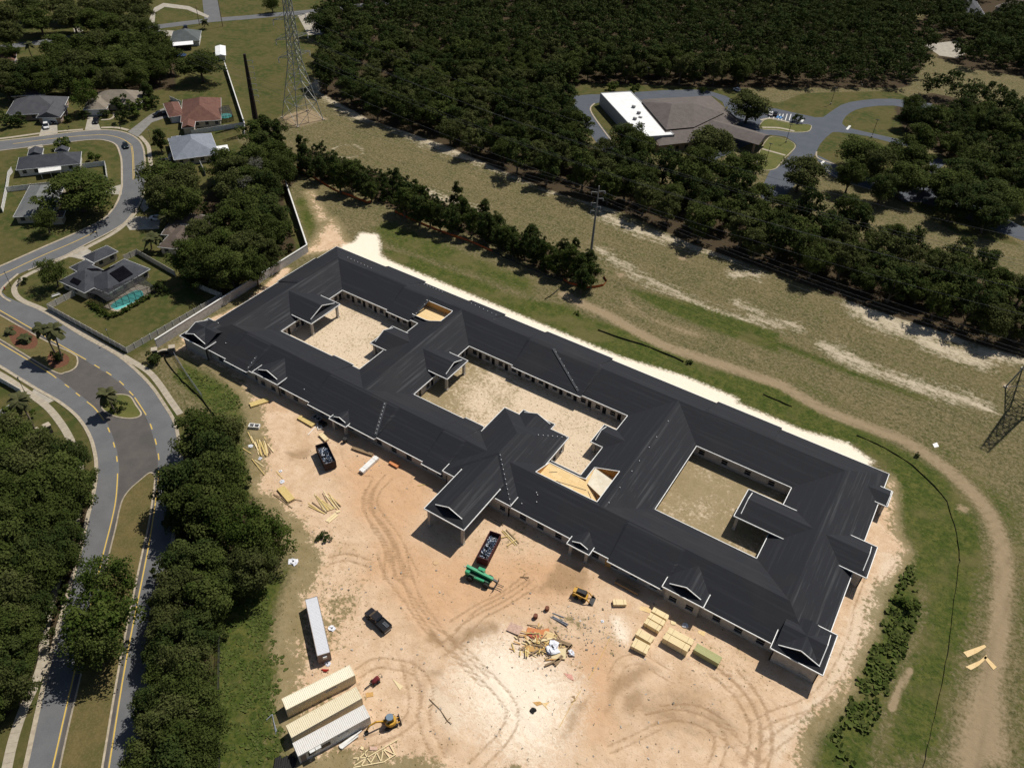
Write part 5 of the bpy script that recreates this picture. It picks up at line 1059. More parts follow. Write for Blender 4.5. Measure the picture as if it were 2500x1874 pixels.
t, k = house('house', 'house with pale blue-grey shingle roof', [Q3('T0', (1342, 1235), (1690, 1188), (1735, 1012)), (*Q3('T0', (1345, 1130), (1420, 1120), (1440, 1040)), {})], SH['blue'], M_CREAM)
roofquad(t, k, 'patio_roof', [P('T0', x, y, 2.5) for x, y in ((1668, 1138), (1755, 1125), (1772, 1180), (1680, 1188))], M_WROOF, .4)
t, k = house('house', 'dark charcoal-roofed house with white patio awning inside the road bend', [Q3('T0', (122, 1312), (618, 1262), (608, 1170)), (*Q3('T0', (210, 1200), (325, 1190), (322, 1145)), {'kind': 'gable', 'long': False}), (*Q3('T0', (420, 1170), (525, 1165), (520, 1140)), {'kind': 'gable', 'long': False, 'win': False})], SH['char'], M_WSTUC)
roofquad(t, k, 'patio_awning', [P('T0', x, y, 2.35) for x, y in ((293, 1300), (470, 1275), (472, 1310), (300, 1335))], M_VINYL)
for x, y in ((312, 1332), (385, 1320), (460, 1308)):
    p = P('T0', x, y, 2.35); b = MB(); b.cyl((p.x, p.y, 0), (p.x, p.y, 2.4), .06, .06, 6); mk('awning_post', b, M_VINYL, **k)
house('house', 'mid-grey hip-roofed house overhung by the big oak', [Q3('A', (100, 252), (395, 235), (430, 0)), (*Q3('A', (340, 262), (482, 255), (470, 205)), {'pitch': .2, 'm': 'brown', 'win': False})], SH['grey'], M_CREAM)
ZP = ([98, 513, 488, 806], 1267); PZ = lambda *p: tuple(Z(*ZP, x, y, 2.65) for x, y in p)
t, k = house('house', 'charcoal-roofed house with black solar panels and a caged swimming pool', [PZ((540, 662), (872, 466), (690, 372)), (*PZ((148, 562), (352, 656), (560, 500)), {}), (*PZ((335, 368), (425, 418), (640, 340)), {'garage': 3}), (*PZ((232, 455), (300, 490), (420, 420)), {})], SH['char'], M_CREAM, pitch=.52)
SP = [rect3(*PZ((540, 662), (872, 466), (690, 372))), rect3(*PZ((148, 562), (352, 656), (560, 500)))]
def panel(r_, a0, a1, c0, c1, zz=2.65, pitch=.52):
    A, u, v, L, w = r_; e = lambda a, c: A+u*a*L+v*c*w+Vector((0, 0, zz+min(c*w, w-c*w, a*L, L-a*L)*pitch+.05)); roofquad(t, k, 'solar_panel', [e(a0, c0), e(a1, c0), e(a1, c1), e(a0, c1)], M_SOLAR, .05)
for r_ in SP:
    A, u, v, L, w = r_
    if L >= w: panel(r_, .34, .66, .10, .42); panel(r_, .40, .60, .62, .92)
    else: panel(r_, .10, .42, .34, .66); panel(r_, .62, .92, .40, .60)
house('house', 'brown-roofed house half hidden by the grove, white car on its drive', [Q3('A', (1215, 482), (1420, 505), (1560, 330)), (*Q3('A', (1240, 388), (1335, 392), (1420, 250)), {'garage': 3}), (*Q3('A', (1350, 300), (1640, 330), (1690, 250)), {})], SH['brown'], M_CREAM)
t, k = house('house', 'small house with green-grey roof and bright white patio cover by the back road', [Q3('T0', (1312, 318), (1537, 312), (1530, 237))], SH['green'], M_WSTUC)
roofquad(t, k, 'patio_cover', [P('T0', x, y, 2.5) for x, y in ((1328, 330), (1488, 318), (1492, 345), (1335, 358))], M_WROOF, .1)
b = MB(); a_, c_ = P('T0', 1345, 392), P('T0', 1480, 385); b.bar((a_.x, a_.y, 1.2), (c_.x, c_.y, 1.2), .1, 2.2); mk('screen_wall', b, M_DARK, **k)
house('shed', 'small white gabled shed at the corner of the long yard wall', [(*Q3('T0', (1662, 432), (1742, 428), (1722, 355), z=2.4), {'kind': 'gable', 'win': False, 'pitch': .25})], M_WROOF, M_WSTUC, 2.4, cat='shed')
house('house', 'low house with rusty red roof beside the back road', [Q3('T0', (-160, 490), (115, 470), (120, 410))], SH['red'], M_CREAM)
house('house', 'grey-roofed house glimpsed among oaks north of the back road', [Q3('T0', (680, 20), (820, 15), (800, -40))], SH['slate'], M_CREAM)
house('house', 'long grey roof among the trees at the far edge of the wood', [Q3('T3', (1790, 170), (1960, 190), (2000, 30))], SH['slate'], M_CREAM)
house('house', 'brown roof glimpsed at the far corner beyond the dark trees', [Q3('T3', (1990, 50), (2215, 105), (2230, -20))], SH['brown'], M_CREAM)
house('house', 'small red-roofed house at the parking yard behind the wood', [Q3('T3', (1385, 290), (1490, 285), (1470, 235))], SH['red'], M_CREAM)
sheet('yard_paving', PL('T3', [(1440, 345), (1690, 315), (1780, 400), (1700, 450), (1560, 430)]), .02, M_DRIVE)
# office with white flat roof and brown hips
A, B_, C_ = (P('T2', x, y, 5.2) for x, y in ((840, 716), (1075, 702), (1297, 1046)))
rA, ru, rv, rL, rw = rect3(A, B_, C_); cc = rA+ru*rL/2+rv*rw/2
t = thing('office', 'office building with white flat-roofed wing, big brown hip roof and drive-through canopy', 'building', (cc.x, cc.y, 0)); k = dict(parent=t, world=True)
q_ = [rA, rA+ru*rL, rA+ru*rL+rv*rw, rA+rv*rw]; M_GWALL = mat('pale_grey_metal_wall', (.40, .41, .42), (.33, .34, .35), 1, .6, stretch=(6, 6, .3))
for p0, p1 in zip(q_, q_[1:]+q_[:1]): wall_run((p0.x, p0.y), (p1.x, p1.y), 5.2, [], .25, par=t, m=M_GWALL)
b = MB(); b.poly([tuple(p+Vector((0, 0, 5.0))) for p in q_]); mk('flat_roof', b, M_WROOF, **k)
for i, (x, y) in enumerate(((1095, 826), (1135, 873), (1105, 918), (1148, 902))):
    p = P('T2', x, y, 5.3); b = MB(); b.box(p.x-.7, p.x+.7, p.y-.5, p.y+.5, 5.0, 5.9 if i != 3 else 5.4); mk('roof_unit', b, mat('roof_unit_grey', (.25, .25, .25)), **k)
oh = [P('T2', x, y, 3.4) for x, y in ((1100, 795), (1180, 765), (1690, 738), (1925, 938), (1560, 1095), (1290, 1125))]
ih = [P('T2', x, y, 5.2) for x, y in ((1160, 792), (1200, 772), (1600, 752), (1790, 880), (1560, 990), (1345, 1010))]
b = MB(); n = 6; b.add([tuple(p) for p in oh+ih], [(i, (i+1) % n, n+(i+1) % n, n+i) for i in range(n)]); mk('skirt_roof', b, SH['brick'], **k)
b = MB(); up = [tuple(p+Vector((0, 0, .5))) for p in ih]; b.add([tuple(p) for p in ih]+up, [(i, (i+1) % n, n+(i+1) % n, n+i) for i in range(n)]); mk('clerestory', b, M_DARK, **k)
ap = [P('T2', 1390, 800, 9.3), P('T2', 1560, 800, 9.3)]; b = MB(); b.add(up+[tuple(p) for p in ap], [(0, 1, 6), (1, 2, 7, 6), (2, 3, 7), (3, 4, 7), (4, 5, 6, 7), (5, 0, 6)]); mk('hip_roof', b, SH['brick'], **k)
for p0, p1 in zip(oh, oh[1:]+oh[:1]):
    a_ = p0.lerp(cc, .04); c_ = p1.lerp(cc, .04); wall_run((a_.x, a_.y), (c_.x, c_.y), 3.3, [(x, 1.4, .8, 2.2) for x in np.arange(2, (p1-p0).length-2, 4)], .25, par=t, m=M_BRICKW)
hb = rect3(*(P('T2', x, y, 4.2) for x, y in ((2060, 1118), (2148, 1042), (1730, 925)))); b = MB(); hip(b, *hb, 4.2, .3, 'gable', hb[3] > hb[4]); mk('canopy_roof', b, SH['brick'], **k)
A, u, v, L, w = hb
for a in (.06, .94):
    for c_ in (.08, .92):
        p = A+u*L*a+v*w*c_; b = MB(); b.box(p.x-.35, p.x+.35, p.y-.35, p.y+.35, 0, 4.2); mk('canopy_column', b, M_BRICKW, **k)
for x, y in ((1470, 790), (1488, 805), (1548, 822), (1600, 818)):
    p = P('T2', x, y, 8); b = MB(); b.box(p.x-.5, p.x+.5, p.y-.4, p.y+.4, 7.4, 8.1); mk('roof_vent', b, mat('roof_unit_grey', (.25, .25, .25)), **k)
# masonry boundary wall and vinyl fences
def wall_line(name, label, pts, h, m, th=.25, cap=None, cat='wall', bay=3.2):
    c = pts[0]; t = thing(name, label, cat, (c.x, c.y, 0)); k = dict(parent=t, world=True)
    for p0, p1 in zip(pts, pts[1:]):
        n = max(1, round((p1-p0).length/bay)); g = (p1-p0).normalized()*.012
        for i in range(n):
            a, b_ = p0.lerp(p1, i/n)+g, p0.lerp(p1, (i+1)/n)-g; b = MB(); b.bar((a.x, a.y, h/2-.05), (b_.x, b_.y, h/2-.05), th, h+.1); mk('wall_panel', b, m, **k)
        if cap: b = MB(); b.bar((p0.x, p0.y, h+.07), (p1.x, p1.y, h+.07), th+.12, .12); mk('coping', b, cap, **k)
    return t
M_MASON = block_mat('pale_grey_masonry', (.44, .42, .40), (.50, .48, .45), (.36, .34, .32))
M_CAPW = mat('white_coping', (.72, .71, .68), (.6, .59, .56), 2, .8)
wall_line('boundary_wall', 'long pale masonry wall between the building site and the grove', [P('A', 1193, 1198, 2.6), P('B', 472, 466, 2.6), P('T1', 303, 1385, 2.6)], 2.6, M_MASON, .3, M_CAPW)
wall_line('yard_wall', 'straight tall garden wall running beside the power-line grass', [P('T0', 1728, 470, 2.1), P('T0', 1885, 950, 2.1)], 2.1, M_WSTUC, .25, M_CAPW)
def fence(name, label, pts, h=1.8, m=None, bay=2.4, pm=None):
    m = m or M_VINYL; c = pts[0]; t = thing(name, label, 'fence', (c.x, c.y, 0)); k = dict(parent=t, world=True); post = None
    for p0, p1 in zip(pts, pts[1:]):
        L = (p1-p0).length; n = max(1, round(L/bay)); d = (p1-p0).normalized()
        for i in range(n+1):
            q_ = p0.lerp(p1, i/n); b = MB(); b.obox((q_.x, q_.y, h/2+.03), d, (-d.y, d.x, 0), (0, 0, 1), .075, .075, h/2+.08); mk('post', b, pm or m, **k)
            if i < n:
                a, e = q_+d*.09, p0.lerp(p1, (i+1)/n)-d*.09; b = MB(); b.bar((a.x, a.y, h/2), (e.x, e.y, h/2), .04, h-.1); b.bar((a.x, a.y, h-.05), (e.x, e.y, h-.05), .07, .1); b.bar((a.x, a.y, .1), (e.x, e.y, .1), .07, .1); mk('panel', b, m, **k)
    return t
def FP(c, pts, z=1.8): return [P(c, x, y, z) for x, y in pts]
fence('vinyl_fence', 'white panel fence enclosing the lawn of the pool house', FP('A', [(560, 818), (360, 922), (970, 1258), (1708, 838), (1520, 762)]), pm=M_VINYL, m=M_VTAN)
fence('vinyl_fence', 'white panel fence behind the solar-panelled roof', FP('A', [(950, 548), (1050, 500), (1345, 668)]), m=M_VTAN)
fence('vinyl_fence', 'white panel fence between the red-brown and the blue-grey roofs', FP('T0', [(1472, 1003), (1885, 942), (1880, 1020)]))
fence('vinyl_fence', 'short white fence behind the red-brown roof', FP('T0', [(1308, 742), (1390, 778)]))
fence('vinyl_fence', 'white fence round the small yard inside the road bend', FP('T0', [(632, 1262), (805, 1240), (820, 1355), (640, 1378)]))
fence('vinyl_fence', 'white fence between the charcoal and mid-grey roofed houses', FP('T0', [(430, 1398), (40, 1442), (8, 1600)]))
fence('vinyl_fence', 'short white fence beside the charcoal-roofed house', FP('T0', [(85, 1290), (60, 1320), (42, 1440)]))
fence('vinyl_fence', 'white fence beside the pavement across the boulevard', FP('A', [(-150, 1430), (0, 1490), (150, 1575)], 1.7), 1.7)
fence('vinyl_fence', 'white fence on the lawn behind the tall palm across the boulevard', FP('M', [(95, 262), (0, 320), (-80, 370)], 1.7), 1.7)
fence('vinyl_fence', 'short white fence in the grove near the blue-grey roof', FP('T0', [(1540, 1240), (1580, 1320)], 1.8))
# pool, deck and screened cage
M_WATER = mat('turquoise_pool_water', (.09, .42, .40), (.14, .50, .46), .8, .08, spec=.6)
dk = PL('A', [(800, 945), (1060, 770), (1190, 800), (1130, 870), (900, 985)])
sheet('pool_deck', dk, .05, M_CONC)
pl = smooth(PL('A', [(858, 925), (1020, 825), (1090, 818), (1112, 850), (1090, 880), (925, 965), (870, 960)]), 3, True)
c = P('A', 985, 895); t = thing('swimming_pool', 'long turquoise swimming pool under the screen cage', 'pool', (c.x, c.y, 0)); b = MB(); b.poly([(p.x, p.y, .075) for p in pl]); mk('water', b, M_WATER, t, world=True)
b = MB(); q_ = pl+[pl[0]]
for p0, p1 in zip(q_, q_[1:]): b.bar((p0.x, p0.y, .06), (p1.x, p1.y, .06), .35, .08)
mk('coping', b, M_CONC, t, world=True)
def screen_mat():
    n = NT('pool_cage_screen'); tr = n.node('ShaderNodeBsdfTransparent'); mx = n.node('ShaderNodeMixShader'); mx.inputs[0].default_value = .38; n.done((.05, .05, .055), .9)
    n.lk(tr.outputs[0], mx.inputs[1]); n.lk(n.b.outputs[0], mx.inputs[2]); n.lk(mx.outputs[0], n.n['Material Output'].inputs['Surface']); return n.m
M_SCREEN = screen_mat(); M_BRONZE = mat('dark_bronze_frame', (.03, .03, .032), rough=.5)
def cage(label, base, roofpts, h, nx_, ny_):
    """screen cage: four ground corners; roof drawn as a grid of panes"""
    c = sum(base, Vector())/4; t = thing('pool_cage', label, 'pool cage', (c.x, c.y, 0)); k = dict(parent=t, world=True); up = Vector((0, 0, h)); A, B, C, D = base
    g = lambda i, j: (A.lerp(B, i/nx_)).lerp(D.lerp(C, i/nx_), j/ny_)+up+Vector((0, 0, .9*(1-abs(2*j/ny_-1))))
    for i in range(nx_):
        for j in range(ny_): b = MB(); b.poly([g(i, j), g(i+1, j), g(i+1, j+1), g(i, j+1)]); mk('screen_pane', b, M_SCREEN, **k)
    b = MB()
    for i in range(nx_+1):
        for j in range(ny_): b.bar(g(i, j), g(i, j+1), .09, .09)
    for j in range(ny_+1):
        for i in range(nx_): b.bar(g(i, j), g(i+1, j), .09, .09)
    mk('frame', b, M_BRONZE, **k)
    for p0, p1, n in ((A, B, nx_), (B, C, ny_), (C, D, nx_), (D, A, ny_)):
        for i in range(n):
            a, e = p0.lerp(p1, i/n), p0.lerp(p1, (i+1)/n); b = MB(); b.poly([a, e, e+up, a+up]); mk('screen_pane', b, M_SCREEN, **k); b = MB(); b.bar(a, a+up, .09, .09, (1, 0, 0)); mk('cage_post', b, M_BRONZE, **k)
cage('dark screen cage over the long turquoise pool', [Vector((p.x, p.y, 0)) for p in (Z(*ZP, 372, 652, 2.7), Z(*ZP, 770, 522, 2.7), Z(*ZP, 895, 602, 2.7), Z(*ZP, 535, 722, 2.7))], None, 2.7, 7, 4)
cage('small dark screen cage beside the red-brown roof', PL('T0', [(1690, 870), (1770, 860), (1805, 935), (1720, 950)]), None, 2.5, 3, 3)
b = MB(); c = P('T0', 1738, 895); b.cyl((c.x, c.y, .0), (c.x, c.y, .08), 2.6, 2.6, 20); solid('round_pool', b, M_WATER, label='small round turquoise pool inside the cage by the red-brown roof', cat='pool')
b = MB(); c = P('T0', 1402, 438)
for i in range(16):
    a, e = i*math.pi/8, (i+1)*math.pi/8; b.bar((c.x+2.1*math.cos(a), c.y+2.1*math.sin(a), .8), (c.x+2.1*math.cos(e), c.y+2.1*math.sin(e), .8), .3, .12)
    if i % 4 == 0: b.cyl((c.x+2.1*math.cos(a), c.y+2.1*math.sin(a), 0), (c.x+2.1*math.cos(a), c.y+2.1*math.sin(a), .8), .05, .05, 6)
b.cyl((c.x, c.y, .76), (c.x, c.y, .79), 2.0, 2.0, 16); solid('trampoline', b, mat('blue_trampoline', (.03, .06, .14)), label='round blue-black trampoline beside the dark screened patio', cat='trampoline')
# hedge round the pool cage
hg = PL('A', [(700, 930), (850, 1030), (960, 985), (1150, 870)])
FQ, FT = [], []
for p in resample(hg, 26): Q, T = crown_data(1.0, 1.3, .1, 7, 36, .34, random.randrange(9999)); FQ.append(Q+np.array([p.x, p.y, 0])); FT.append(T)
put('hedge', leaf_mesh('hedge', np.concatenate(FQ), np.concatenate(FT), M_LEAFG), label='low clipped hedge round the pool cage', cat='hedge')
# ------------------------------------------------------------------ palms
M_FROND = leaf_mat('palm_fronds', (.055, .065, .026), (.085, .09, .04), (.12, .115, .055)); M_PTRUNK = mat('palm_trunk', (.20, .165, .125), (.13, .105, .08), 5, .95, bump=.4)
def frond_mesh(n, L, seed):
    g = random.Random(seed); b = MB()
    for k in range(n):
        a = k*6.283/n*2.618+g.uniform(-.2, .2); el = g.uniform(-.55, 1.1); d = Vector((math.cos(a), math.sin(a), 0)); pr = None
        for s in range(6):
            t = s/5; r = L*t*math.cos(el*.6); zz = L*(math.sin(el)*t-.55*t*t); p = d*r+Vector((0, 0, zz)); w = .16+L*.24*math.sin(math.pi*min(1, t*.85+.12)); sd = Vector((-d.y, d.x, 0))*w
            if pr: b.add([pr[0], pr[1], p+Vector((0, 0, .0)), pr[0]-pr[2]+Vector((0, 0, -.12)), p-sd+Vector((0, 0, -.12)), pr[0]+pr[2]+Vector((0, 0, -.12)), p+sd+Vector((0, 0, -.12))], [(0, 2, 4, 3), (0, 5, 6, 2)])
            pr = (p, p, sd)
    me = mesh('fronds', b, M_FROND); a = me.attributes.new('tone', 'FLOAT', 'POINT'); a.data.foreach_set('value', [g.random() for _ in me.vertices]); return me
def palm(base, H, lean, L, label, n=22, cat='palm', name='palm_tree'):
    t = thing(name, label, cat, (base.x, base.y, 0)); b = MB(); top = Vector((lean[0], lean[1], H)); pts = [top*(s/6)+Vector((0, 0, 0))-Vector((lean[0]*.15*math.sin(math.pi*s/6), 0, 0)) for s in range(7)]
    for i, (p0, p1) in enumerate(zip(pts, pts[1:])): b.cyl(p0, p1, .24-.015*i, .225-.015*i, 9)
    mk('trunk', b, M_PTRUNK, t); put('fronds', frond_mesh(n, L, int(abs(base.x*7))), t, tuple(pts[-1])); return t
def palm_px(c, bx, by, tx, ty, H, L, label, **k):
    b = P(c, bx, by); t = P(c, tx, ty, H); palm(b, H, (t.x-b.x, t.y-b.y), L, label, **k)
palm_px('A', 485, 1362, 405, 1110, 9.6, 2.5, 'tall palm rising from the clipped mound on the median, taller of the pair'); palm_px('A', 430, 1310, 320, 1100, 8.8, 2.5, 'tall palm leaning over the median, shorter of the pair')
palm_px('M', 890, 340, 815, 185, 6.2, 2.4, 'single palm on the small island in the boulevard'); palm_px('M', 285, 495, 140, 230, 9.0, 2.6, 'tall palm behind the entrance wall across the boulevard', n=26)
palm_px('T0', 245, 435, 220, 340, 7.0, 2.4, 'lone palm by the back road'); palm_px('T0', 1580, 205, 1575, 160, 4, 2.2, 'small palm at the back road crossing')
palm_px('A', 1170, 500, 1165, 410, 4.6, 3.0, 'bushy palm in front of the brown-roofed house'); palm_px('A', 1280, 300, 1285, 240, 5.0, 3.0, 'palm over the white car at the brown-roofed house')
palm_px('A', 185, 1215, 185, 1180, 1.3, 2.0, 'short spiky palm in the mulch bed of the median', n=18, name='cycad', cat='plant'); palm_px('A', 75, 1160, 72, 1120, 1.2, 1.5, 'thin young palm at the far end of the mulch bed', n=12, name='cycad', cat='plant')
palm_px('T0', 1560, 560, 1560, 530, 0.9, .8, 'small cycad under the shade tree', n=10, name='cycad', cat='plant') if False else None
# ------------------------------------------------------------------ things in the yard
ZA, ZB, ZC, ZD, ZE, ZF, ZG = ([1100, 1360, 1300, 1510], 1269), ([1360, 1420, 1560, 1570], 1269), ([1520, 1440, 1800, 1650], 1269), ([1220, 1480, 1500, 1690], 1269), ([580, 960, 860, 1170], 1269), ([600, 1140, 880, 1350], 1269), ([880, 1070, 1000, 1160], 1269)
ZH, ZI = ([660, 1420, 960, 1645], 2211), ([660, 1600, 1000, 1855], 2211)
def paint_mat(name, c, rough=.45, dirt=.35, rust=None):
    if name in _mc: return _mc[name]
    n = NT(name); v = n.tc.outputs['Object']; f = n.noise(v, 1.6, 5, .7); g = n.noise(v, 7, 4, .7)
    k = n.mix(n.math('MULTIPLY', n.step(f, .48, .72), dirt), c, rust or (.25, .18, .11)); n.done(n.mix(n.math('MULTIPLY', g, .2), k, tuple(x*.7 for x in c)), rough); _mc[name] = n.m; return n.m
M_TYRE = mat('black_rubber', (.018, .018, .018), (.03, .028, .026), 4, .9); M_STEEL = mat('dark_steel', (.05, .05, .052), (.03, .03, .03), 3, .5, .3)
# --- shipping containers
def container(label, A, B, C, m, m2=None, doors=0, extras=None, H=2.6):
    A, u, v, L, w = rect3(A, B, C)
    if L < w: A, u, v, L, w = A+u*L, v, -u, w, L
    o = A+u*L/2+v*w/2; t = thing('shipping_container', label, 'container', (o.x, o.y, 0), math.atan2(u.y, u.x)); h, g = L/2, w/2
    def corr(face, n, m_, name):
        b = MB(); s = 2*h/n; d = .035
        for i in range(n):
            for j, (a0, a1, p0, p1) in enumerate(((0, .3, 0, 0), (.3, .45, 0, 1), (.45, .85, 1, 1), (.85, 1, 1, 0))):
                x0, x1 = -h+.08+(i+a0)*(2*h-.16)/n, -h+.08+(i+a1)*(2*h-.16)/n; q0, q1 = d*p0, d*p1
                if face == 'top': b.poly([(x0, -g+.06, H-.05+q0), (x1, -g+.06, H-.05+q1), (x1, g-.06, H-.05+q1), (x0, g-.06, H-.05+q0)])
                else: y = face*g; b.poly([(x0, y-face*(.05-q0), .16), (x1, y-face*(.05-q1), .16), (x1, y-face*(.05-q1), H-.12), (x0, y-face*(.05-q0), H-.12)][::-1 if face > 0 else 1])
        return mk(name, b, m_, t)
    corr('top', 40, m, 'roof'); corr(1, 40, m2 or m, 'side'); corr(-1, 40, m2 or m, 'side')
    f = MB()
    for x in (-h, h-.12):
        for y in (-g, g-.12): f.box(x, x+.12, y, y+.12, 0, H)
    for y in (-g, g-.1): f.box(-h+.12, h-.12, y, y+.1, 0.0, .16); f.box(-h+.12, h-.12, y, y+.1, H-.12, H-.003)
    for x in (-h, h-.1): f.box(x, x+.1, -g+.12, g-.12, 0, .16); f.box(x, x+.1, -g+.12, g-.12, H-.12, H-.003)
    f.box(-h+.1, h-.1, -g+.1, g-.1, .05, .14); mk('frame', f, m2 or m, t)
    for sx in (1, -1):
        if sx == 1:
            for sy in (1, -1):
                d = MB(); d.box(h-.07, h-.02, *sorted((sy*.02, sy*(g-.12))), .17, H-.13); dd = mk('door', d, m2 or m, t); r_ = MB(); r_.cyl((h, sy*.35, .2), (h, sy*.35, H-.2), .025, .025, 6); r_.cyl((h, sy*.8, .2), (h, sy*.8, H-.2), .025, .025, 6); mk('lock_rod', r_, M_STEEL, dd)
        else: d = MB(); d.box(-h+.02, -h+.06, -g+.12, g-.12, .17, H-.13); mk('end_wall', d, m2 or m, t)
    if extras: extras(t, h, g, H)
    return t
M_CON1 = paint_mat('cream_container', (.80, .74, .58), .6, .15); M_CON2 = paint_mat('yellowed_container', (.70, .62, .44), .6, .35, (.50, .38, .20)); M_CON3 = paint_mat('pale_container', (.66, .64, .60), .6, .3, (.45, .40, .33)); M_CON4 = paint_mat('silver_container', (.62, .63, .66), .5, .12); M_CONB = paint_mat('brown_side', (.24, .19, .16), .7, .3)
def lettering(t, x0, y, n, z=1.9):                     # the small lettered plate on the long side
    b = MB(); b.box(x0, x0+2.2, y-.012, y+.012, z-.16, z+.16); pl_ = mk('lettered_plate', b, mat('white_plate', (.7, .7, .7)), t); d = MB()
    for i in range(n): d.box(x0+.15+i*.28, x0+.15+i*.28+.14, y-.02, y-.014, z-.09, z+.09)
    mk('lettering', d, mat('dark_blue_print', (.03, .05, .12)), pl_)
container('cream container, cleanest of the three side by side', *(Z(*ZI, x, y, 2.6) for x, y in ((175, 680), (250, 860), (1355, 325))), M_CON1, M_CON2, extras=lambda t, h, g, H: lettering(t, .6, -g-.0, 7))
container('yellowed container, middle of the three side by side', *(Z(*ZI, x, y, 2.6) for x, y in ((245, 1105), (335, 1300), (1470, 690))), M_CON2, M_CON2)
def offc(t, h, g, H):
    lettering(t, .3, -g, 7)
    for x0, w_, z0, z1 in ((-4.6, 1.2, .9, 1.9), (-7+h-4.2 if False else -2.5, 1.6, .9, 1.8)):
        b = MB(); b.box(x0, x0+w_, -g-.03, -g+.02, z0, z1); mk('window', b, M_DARK, t)
    b = MB(); b.box(-5.9, -5.0, -g-.03, -g+.02, .1, 2.1); mk('side_door', b, M_CONB, t)
    for x in (-4.4, -3.4): b = MB(); b.box(x, x+.9, -g-.5, -g-.03, 2.25, 2.5); mk('awning_box', b, M_WHT, t)
container('pale grey-streaked container, outermost of the three, with window and door cut in', *(Z(*ZI, x, y, 2.6) for x, y in ((350, 1385), (440, 1595), (1582, 965))), M_CON3, M_CON3, extras=offc)
def acb(t, h, g, H):
    b = MB(); b.box(-h-.3, -h+.02, -.45, .25, 1.5, 2.0); mk('window_unit', b, M_WHT, t)
container('silver ribbed container standing alone beside the pickup', *(Z(*ZH, x, y, 2.6) for x, y in ((840, 1335), (1080, 1262), (880, 240))), M_CON4, M_CONB, extras=acb)
# --- roll-off dumpsters full of rubbish
def dumpster(label, pts, H, m):
    A, u, v, L, w = rect3(*pts)
    if L < w: A, u, v, L, w = A+u*L, v, -u, w, L
    o = A+u*L/2+v*w/2; t = thing('dumpster', label, 'dumpster', (o.x, o.y, 0), math.atan2(u.y, u.x)); h, g = L/2, w/2
    for n_, a in (('side', (-h, h, -g, -g+.07)), ('side', (-h, h, g-.07, g)), ('end', (-h, -h+.07, -g+.07, g-.07)), ('tailgate', (h-.07, h, -g+.07, g-.07))):
        b = MB(); b.box(*a, .28, H); mk(n_, b, m, t)
    b = MB(); b.box(-h, h, -g, g, .2, .28); mk('floor', b, m, t); b = MB()
    for y in (-g, g): b.box(-h-.03, h+.03, y-.06, y+.06, H, H+.12)
    for x in (-h, h): b.box(x-.06, x+.06, -g+.06, g-.06, H, H+.12)
    mk('rim', b, m, t); b = MB(); nr = 8
    for i in range(nr+1):
        x = -h+i*L/nr
        for y in (-g-.06, g): b.box(max(x-.05, -h), min(x+.05, h), y, y+.06, .28, H)
    mk('rib', b, m, t)
    for x in (-h+.6, h-.6): b = MB(); b.cyl((x, -g+.1, .12), (x, g-.1, .12), .12, .12, 10); mk('roller', b, M_STEEL, t)
    g_ = random.Random(3); b = MB(); b.box(-h+.08, h-.08, -g+.08, g-.08, .3, H*.62); mk('rubbish_fill', b, M_STEEL, t); c = [MB(), MB(), MB()]
    for i in range(170):
        p = Vector((g_.uniform(-h+.5, h-.4), g_.uniform(-g+.35, g-.35), H*.6+g_.uniform(0, .45))); a = Vector((g_.gauss(0, 1), g_.gauss(0, 1), g_.gauss(0, .5))).normalized(); e = a.orthogonal().normalized(); c[i % 3].obox(p, a, e, a.cross(e), g_.uniform(.12, .4), g_.uniform(.05, .22), g_.uniform(.01, .08))
    for b, m_ in zip(c, (mat('white_rubbish', (.62, .66, .72)), mat('blue_grey_rubbish', (.10, .14, .22)), mat('dark_rubbish', (.03, .035, .045)))): x = mk('rubbish', b, m_, t); x['kind'] = 'stuff'
M_RUST = paint_mat('dark_rusty_dumpster', (.035, .022, .022), .8, .6, (.10, .045, .02)); M_MAROON = paint_mat('maroon_dumpster', (.075, .018, .022), .7, .4, (.09, .04, .02))
dumpster('dark rusty dumpster of white rubbish beside the small porch', [Z(*ZE, x, y, 2.2) for x, y in ((862, 578), (985, 540), (1055, 760))], 2.2, M_RUST)
dumpster('maroon dumpster of white rubbish beside the drive-through porch', [P('E', x, y, 2.2) for x, y in ((1885, 1250), (1967, 1278), (1862, 1475))], 2.2, M_MAROON)
# --- generic wheels
def wheel(t, x, y, r, w, name='wheel', rim=M_STEEL):
    b = MB(); b.cyl((x, y-w/2, r), (x, y+w/2, r), r, r, 18); b.cyl((x, y-w*.42, r), (x, y+w*.42, r), r*1.0, r*1.0, 18) if False else None
    o = mk(name, b, M_TYRE, t, smooth=False); s = 1 if y > 0 else -1; b = MB(); b.cyl((x, y+s*w*.45, r), (x, y+s*(w/2+.02), r), r*.58, r*.5, 14); mk('rim', b, rim, o)
def taper(b, secs):
    """loft of rectangles: (x, y half width, z0, z1)"""
    o = len(b.v); n = len(secs)
    for x, hy, z0, z1 in secs: b.v += [(x, -hy, z0), (x, hy, z0), (x, hy*.9, z1), (x, -hy*.9, z1)]
    for i in range(n-1):
        for j in range(4): b.f.append((o+i*4+j, o+i*4+(j+1) % 4, o+(i+1)*4+(j+1) % 4, o+(i+1)*4+j))
    b.f += [(o+3, o+2, o+1, o), tuple(o+(n-1)*4+j for j in range(4))]
M_GLASS = mat('dark_car_glass', (.012, .014, .018), rough=.08, spec=.6); M_LAMP = mat('headlight', (.7, .7, .68), rough=.2); M_RED = mat('tail_light', (.35, .02, .02), rough=.3); M_CHROME = mat('chrome', (.5, .5, .5), rough=.25, metal=.8)
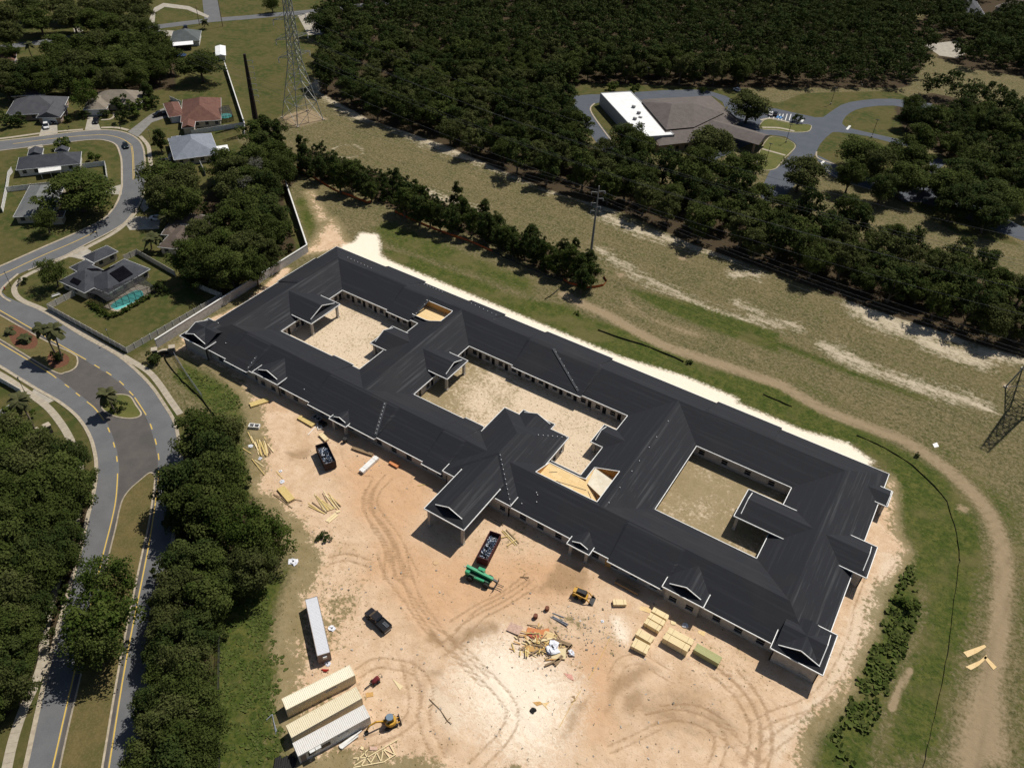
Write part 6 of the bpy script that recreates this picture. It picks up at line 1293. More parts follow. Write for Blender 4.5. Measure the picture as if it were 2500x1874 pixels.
def car(label, c, a, b_, colr, kind='sedan', name='car', L=None):
    p0, p1 = P(c, *a), P(c, *b_); o = (p0+p1)/2; d = (p1-p0).normalized(); L = L or (4.7 if kind != 'pickup' else 5.8); h = L/2; w = .92 if kind == 'sedan' else 1.0
    t = thing(name, label, 'car' if kind != 'pickup' else 'pickup', (o.x, o.y, .03), math.atan2(d.y, d.x)); m = paint_mat('paint_%s' % '_'.join('%d' % (x*1000) for x in colr), colr, .25, .05)
    b = MB()
    if kind == 'pickup':
        taper(b, [(-h, w*.95, .5, 1.02), (-h+.1, w, .42, 1.1), (-.2, w, .4, 1.12), (h-1.5, w, .4, 1.16), (h-.25, w*.97, .45, 1.08), (h, w*.85, .55, .92)]); body = mk('body', b, m, t)
        b = MB(); b.box(-h+.12, -.45, -w+.16, w-.16, 1.0, 1.125); mk('bed_floor', b, M_DARK, t); b = MB()
        for y in (-w+.02, w-.12): b.box(-h+.05, -.4, y, y+.10, 1.10, 1.24)
        b.box(-h+.02, -h+.1, -w+.1, w-.1, 1.10, 1.24); mk('bed_rail', b, m, t); b = MB(); taper(b, [(-.5, w*.86, 1.1, 1.62), (-.3, w*.9, 1.1, 1.86), (1.0, w*.9, 1.12, 1.86), (1.85, w*.88, 1.14, 1.2)]); cab = mk('cab_glass', b, M_GLASS, t); b = MB(); taper(b, [(-.36, w*.83, 1.84, 1.9), (1.0, w*.84, 1.84, 1.91)]); mk('cab_roof', b, m, t)
        b = MB(); b.box(-h-.08, -h+.05, -w*.9, w*.9, .45, .62); mk('bumper', b, M_CHROME, t); b = MB()
        b.box(-2.6, -1.3, -.5, -.42, 1.14, 1.2); b.box(-2.6, -1.3, -.05, .03, 1.14, 1.2)
        for i in range(5): b.box(-2.55+i*.28, -2.45+i*.28, -.42, -.05, 1.14, 1.19)
        if label.startswith('black pickup on'): mk('ladder', b, M_CHROME, t)
    else:
        top = 1.45 if kind == 'sedan' else 1.72
        taper(b, [(-h, w*.82, .45, .82), (-h+.25, w*.97, .35, .95), (-.9, w, .3, .98), (.9, w, .3, .98), (h-.35, w*.96, .35, .86), (h, w*.8, .45, .7)]); body = mk('body', b, m, t); r0 = -h+.55 if kind == 'sedan' else -h+.2
        b = MB(); taper(b, [(r0, w*.84, .92, .97), (r0+.55, w*.84, .94, top-.05), (.35, w*.86, .95, top), (1.25, w*.86, .93, .98)]); mk('glasshouse', b, M_GLASS, t); b = MB(); taper(b, [(r0+.5, w*.76, top-.08, top-.02), (.38, w*.79, top-.04, top+.03)]); mk('roof_panel', b, m, t)
    for sy in (-1, 1):
        b = MB(); b.box(h-.18, h-.02, sy*w*.62-.16, sy*w*.62+.16, .66, .8); mk('headlight', b, M_LAMP, t); b = MB(); b.box(-h+.0, -h+.1, sy*w*.68-.14, sy*w*.68+.14, .72, .88); mk('tail_light', b, M_RED, t)
        b = MB(); b.box(.95 if kind != 'pickup' else 1.4, 1.1 if kind != 'pickup' else 1.55, *sorted((sy*w*.92, sy*(w+.2))), 1.0, 1.15); mk('mirror', b, m, t)
        for x in (-h*.62, h*.62): wheel(t, x, sy*(w-.1), .34 if kind != 'pickup' else .4, .24)
    return t
BLK, WHT_, GRY = (.014, .015, .018), (.66, .66, .66), (.06, .065, .075)
car('black pickup on the sand beside the silver container, ladder in its bed', 'J', (1100, 610), (945, 465), (.022, .021, .024), 'pickup', 'pickup_truck')
car('dark car driving round the bend of the street', 'T0', (958, 1095), (985, 1170), (.012, .022, .024)); car('white car in the carport of the long slate-roofed house', 'T0', (358, 958), (362, 1010), WHT_, 'suv'); car('dark car beside the white one in the carport', 'T0', (412, 925), (416, 970), BLK)
car('black sedan parked on the pale drive of the garage house', 'T0', (755, 905), (732, 980), BLK, 'suv'); car('dark pickup parked at the end of the grey curving drive', 'T0', (1290, 882), (1190, 905), BLK, 'pickup', 'pickup_truck'); car('black car parked below the pale blue-grey roof', 'T0', (1235, 1256), (1300, 1248), BLK)
car('dark blue car on the drive behind the green-grey roof', 'T0', (1440, 240), (1425, 205), (.012, .016, .03), 'suv'); car('grey-blue car on the grass by the back road', 'T0', (1205, 262), (1262, 270), (.05, .07, .10)); car('white car on the drive of the brown-roofed house', 'A', (1260, 275), (1168, 268), WHT_)
for i, x in enumerate((250, 285)): car(('dark' if i else 'white')+' car in a marked bay beside the smaller office island', 'T3', (x, 905), (x+12, 868), BLK if i else WHT_)
car('white car half under the oak behind the office', 'T2', (1885, 700), (1915, 712), WHT_)
# --- green telehandler
M_GREEN = paint_mat('telehandler_green', (.035, .32, .15), .45, .12); M_GREEND = paint_mat('telehandler_dark', (.02, .09, .05), .5, .2)
p0, p1 = Z(*ZA, 312, 372), Z(*ZA, 525, 462); d = (p1-p0).normalized(); nn = Vector((-d.y, d.x, 0)); o = (p0+p1)/2+nn*1.05
t = thing('telehandler', 'green telehandler with lowered boom and forks near the maroon dumpster', 'telehandler', (o.x, o.y, 0), math.atan2(d.y, d.x))
b = MB(); taper(b, [(-2.9, .75, .75, 1.5), (-2.3, .85, .6, 1.75), (0, .8, .6, 1.5), (2.0, .75, .6, 1.3), (2.3, .6, .7, 1.1)]); mk('chassis', b, M_GREEND, t)
b = MB(); b.obox((-.2, .25, 2.05), Vector((1, 0, -.13)).normalized(), (0, 1, 0), Vector((.13, 0, 1)).normalized(), 2.9, .28, .28); boom = mk('boom', b, M_GREEN, t); b = MB(); b.obox((2.9, .25, 1.55), Vector((1, 0, -.22)).normalized(), (0, 1, 0), Vector((.22, 0, 1)).normalized(), .7, .2, .2); mk('inner_boom', b, M_STEEL, boom)
b = MB(); b.box(-2.9, -2.0, -.85, .75, 1.5, 2.2); mk('counterweight', b, M_GREEN, t); b = MB(); b.box(-.9, 1.2, -.95, -.55, 1.2, 1.55); mk('side_tank', b, M_GREEN, t)
b = MB(); taper(b, [(-.7, .001, 1.2, 1.2), (-.6, .001, 1.2, 1.2)])
b = MB(); b.box(-.7, .6, .55, 1.15, .9, 1.5); mk('cab_base', b, M_GREEN, t); b = MB()
for x in (-.65, .55):
    for y in (.6, 1.1): b.box(x-.04, x+.04, y-.04, y+.04, 1.5, 2.5)
mk('cab_frame', b, M_GREEN, t); b = MB(); b.box(-.75, .65, .52, 1.18, 2.5, 2.58); mk('cab_roof', b, M_GREEN, t); b = MB(); b.box(-.35, .1, .7, 1.0, 1.5, 1.95); mk('seat', b, M_DARK, t)
for x in (-1.75, 1.75):
    for y in (-1.05, 1.05): wheel(t, x, y, .62, .42)
b = MB(); b.box(3.45, 3.55, -.95, 1.25, .35, .55); b.box(3.45, 3.55, -.95, 1.25, 1.0, 1.1)
for y in (-.9, .0, .4, 1.2): b.box(3.46, 3.54, y-.05, y+.05, .3, 1.4)
mk('fork_carriage', b, M_STEEL, t)
for y in (-.3, .6): b = MB(); b.box(3.55, 4.9, y-.06, y+.06, .28, .34); mk('fork', b, M_STEEL, t)
b = MB(); b.cyl((2.5, .25, 1.5), (3.5, .25, .9), .12, .12, 8); mk('tilt_link', b, M_STEEL, t)
# --- skid steer
M_CAT = paint_mat('machine_yellow', (.55, .30, .03), .5, .25); M_CATB = paint_mat('machine_black', (.02, .02, .022), .6, .2)
p0, p1 = Z(*ZB, 255, 240), Z(*ZB, 455, 320); d = (p1-p0).normalized(); o = (p0+p1)/2+Vector((-d.y, d.x, 0))*.7; t = thing('skid_steer', 'yellow and black skid steer loader with bucket lowered on the brown soil', 'loader', (o.x, o.y, 0), math.atan2(d.y, d.x))
b = MB(); taper(b, [(-1.7, .65, .35, 1.3), (-1.2, .7, .3, 1.5), (1.0, .68, .3, 1.1), (1.25, .6, .4, .8)]); mk('chassis', b, M_CAT, t); b = MB(); taper(b, [(-1.0, .5, 1.2, 2.0), (.8, .5, 1.0, 2.0), (.95, .45, 1.0, 1.7)]); mk('cab', b, M_CATB, t); b = MB(); b.box(-1.7, -1.05, -.5, .5, 1.5, 1.62); mk('engine_cover', b, M_CAT, t)
for s in (-1, 1):
    b = MB(); b.bar((-1.5, s*.82, 1.55), (1.2, s*.82, 1.2), .14, .2); b.bar((1.2, s*.82, 1.2), (1.85, s*.82, .45), .14, .2); mk('lift_arm', b, M_CAT, t)
    for x in (-.75, .65): wheel(t, x, s*.82, .42, .3)
b = MB(); b.add([(1.8, -.95, .1), (2.7, -.95, .12), (2.6, -.95, .2), (1.9, -.95, .75), (1.8, .95, .1), (2.7, .95, .12), (2.6, .95, .2), (1.9, .95, .75)], [(0, 1, 5, 4), (0, 4, 7, 3), (0, 3, 2, 1), (4, 5, 6, 7)]); mk('bucket', b, M_STEEL, t)
# --- mini excavator
p0, p1 = Z(*ZI, 1985, 1010), Z(*ZI, 1730, 1110); d = (p1-p0).normalized(); o = Z(*ZI, 1905, 1080); t = thing('mini_excavator', 'yellow mini excavator with arm reaching toward the pale container', 'excavator', (o.x, o.y, 0), math.atan2(d.y, d.x))
for s in (-1, 1):
    b = MB(); pr = [(-1.1, .1), (-.9, 0), (.9, 0), (1.1, .1), (1.15, .32), (.95, .5), (-.95, .5), (-1.15, .32)]; a = [(x, s*.75-.18, z) for x, z in pr]; c = [(x, s*.75+.18, z) for x, z in pr]; b.add(a+c, [tuple(range(8)), tuple(range(15, 7, -1))]+[(i, 8+i, 8+(i+1) % 8, (i+1) % 8) for i in range(8)]); mk('track', b, M_TYRE, t)
b = MB(); b.box(-.6, .6, -.5, .5, .35, .7); mk('undercarriage', b, M_CATB, t); b = MB(); b.cyl((-.1, 0, .7), (-.1, 0, 1.35), 1.0, .95, 16); mk('house_body', b, M_CAT, t); b = MB(); taper(b, [(-.55, .52, 1.3, 2.3), (.5, .52, 1.3, 2.35), (.75, .45, 1.3, 2.0)]); mk('cab', b, M_GLASS, t); b = MB(); b.cyl((0, 0, 2.34), (0, 0, 2.42), .66, .6, 12); mk('cab_roof', b, paint_mat('blue_grey_roof', (.16, .22, .28), .5, .1), t)
b = MB(); b.bar((.8, -.25, 1.1), (2.3, -.25, 2.0), .22, .3); b.bar((2.3, -.25, 2.0), (3.4, -.25, 1.5), .2, .26); mk('boom', b, M_CAT, t); b = MB(); b.bar((3.4, -.25, 1.55), (4.0, -.25, .45), .18, .22); mk('arm', b, M_CAT, t); b = MB(); taper(b, [(3.75, .001, .3, .3), (3.76, .35, .1, .5), (4.35, .35, .05, .3)]); mk('bucket', b, M_STEEL, t)
b = MB(); b.box(-1.75, -1.62, -.95, .95, .05, .5); mk('dozer_blade', b, M_CATB, t); b = MB(); b.bar((-1.62, -.4, .3), (-.6, -.4, .4), .12, .12); b.bar((-1.62, .4, .3), (-.6, .4, .4), .12, .12); mk('blade_arm', b, M_CAT, t)
# --- trencher
p0, p1 = Z(*ZI, 1720, 370), Z(*ZI, 1530, 500); d = (p1-p0).normalized(); o = Z(*ZI, 1660, 430); t = thing('trencher', 'small dark red walk-behind trencher with chain bar beside the cream container', 'trencher', (o.x, o.y, 0), math.atan2(d.y, d.x)); M_TRED = paint_mat('trencher_red', (.16, .025, .03), .5, .3)
b = MB(); taper(b, [(-.9, .35, .35, 1.0), (-.6, .42, .3, 1.2), (.2, .4, .3, .9), (.5, .3, .35, .6)]); mk('body', b, M_TRED, t); b = MB(); b.bar((.4, 0, .5), (2.1, 0, .3), .14, .22); mk('chain_bar', b, M_STEEL, t); b = MB(); b.bar((-.9, .3, 1.0), (-1.4, .3, 1.15), .05, .05); b.bar((-.9, -.3, 1.0), (-1.4, -.3, 1.15), .05, .05); b.bar((-1.4, -.3, 1.15), (-1.4, .3, 1.15), .05, .05); mk('handlebar', b, M_STEEL, t)
for x in (-.5, .3):
    for y in (-.5, .5): wheel(t, x, y, .3, .2)
# --- lumber
def wood_mat(name, a, b):
    if name in _mc: return _mc[name]
    n = NT(name); oi = n.node('ShaderNodeObjectInfo'); v = n.vmul(n.tc.outputs['Object'], (1, 9, 9)); f = n.noise(v, 1.5, 5, .7); k = n.mix(n.step(f, .3, .7), a, b); n.done(n.mix(n.math('MULTIPLY', oi.outputs['Random'], .35), k, tuple(x*.75 for x in a)), .8); _mc[name] = n.m; return n.m
M_PINE = wood_mat('pale_pine', (.80, .66, .40), (.70, .55, .30)); M_PINEY = wood_mat('yellow_pine', (.66, .50, .20), (.56, .42, .17)); M_TREAT = wood_mat('greenish_treated_pine', (.42, .42, .20), (.36, .34, .16)); M_OLDW = wood_mat('old_wood', (.30, .21, .12), (.22, .15, .09)); M_WRAP = mat('white_wrapped_siding', (.80, .79, .76), (.68, .67, .64), 1.5, .5); M_ORB = mat('orange_board', (.62, .25, .10), (.55, .21, .085), 2, .8)
def bundle(label, zz, A, B, C, H, m, nrow=5, ncol=10, name='lumber_bundle', h0=.12, fan=False):
    A, u, v, L, w = rect3(*(Z(*zz, x, y, H) for x, y in (A, B, C)))
    if L < w: A, u, v, L, w = A+u*L, v, -u, w, L
    o = A+u*L/2+v*w/2; t = thing(name, label, 'lumber', (o.x, o.y, 0), math.atan2(u.y, u.x)); b = MB()
    for x in (-L*.35, 0, L*.35): b.box(x-.05, x+.05, -w/2, w/2, 0, h0)
    mk('bearer', b, M_OLDW, t); dz = (H-h0)/nrow; dy = w/ncol; g = random.Random(len(bpy.data.objects)); ms = []
    for s in range(3):
        b = MB(); b.box(-L/2, L/2, .006, dy-.006, .002, dz-.004); ms.append(mesh('plank', b, m))
    for r_ in range(nrow):
        cols_ = range(ncol) if r_ == nrow-1 else (0, ncol-1)
        for c in cols_: put('plank', ms[(r_+c) % 3], t, (g.uniform(-.06, .06), -w/2+c*dy, h0+r_*dz))
    b = MB(); b.box(-L/2+.05, L/2-.05, -w/2+dy, w/2-dy, h0, H-dz-.002); mk('inner_planks', b, m, t)
    if not fan:
        b = MB()
        for x in (-L*.3, L*.3): b.box(x-.025, x+.025, -w/2-.008, w/2+.008, h0-.005, H+.006)
        mk('strap', b, M_OLDW, t)
    return t
bundle('plywood bundle nearest the wall in the ladder of five small stacks', ZC, (350, 185), (515, 275), (490, 325), 1.0, M_PINE, 8, 1); bundle('second small bundle from the wall in the ladder of five stacks', ZC, (312, 245), (478, 340), (445, 392), 1.0, M_PINE, 6, 3)
bundle('middle bundle of the ladder of five small stacks', ZC, (272, 305), (435, 400), (402, 455), 1.1, M_PINE, 6, 4); bundle('fourth small bundle from the wall in the ladder of five stacks', ZC, (182, 420), (352, 520), (320, 590), 1.2, M_PINE, 6, 5); bundle('pale small bundle with loose top boards, farthest from the wall of five', ZC, (142, 525), (308, 612), (262, 705), 1.0, M_PINE, 6, 6)
bundle('long pale bundle lying closest to the wall of the two twin stacks', ZC, (520, 405), (795, 550), (762, 608), 1.7, M_PINE, 9, 5); bundle('long pale bundle with a dark hole in its top, outer of the two twin stacks', ZC, (482, 465), (752, 615), (715, 680), 1.7, M_PINE, 9, 6)
bundle('greenish treated lumber stack with its boards fanned apart', ZC, (828, 585), (1102, 740), (1060, 812), 1.3, M_TREAT, 8, 9, fan=True); bundle('single square stack of plywood standing alone by the skid steer', ZB, (865, 268), (1065, 268), (1068, 350), .75, M_PINE, 6, 1)
bundle('long stack lying in the shade along the wall', ([1340, 1260, 1740, 1560], 1269), (528, 478), (705, 572), (690, 600), .7, M_OLDW, 4, 6); bundle('fan of long pale boards at the weedy corner', ZE, (125, 105), (328, 42), (370, 78), .4, M_PINEY, 3, 10, fan=True)
bundle('yellow board stack beside the concrete basins', ZE, (700, 240), (862, 332), (832, 372), .5, M_PINEY, 4, 7); bundle('yellow board bundle with a blue-white sheet on its end', ZF, (345, 240), (465, 385), (545, 345), .45, M_PINEY, 3, 10, fan=True)
bundle('white wrapped bundle of long siding', ZG, (370, 430), (480, 488), (80, 870), .8, M_WRAP, 5, 4, name='siding_bundle'); bundle('square stack of orange boards at the shadow edge', ZG, (820, 540), (1030, 662), (950, 752), .5, M_ORB, 5, 1, name='board_stack'); bundle('brown boards stacked by the shadow near the white bundle', ZE, (1130-130, 745) if False else (940, 430), (1010, 500), (970, 530), .5, M_PINE, 4, 1, name='board_stack')
b_ = ([840, 940, 1160, 1180], 1269); bundle('brown board stack in front of the white wrapped bundle', b_, (85, 590), (285, 660), (275, 682), .45, M_OLDW, 3, 5)
# loose planks
def planks(name, label, zz, segs, w=.18, m=None, z=.08, cat='lumber'):
    P0 = [(Z(*zz, a, b), Z(*zz, c, d)) for a, b, c, d in segs]; o = sum((p+q for p, q in P0), Vector())/(2*len(P0)); t = thing(name, label, cat, (o.x, o.y, 0))
    for i, (p, q) in enumerate(P0):
        b = MB(); zz_ = z+.035*(i % 5); b.bar((p.x, p.y, zz_), (q.x, q.y, zz_+.02), w, .05); mk('plank', b, m or (M_PINEY, M_PINE, M_OLDW)[i % 3 if i % 4 else 0], t, world=True)
    return t
g = random.Random(5)
planks('plank_pile', 'tangled fan of yellow planks at the edge of the green bank', ZE, [(190+8*i+g.uniform(-6, 6), 530+g.uniform(-20, 15), 250+7*i+g.uniform(-25, 25), 690+g.uniform(-25, 10)) for i in range(18)]+[(115, 430, 175, 560), (150, 480, 230, 640), (300, 480, 320, 620), (60, 610, 150, 670), (330, 560, 400, 655), (240, 560, 170, 740), (160, 730, 300, 905), (190, 740, 290, 810)])
planks('plank_pile', 'splayed pile of orange and black planks in the open sand', ZF, [(755+11*i+g.uniform(-4, 4), 300+9*i, 880+11*i, 500-4*i) for i in range(10)]+[(860, 265, 990, 460), (850, 290, 920, 430), (910, 290, 1050, 430), (880, 310, 1000, 460), (990, 380, 1055, 440), (690, 400, 880, 520), (695, 430, 860, 510), (735, 390, 900, 510), (920, 330, 1010, 470), (940, 330, 1040, 465)])
planks('broken_frame', 'dark broken timber frame beside the yellow board bundle', ZF, [(305, 300, 515, 455), (310, 300, 420, 345), (400, 340, 470, 410), (460, 415, 560, 360), (550, 362, 625, 378)], .12, M_OLDW)
planks('loose_plank', 'pair of thin planks beside the scrap at the weed edge', ZF, [(335, 45, 410, 130), (130, 0, 205, 90)], .15); planks('plank_pile', 'light boards lying at the foot of the orange planks', ZF, [(890, 600, 1000, 510), (915, 612, 1015, 530), (1000, 500, 1045, 490)], .5, M_PINE)
planks('plank_pile', 'few boards scattered in front of the shaded porch', ([1020, 1060, 1340, 1300], 1269), [(0, 495, 120, 485), (690, 820, 800, 870), (740, 830, 830, 880)], .18); planks('plank_pile', 'small heap of boards on the weedy rubble patch', ([1200, 1280, 1360, 1400], 1269), [(200, 120, 460, 400), (240, 110, 500, 390), (280, 100, 530, 370), (150, 270, 330, 230), (300, 420, 480, 300)], .2)
planks('plank_pile', 'long boards lying against the courtyard eave', ([1600, 1120, 1700, 1240], 1269), [(150, 560, 300, 60), (200, 600, 330, 90), (-200+380, 980, 330, 640), (230, 1000, 370, 660)] if False else [(430, 60, 200, 420), (460, 80, 240, 440)], .2)
# debris heap
P0 = Z(*ZD, 430, 400); t = thing('debris_heap', 'big heap of scrap timber, red boards and white sheeting in the yard', 'debris', (P0.x, P0.y, 0)); g = random.Random(9)
for i in range(130):
    p = Z(*ZD, g.gauss(430, 120), g.gauss(410, 85)); a = g.uniform(0, 6.28); L = g.uniform(.6, 2.8); z_ = .1+max(0, .7-(p-P0).length*.12)*g.random(); b = MB(); d = Vector((math.cos(a), math.sin(a), g.uniform(-.12, .2)))*L/2; b.bar((p.x-d.x, p.y-d.y, max(.05, z_-d.z)), (p.x+d.x, p.y+d.y, max(.05, z_+d.z)), g.uniform(.1, .3), g.uniform(.04, .09)); mk('plank', b, g.choice((M_PINEY, M_PINE, M_OLDW, M_OLDW, M_PLY)), t, world=True)
for (x, y, w_, h_, m_, a) in ((390, 300, 1.6, .8, M_ORB, .3), (480, 305, 1.2, .7, M_ORB, .8), (390, 335, .9, .6, mat('red_board', (.5, .12, .08)), 0), (165, 255, 1.3, .9, mat('pink_board', (.62, .42, .32)), .1), (650, 530, 1.3, 1.0, M_PINE, .5), (520, 365, 1.0, 1.4, M_PLY2, .2), (410, 470, 2.0, .6, M_PLY, .6)):
    p = Z(*ZD, x, y); b = MB(); b.obox((p.x, p.y, .35), (math.cos(a), math.sin(a), .08), (-math.sin(a), math.cos(a), .1), (0, -.1, 1), w_, h_, .03); mk('board', b, m_, t, world=True)
for a, c in (((560, 345), (800, 435)), ((800, 435), (615, 660)), ((575, 365), (790, 450)), ((780, 450), (600, 640)), ((660, 590), (500, 660))): p, q_ = Z(*ZD, *a), Z(*ZD, *c); b = MB(); b.bar((p.x, p.y, .3), (q_.x, q_.y, .3), .35, .2); mk('timber_beam', b, M_OLDW, t, world=True)
def crumple(name, label, p, r, m, n=26, cat='sheet', flat=.5, parent=None):
    g_ = random.Random(int(p.x*100)); b = MB(); vs = [];  rows, cols_ = 6, 10
    for i in range(rows):
        for j in range(cols_):
            th, ph = math.pi*.5*i/(rows-1), 2*math.pi*j/cols_; rr = r*g_.uniform(.45, 1.35); vs.append((rr*math.cos(ph)*math.sin(th+.25), rr*math.sin(ph)*math.sin(th+.25), max(.02, rr*flat*math.cos(th))))
    b.add(vs, [(i*cols_+j, i*cols_+(j+1) % cols_, (i+1)*cols_+(j+1) % cols_, (i+1)*cols_+j) for i in range(rows-1) for j in range(cols_)])
    if parent: b.v = [(v[0]+p.x, v[1]+p.y, v[2]+.3) for v in b.v]; return mk(name, b, m, parent, world=True)
    return put(name, mesh(name, b, m), None, (p.x, p.y, 0), label=label, cat=cat)
M_SHEET = mat('white_plastic_sheet', (.78, .79, .82), (.6, .62, .68), 3, .5); crumple('plastic_sheet', '', Z(*ZD, 585, 470), 1.3, M_SHEET, parent=t); crumple('plastic_sheet', '', Z(*ZD, 790, 520), .6, M_SHEET, parent=t)
for zz, x, y, r, lab in ((ZE, 145, 585, .8, 'crumpled white sheet at the head of the tangled plank fan'), (ZE, 250, 720, .7, 'crumpled white sheet at the foot of the tangled plank fan'), (ZF, 400, 160, .9, 'blue-white plastic sheet over the end of the yellow board bundle'), (ZF, 385, 45, .6, 'small white scrap beside the loose thin planks'), (ZC, 690, 390, .9, 'white sheet lying by the wall near the twin stacks'), (ZB, 700, 610, .5, 'white bag on the weedy rubble patch'), (ZI, 910, 125, .8, 'white scrap at the end of the silver container'), (ZH, 1110, 840, 1.0, 'coil of pale hose beside the silver container'), (ZB, 360, 600, .3, 'small pale rag on the weedy rubble')):
    crumple('plastic_sheet', lab, Z(*zz, x, y), r*.62, M_SHEET, flat=.35)
crumple('plastic_sheet', 'white wrapping sheet beside the lumber in the weeds under the bushy tree', P('J', 365, 70), .9, M_SHEET, flat=.3)
b2 = MB(); planks('plank_pile', 'green-painted pallets and boards at the weed edge under the bushy tree', ([600, 1340, 740, 1445], 1269), [(140, 100, 330, 330), (190, 80, 380, 320), (240, 60, 420, 300), (300, 330, 420, 520), (350, 320, 470, 500)], .5, mat('green_pallet', (.22, .36, .16)))
# plywood sheets on the ground
def sheetlet(label, zz, pts, m, name='plywood_sheet', z=.06, cat='board', parent=None):
    q_ = [Z(*zz, x, y) for x, y in pts]; b = MB(); b.prism([(p.x, p.y) for p in q_], z-.03, z); return solid(name, b, m, label=label, cat=cat)
LZ = ([1800, 1349, 2500, 1874], 2211); KZ = ([1200, 1349, 1900, 1874], 2211); JZ = ([600, 1349, 1300, 1874], 2211); GZ_ = ([1800, 900, 2500, 1425], 2211)
sheetlet('torn plywood sheet on the track, largest of three', LZ, [(1742, 765), (1905, 708), (1920, 725), (1850, 770), (1775, 805)], M_PLY2); sheetlet('torn plywood sheet on the track, ragged pointed one of three', LZ, [(1758, 878), (1870, 830), (1920, 785), (1925, 810), (1860, 870), (1800, 903)], M_PLY2); sheetlet('plywood strip on the track, pointing away from the other two', LZ, [(1898, 808), (1915, 795), (2000, 880), (1975, 902)], M_PLY2)
sheetlet('white board lying alone on the grass beside the track', GZ_, [(1505, 580), (1540, 568), (1555, 600), (1520, 608)], M_WRAP, 'white_board')
for pts, lab, m_ in (([(925, 1080), (982, 1072), (985, 1105), (930, 1115)], 'small plywood square near the red trencher', M_PLY), ([(1128, 968), (1215, 1030), (1188, 1058)], 'triangular plywood offcut in the sand', M_PINE), ([(958, 1490), (1018, 1492), (1010, 1522), (955, 1518)], 'pinkish board above the roof truss', mat('pink_board', (.62, .42, .32))), ([(890, 1488), (912, 1500), (905, 1520), (882, 1510)], 'little plywood square above the tip of the truss', M_PINE), ([(1435, 1475-1400+1400-1400), (1, 1), (2, 2)], '', None)):
    if m_: sheetlet(lab, JZ, pts, m_)
for pts, lab, m_ in (([(315, 1150), (375, 1145), (395, 1165), (350, 1180)], 'plywood scrap near the black bags, whole piece', M_PLY), ([(385, 1160), (450, 1150), (420, 1180), (440, 1215)], 'plywood scrap near the black bags, torn arrow-shaped piece', M_PLY2), ([(555, 925), (620, 940), (635, 985), (590, 965)], 'pink insulation board on the sand below the debris heap', mat('pink_board2', (.70, .36, .28))), ([(605, 1110), (640, 1100), (650, 1140), (612, 1160)], 'brown pallet half buried by the yellow line', M_OLDW), ([(1145, 410), (1230, 425), (1220, 465), (1140, 440)], 'two plywood sheets at the head of the small stacks', M_PLY2), ([(1590, 595), (1650, 610), (1640, 645), (1595, 620)], 'plywood sheet by the wall behind the greenish lumber', M_PLY2), ([(1380, 520), (1425, 530), (1420, 555), (1385, 550)], 'torn plywood square between the lumber stacks', M_PINE)): sheetlet(lab, KZ, pts, m_)
sheetlet('flat orange board on the sand beneath the telehandler forks', JZ, [(1440, 78), (1465, 60), (1490, 80), (1465, 98)], mat('tan_board', (.66, .44, .24)))
# roof truss lying on the ground
p_ = lambda x, y: P('J', x, y)
T_ = [((830, 1655), (1065, 1612)), ((1065, 1612), (1160, 1552)), ((930, 1582), (1172, 1440)), ((830, 1583), (935, 1580)), ((838, 1640), (945, 1575)), ((915, 1540), (940, 1585)), ((965, 1620), (1010, 1540)), ((1010, 1540), (1045, 1612)), ((1045, 1612), (1060, 1510)), ((1060, 1510), (1150, 1555)), ((1110, 1478), (1150, 1550)), ((940, 1585), (970, 1625)), ((890, 1645), (930, 1585)), ((860, 1600), (940, 1520)), ((1060, 1512), (1110, 1580))]
o = p_(1000, 1560); t = thing('roof_truss', 'pale timber roof truss lying on the sand below the excavator', 'truss', (o.x, o.y, 0))
for a, c in T_: p, q_ = p_(*a), p_(*c); b = MB(); b.bar((p.x, p.y, .1), (q_.x, q_.y, .1), .16, .09); mk('truss_member', b, M_PINE, t, world=True)
# pipes
def pipes(name, label, c, segs, r, m, cat='pipes'):
    o = P(c, *segs[0][:2]); t = thing(name, label, cat, (o.x, o.y, 0))
    for i, (x0, y0, x1, y1) in enumerate(segs):
        b = MB(); a, e = P(c, x0, y0), P(c, x1, y1); b.cyl((a.x, a.y, r+.02*(i % 3)), (e.x, e.y, r+.1*(i % 3)), r, r, 8); mk('pipe', b, m, t, world=True)
pipes('pipe_bundle', 'heap of black drain pipes at the end of the outermost container', 'J', [(215+17*i, 1730-3*i, 235+17*i, 1585-6*(i % 3)) for i in range(10)]+[(240, 1720, 320, 1570), (300, 1730, 350, 1560)], .2, M_TYRE); pipes('pipe_bundle', 'white and green pipes lying beside the outermost container', 'J', [(722, 1500, 880, 1385), (730, 1508, 895, 1370), (740, 1512, 870, 1415), (720, 1490, 850, 1400)], .14, M_WRAP)
pipes('steel_rods', 'grey steel rods lying on the weedy rubble', 'K', [(455, 495, 580, 565), (470, 490, 590, 555), (480, 505, 585, 570), (470, 465, 560, 500)], .1, mat('galvanised', (.28, .30, .34), rough=.4)); pipes('red_sawhorse', 'red steel beam on the ground between silver and cream containers', 'J', [(585, 902, 640, 903), (600, 912, 628, 915)], .12, mat('red_paint', (.45, .03, .02)), 'beam'); pipes('fence_posts', 'galvanised posts leaning at the weeds behind the containers', 'J', [(205, 1245, 235, 1400), (215, 1300, 240, 1380), (160, 1290, 205, 1250)], .08, mat('galvanised', (.28, .30, .34)), 'posts')
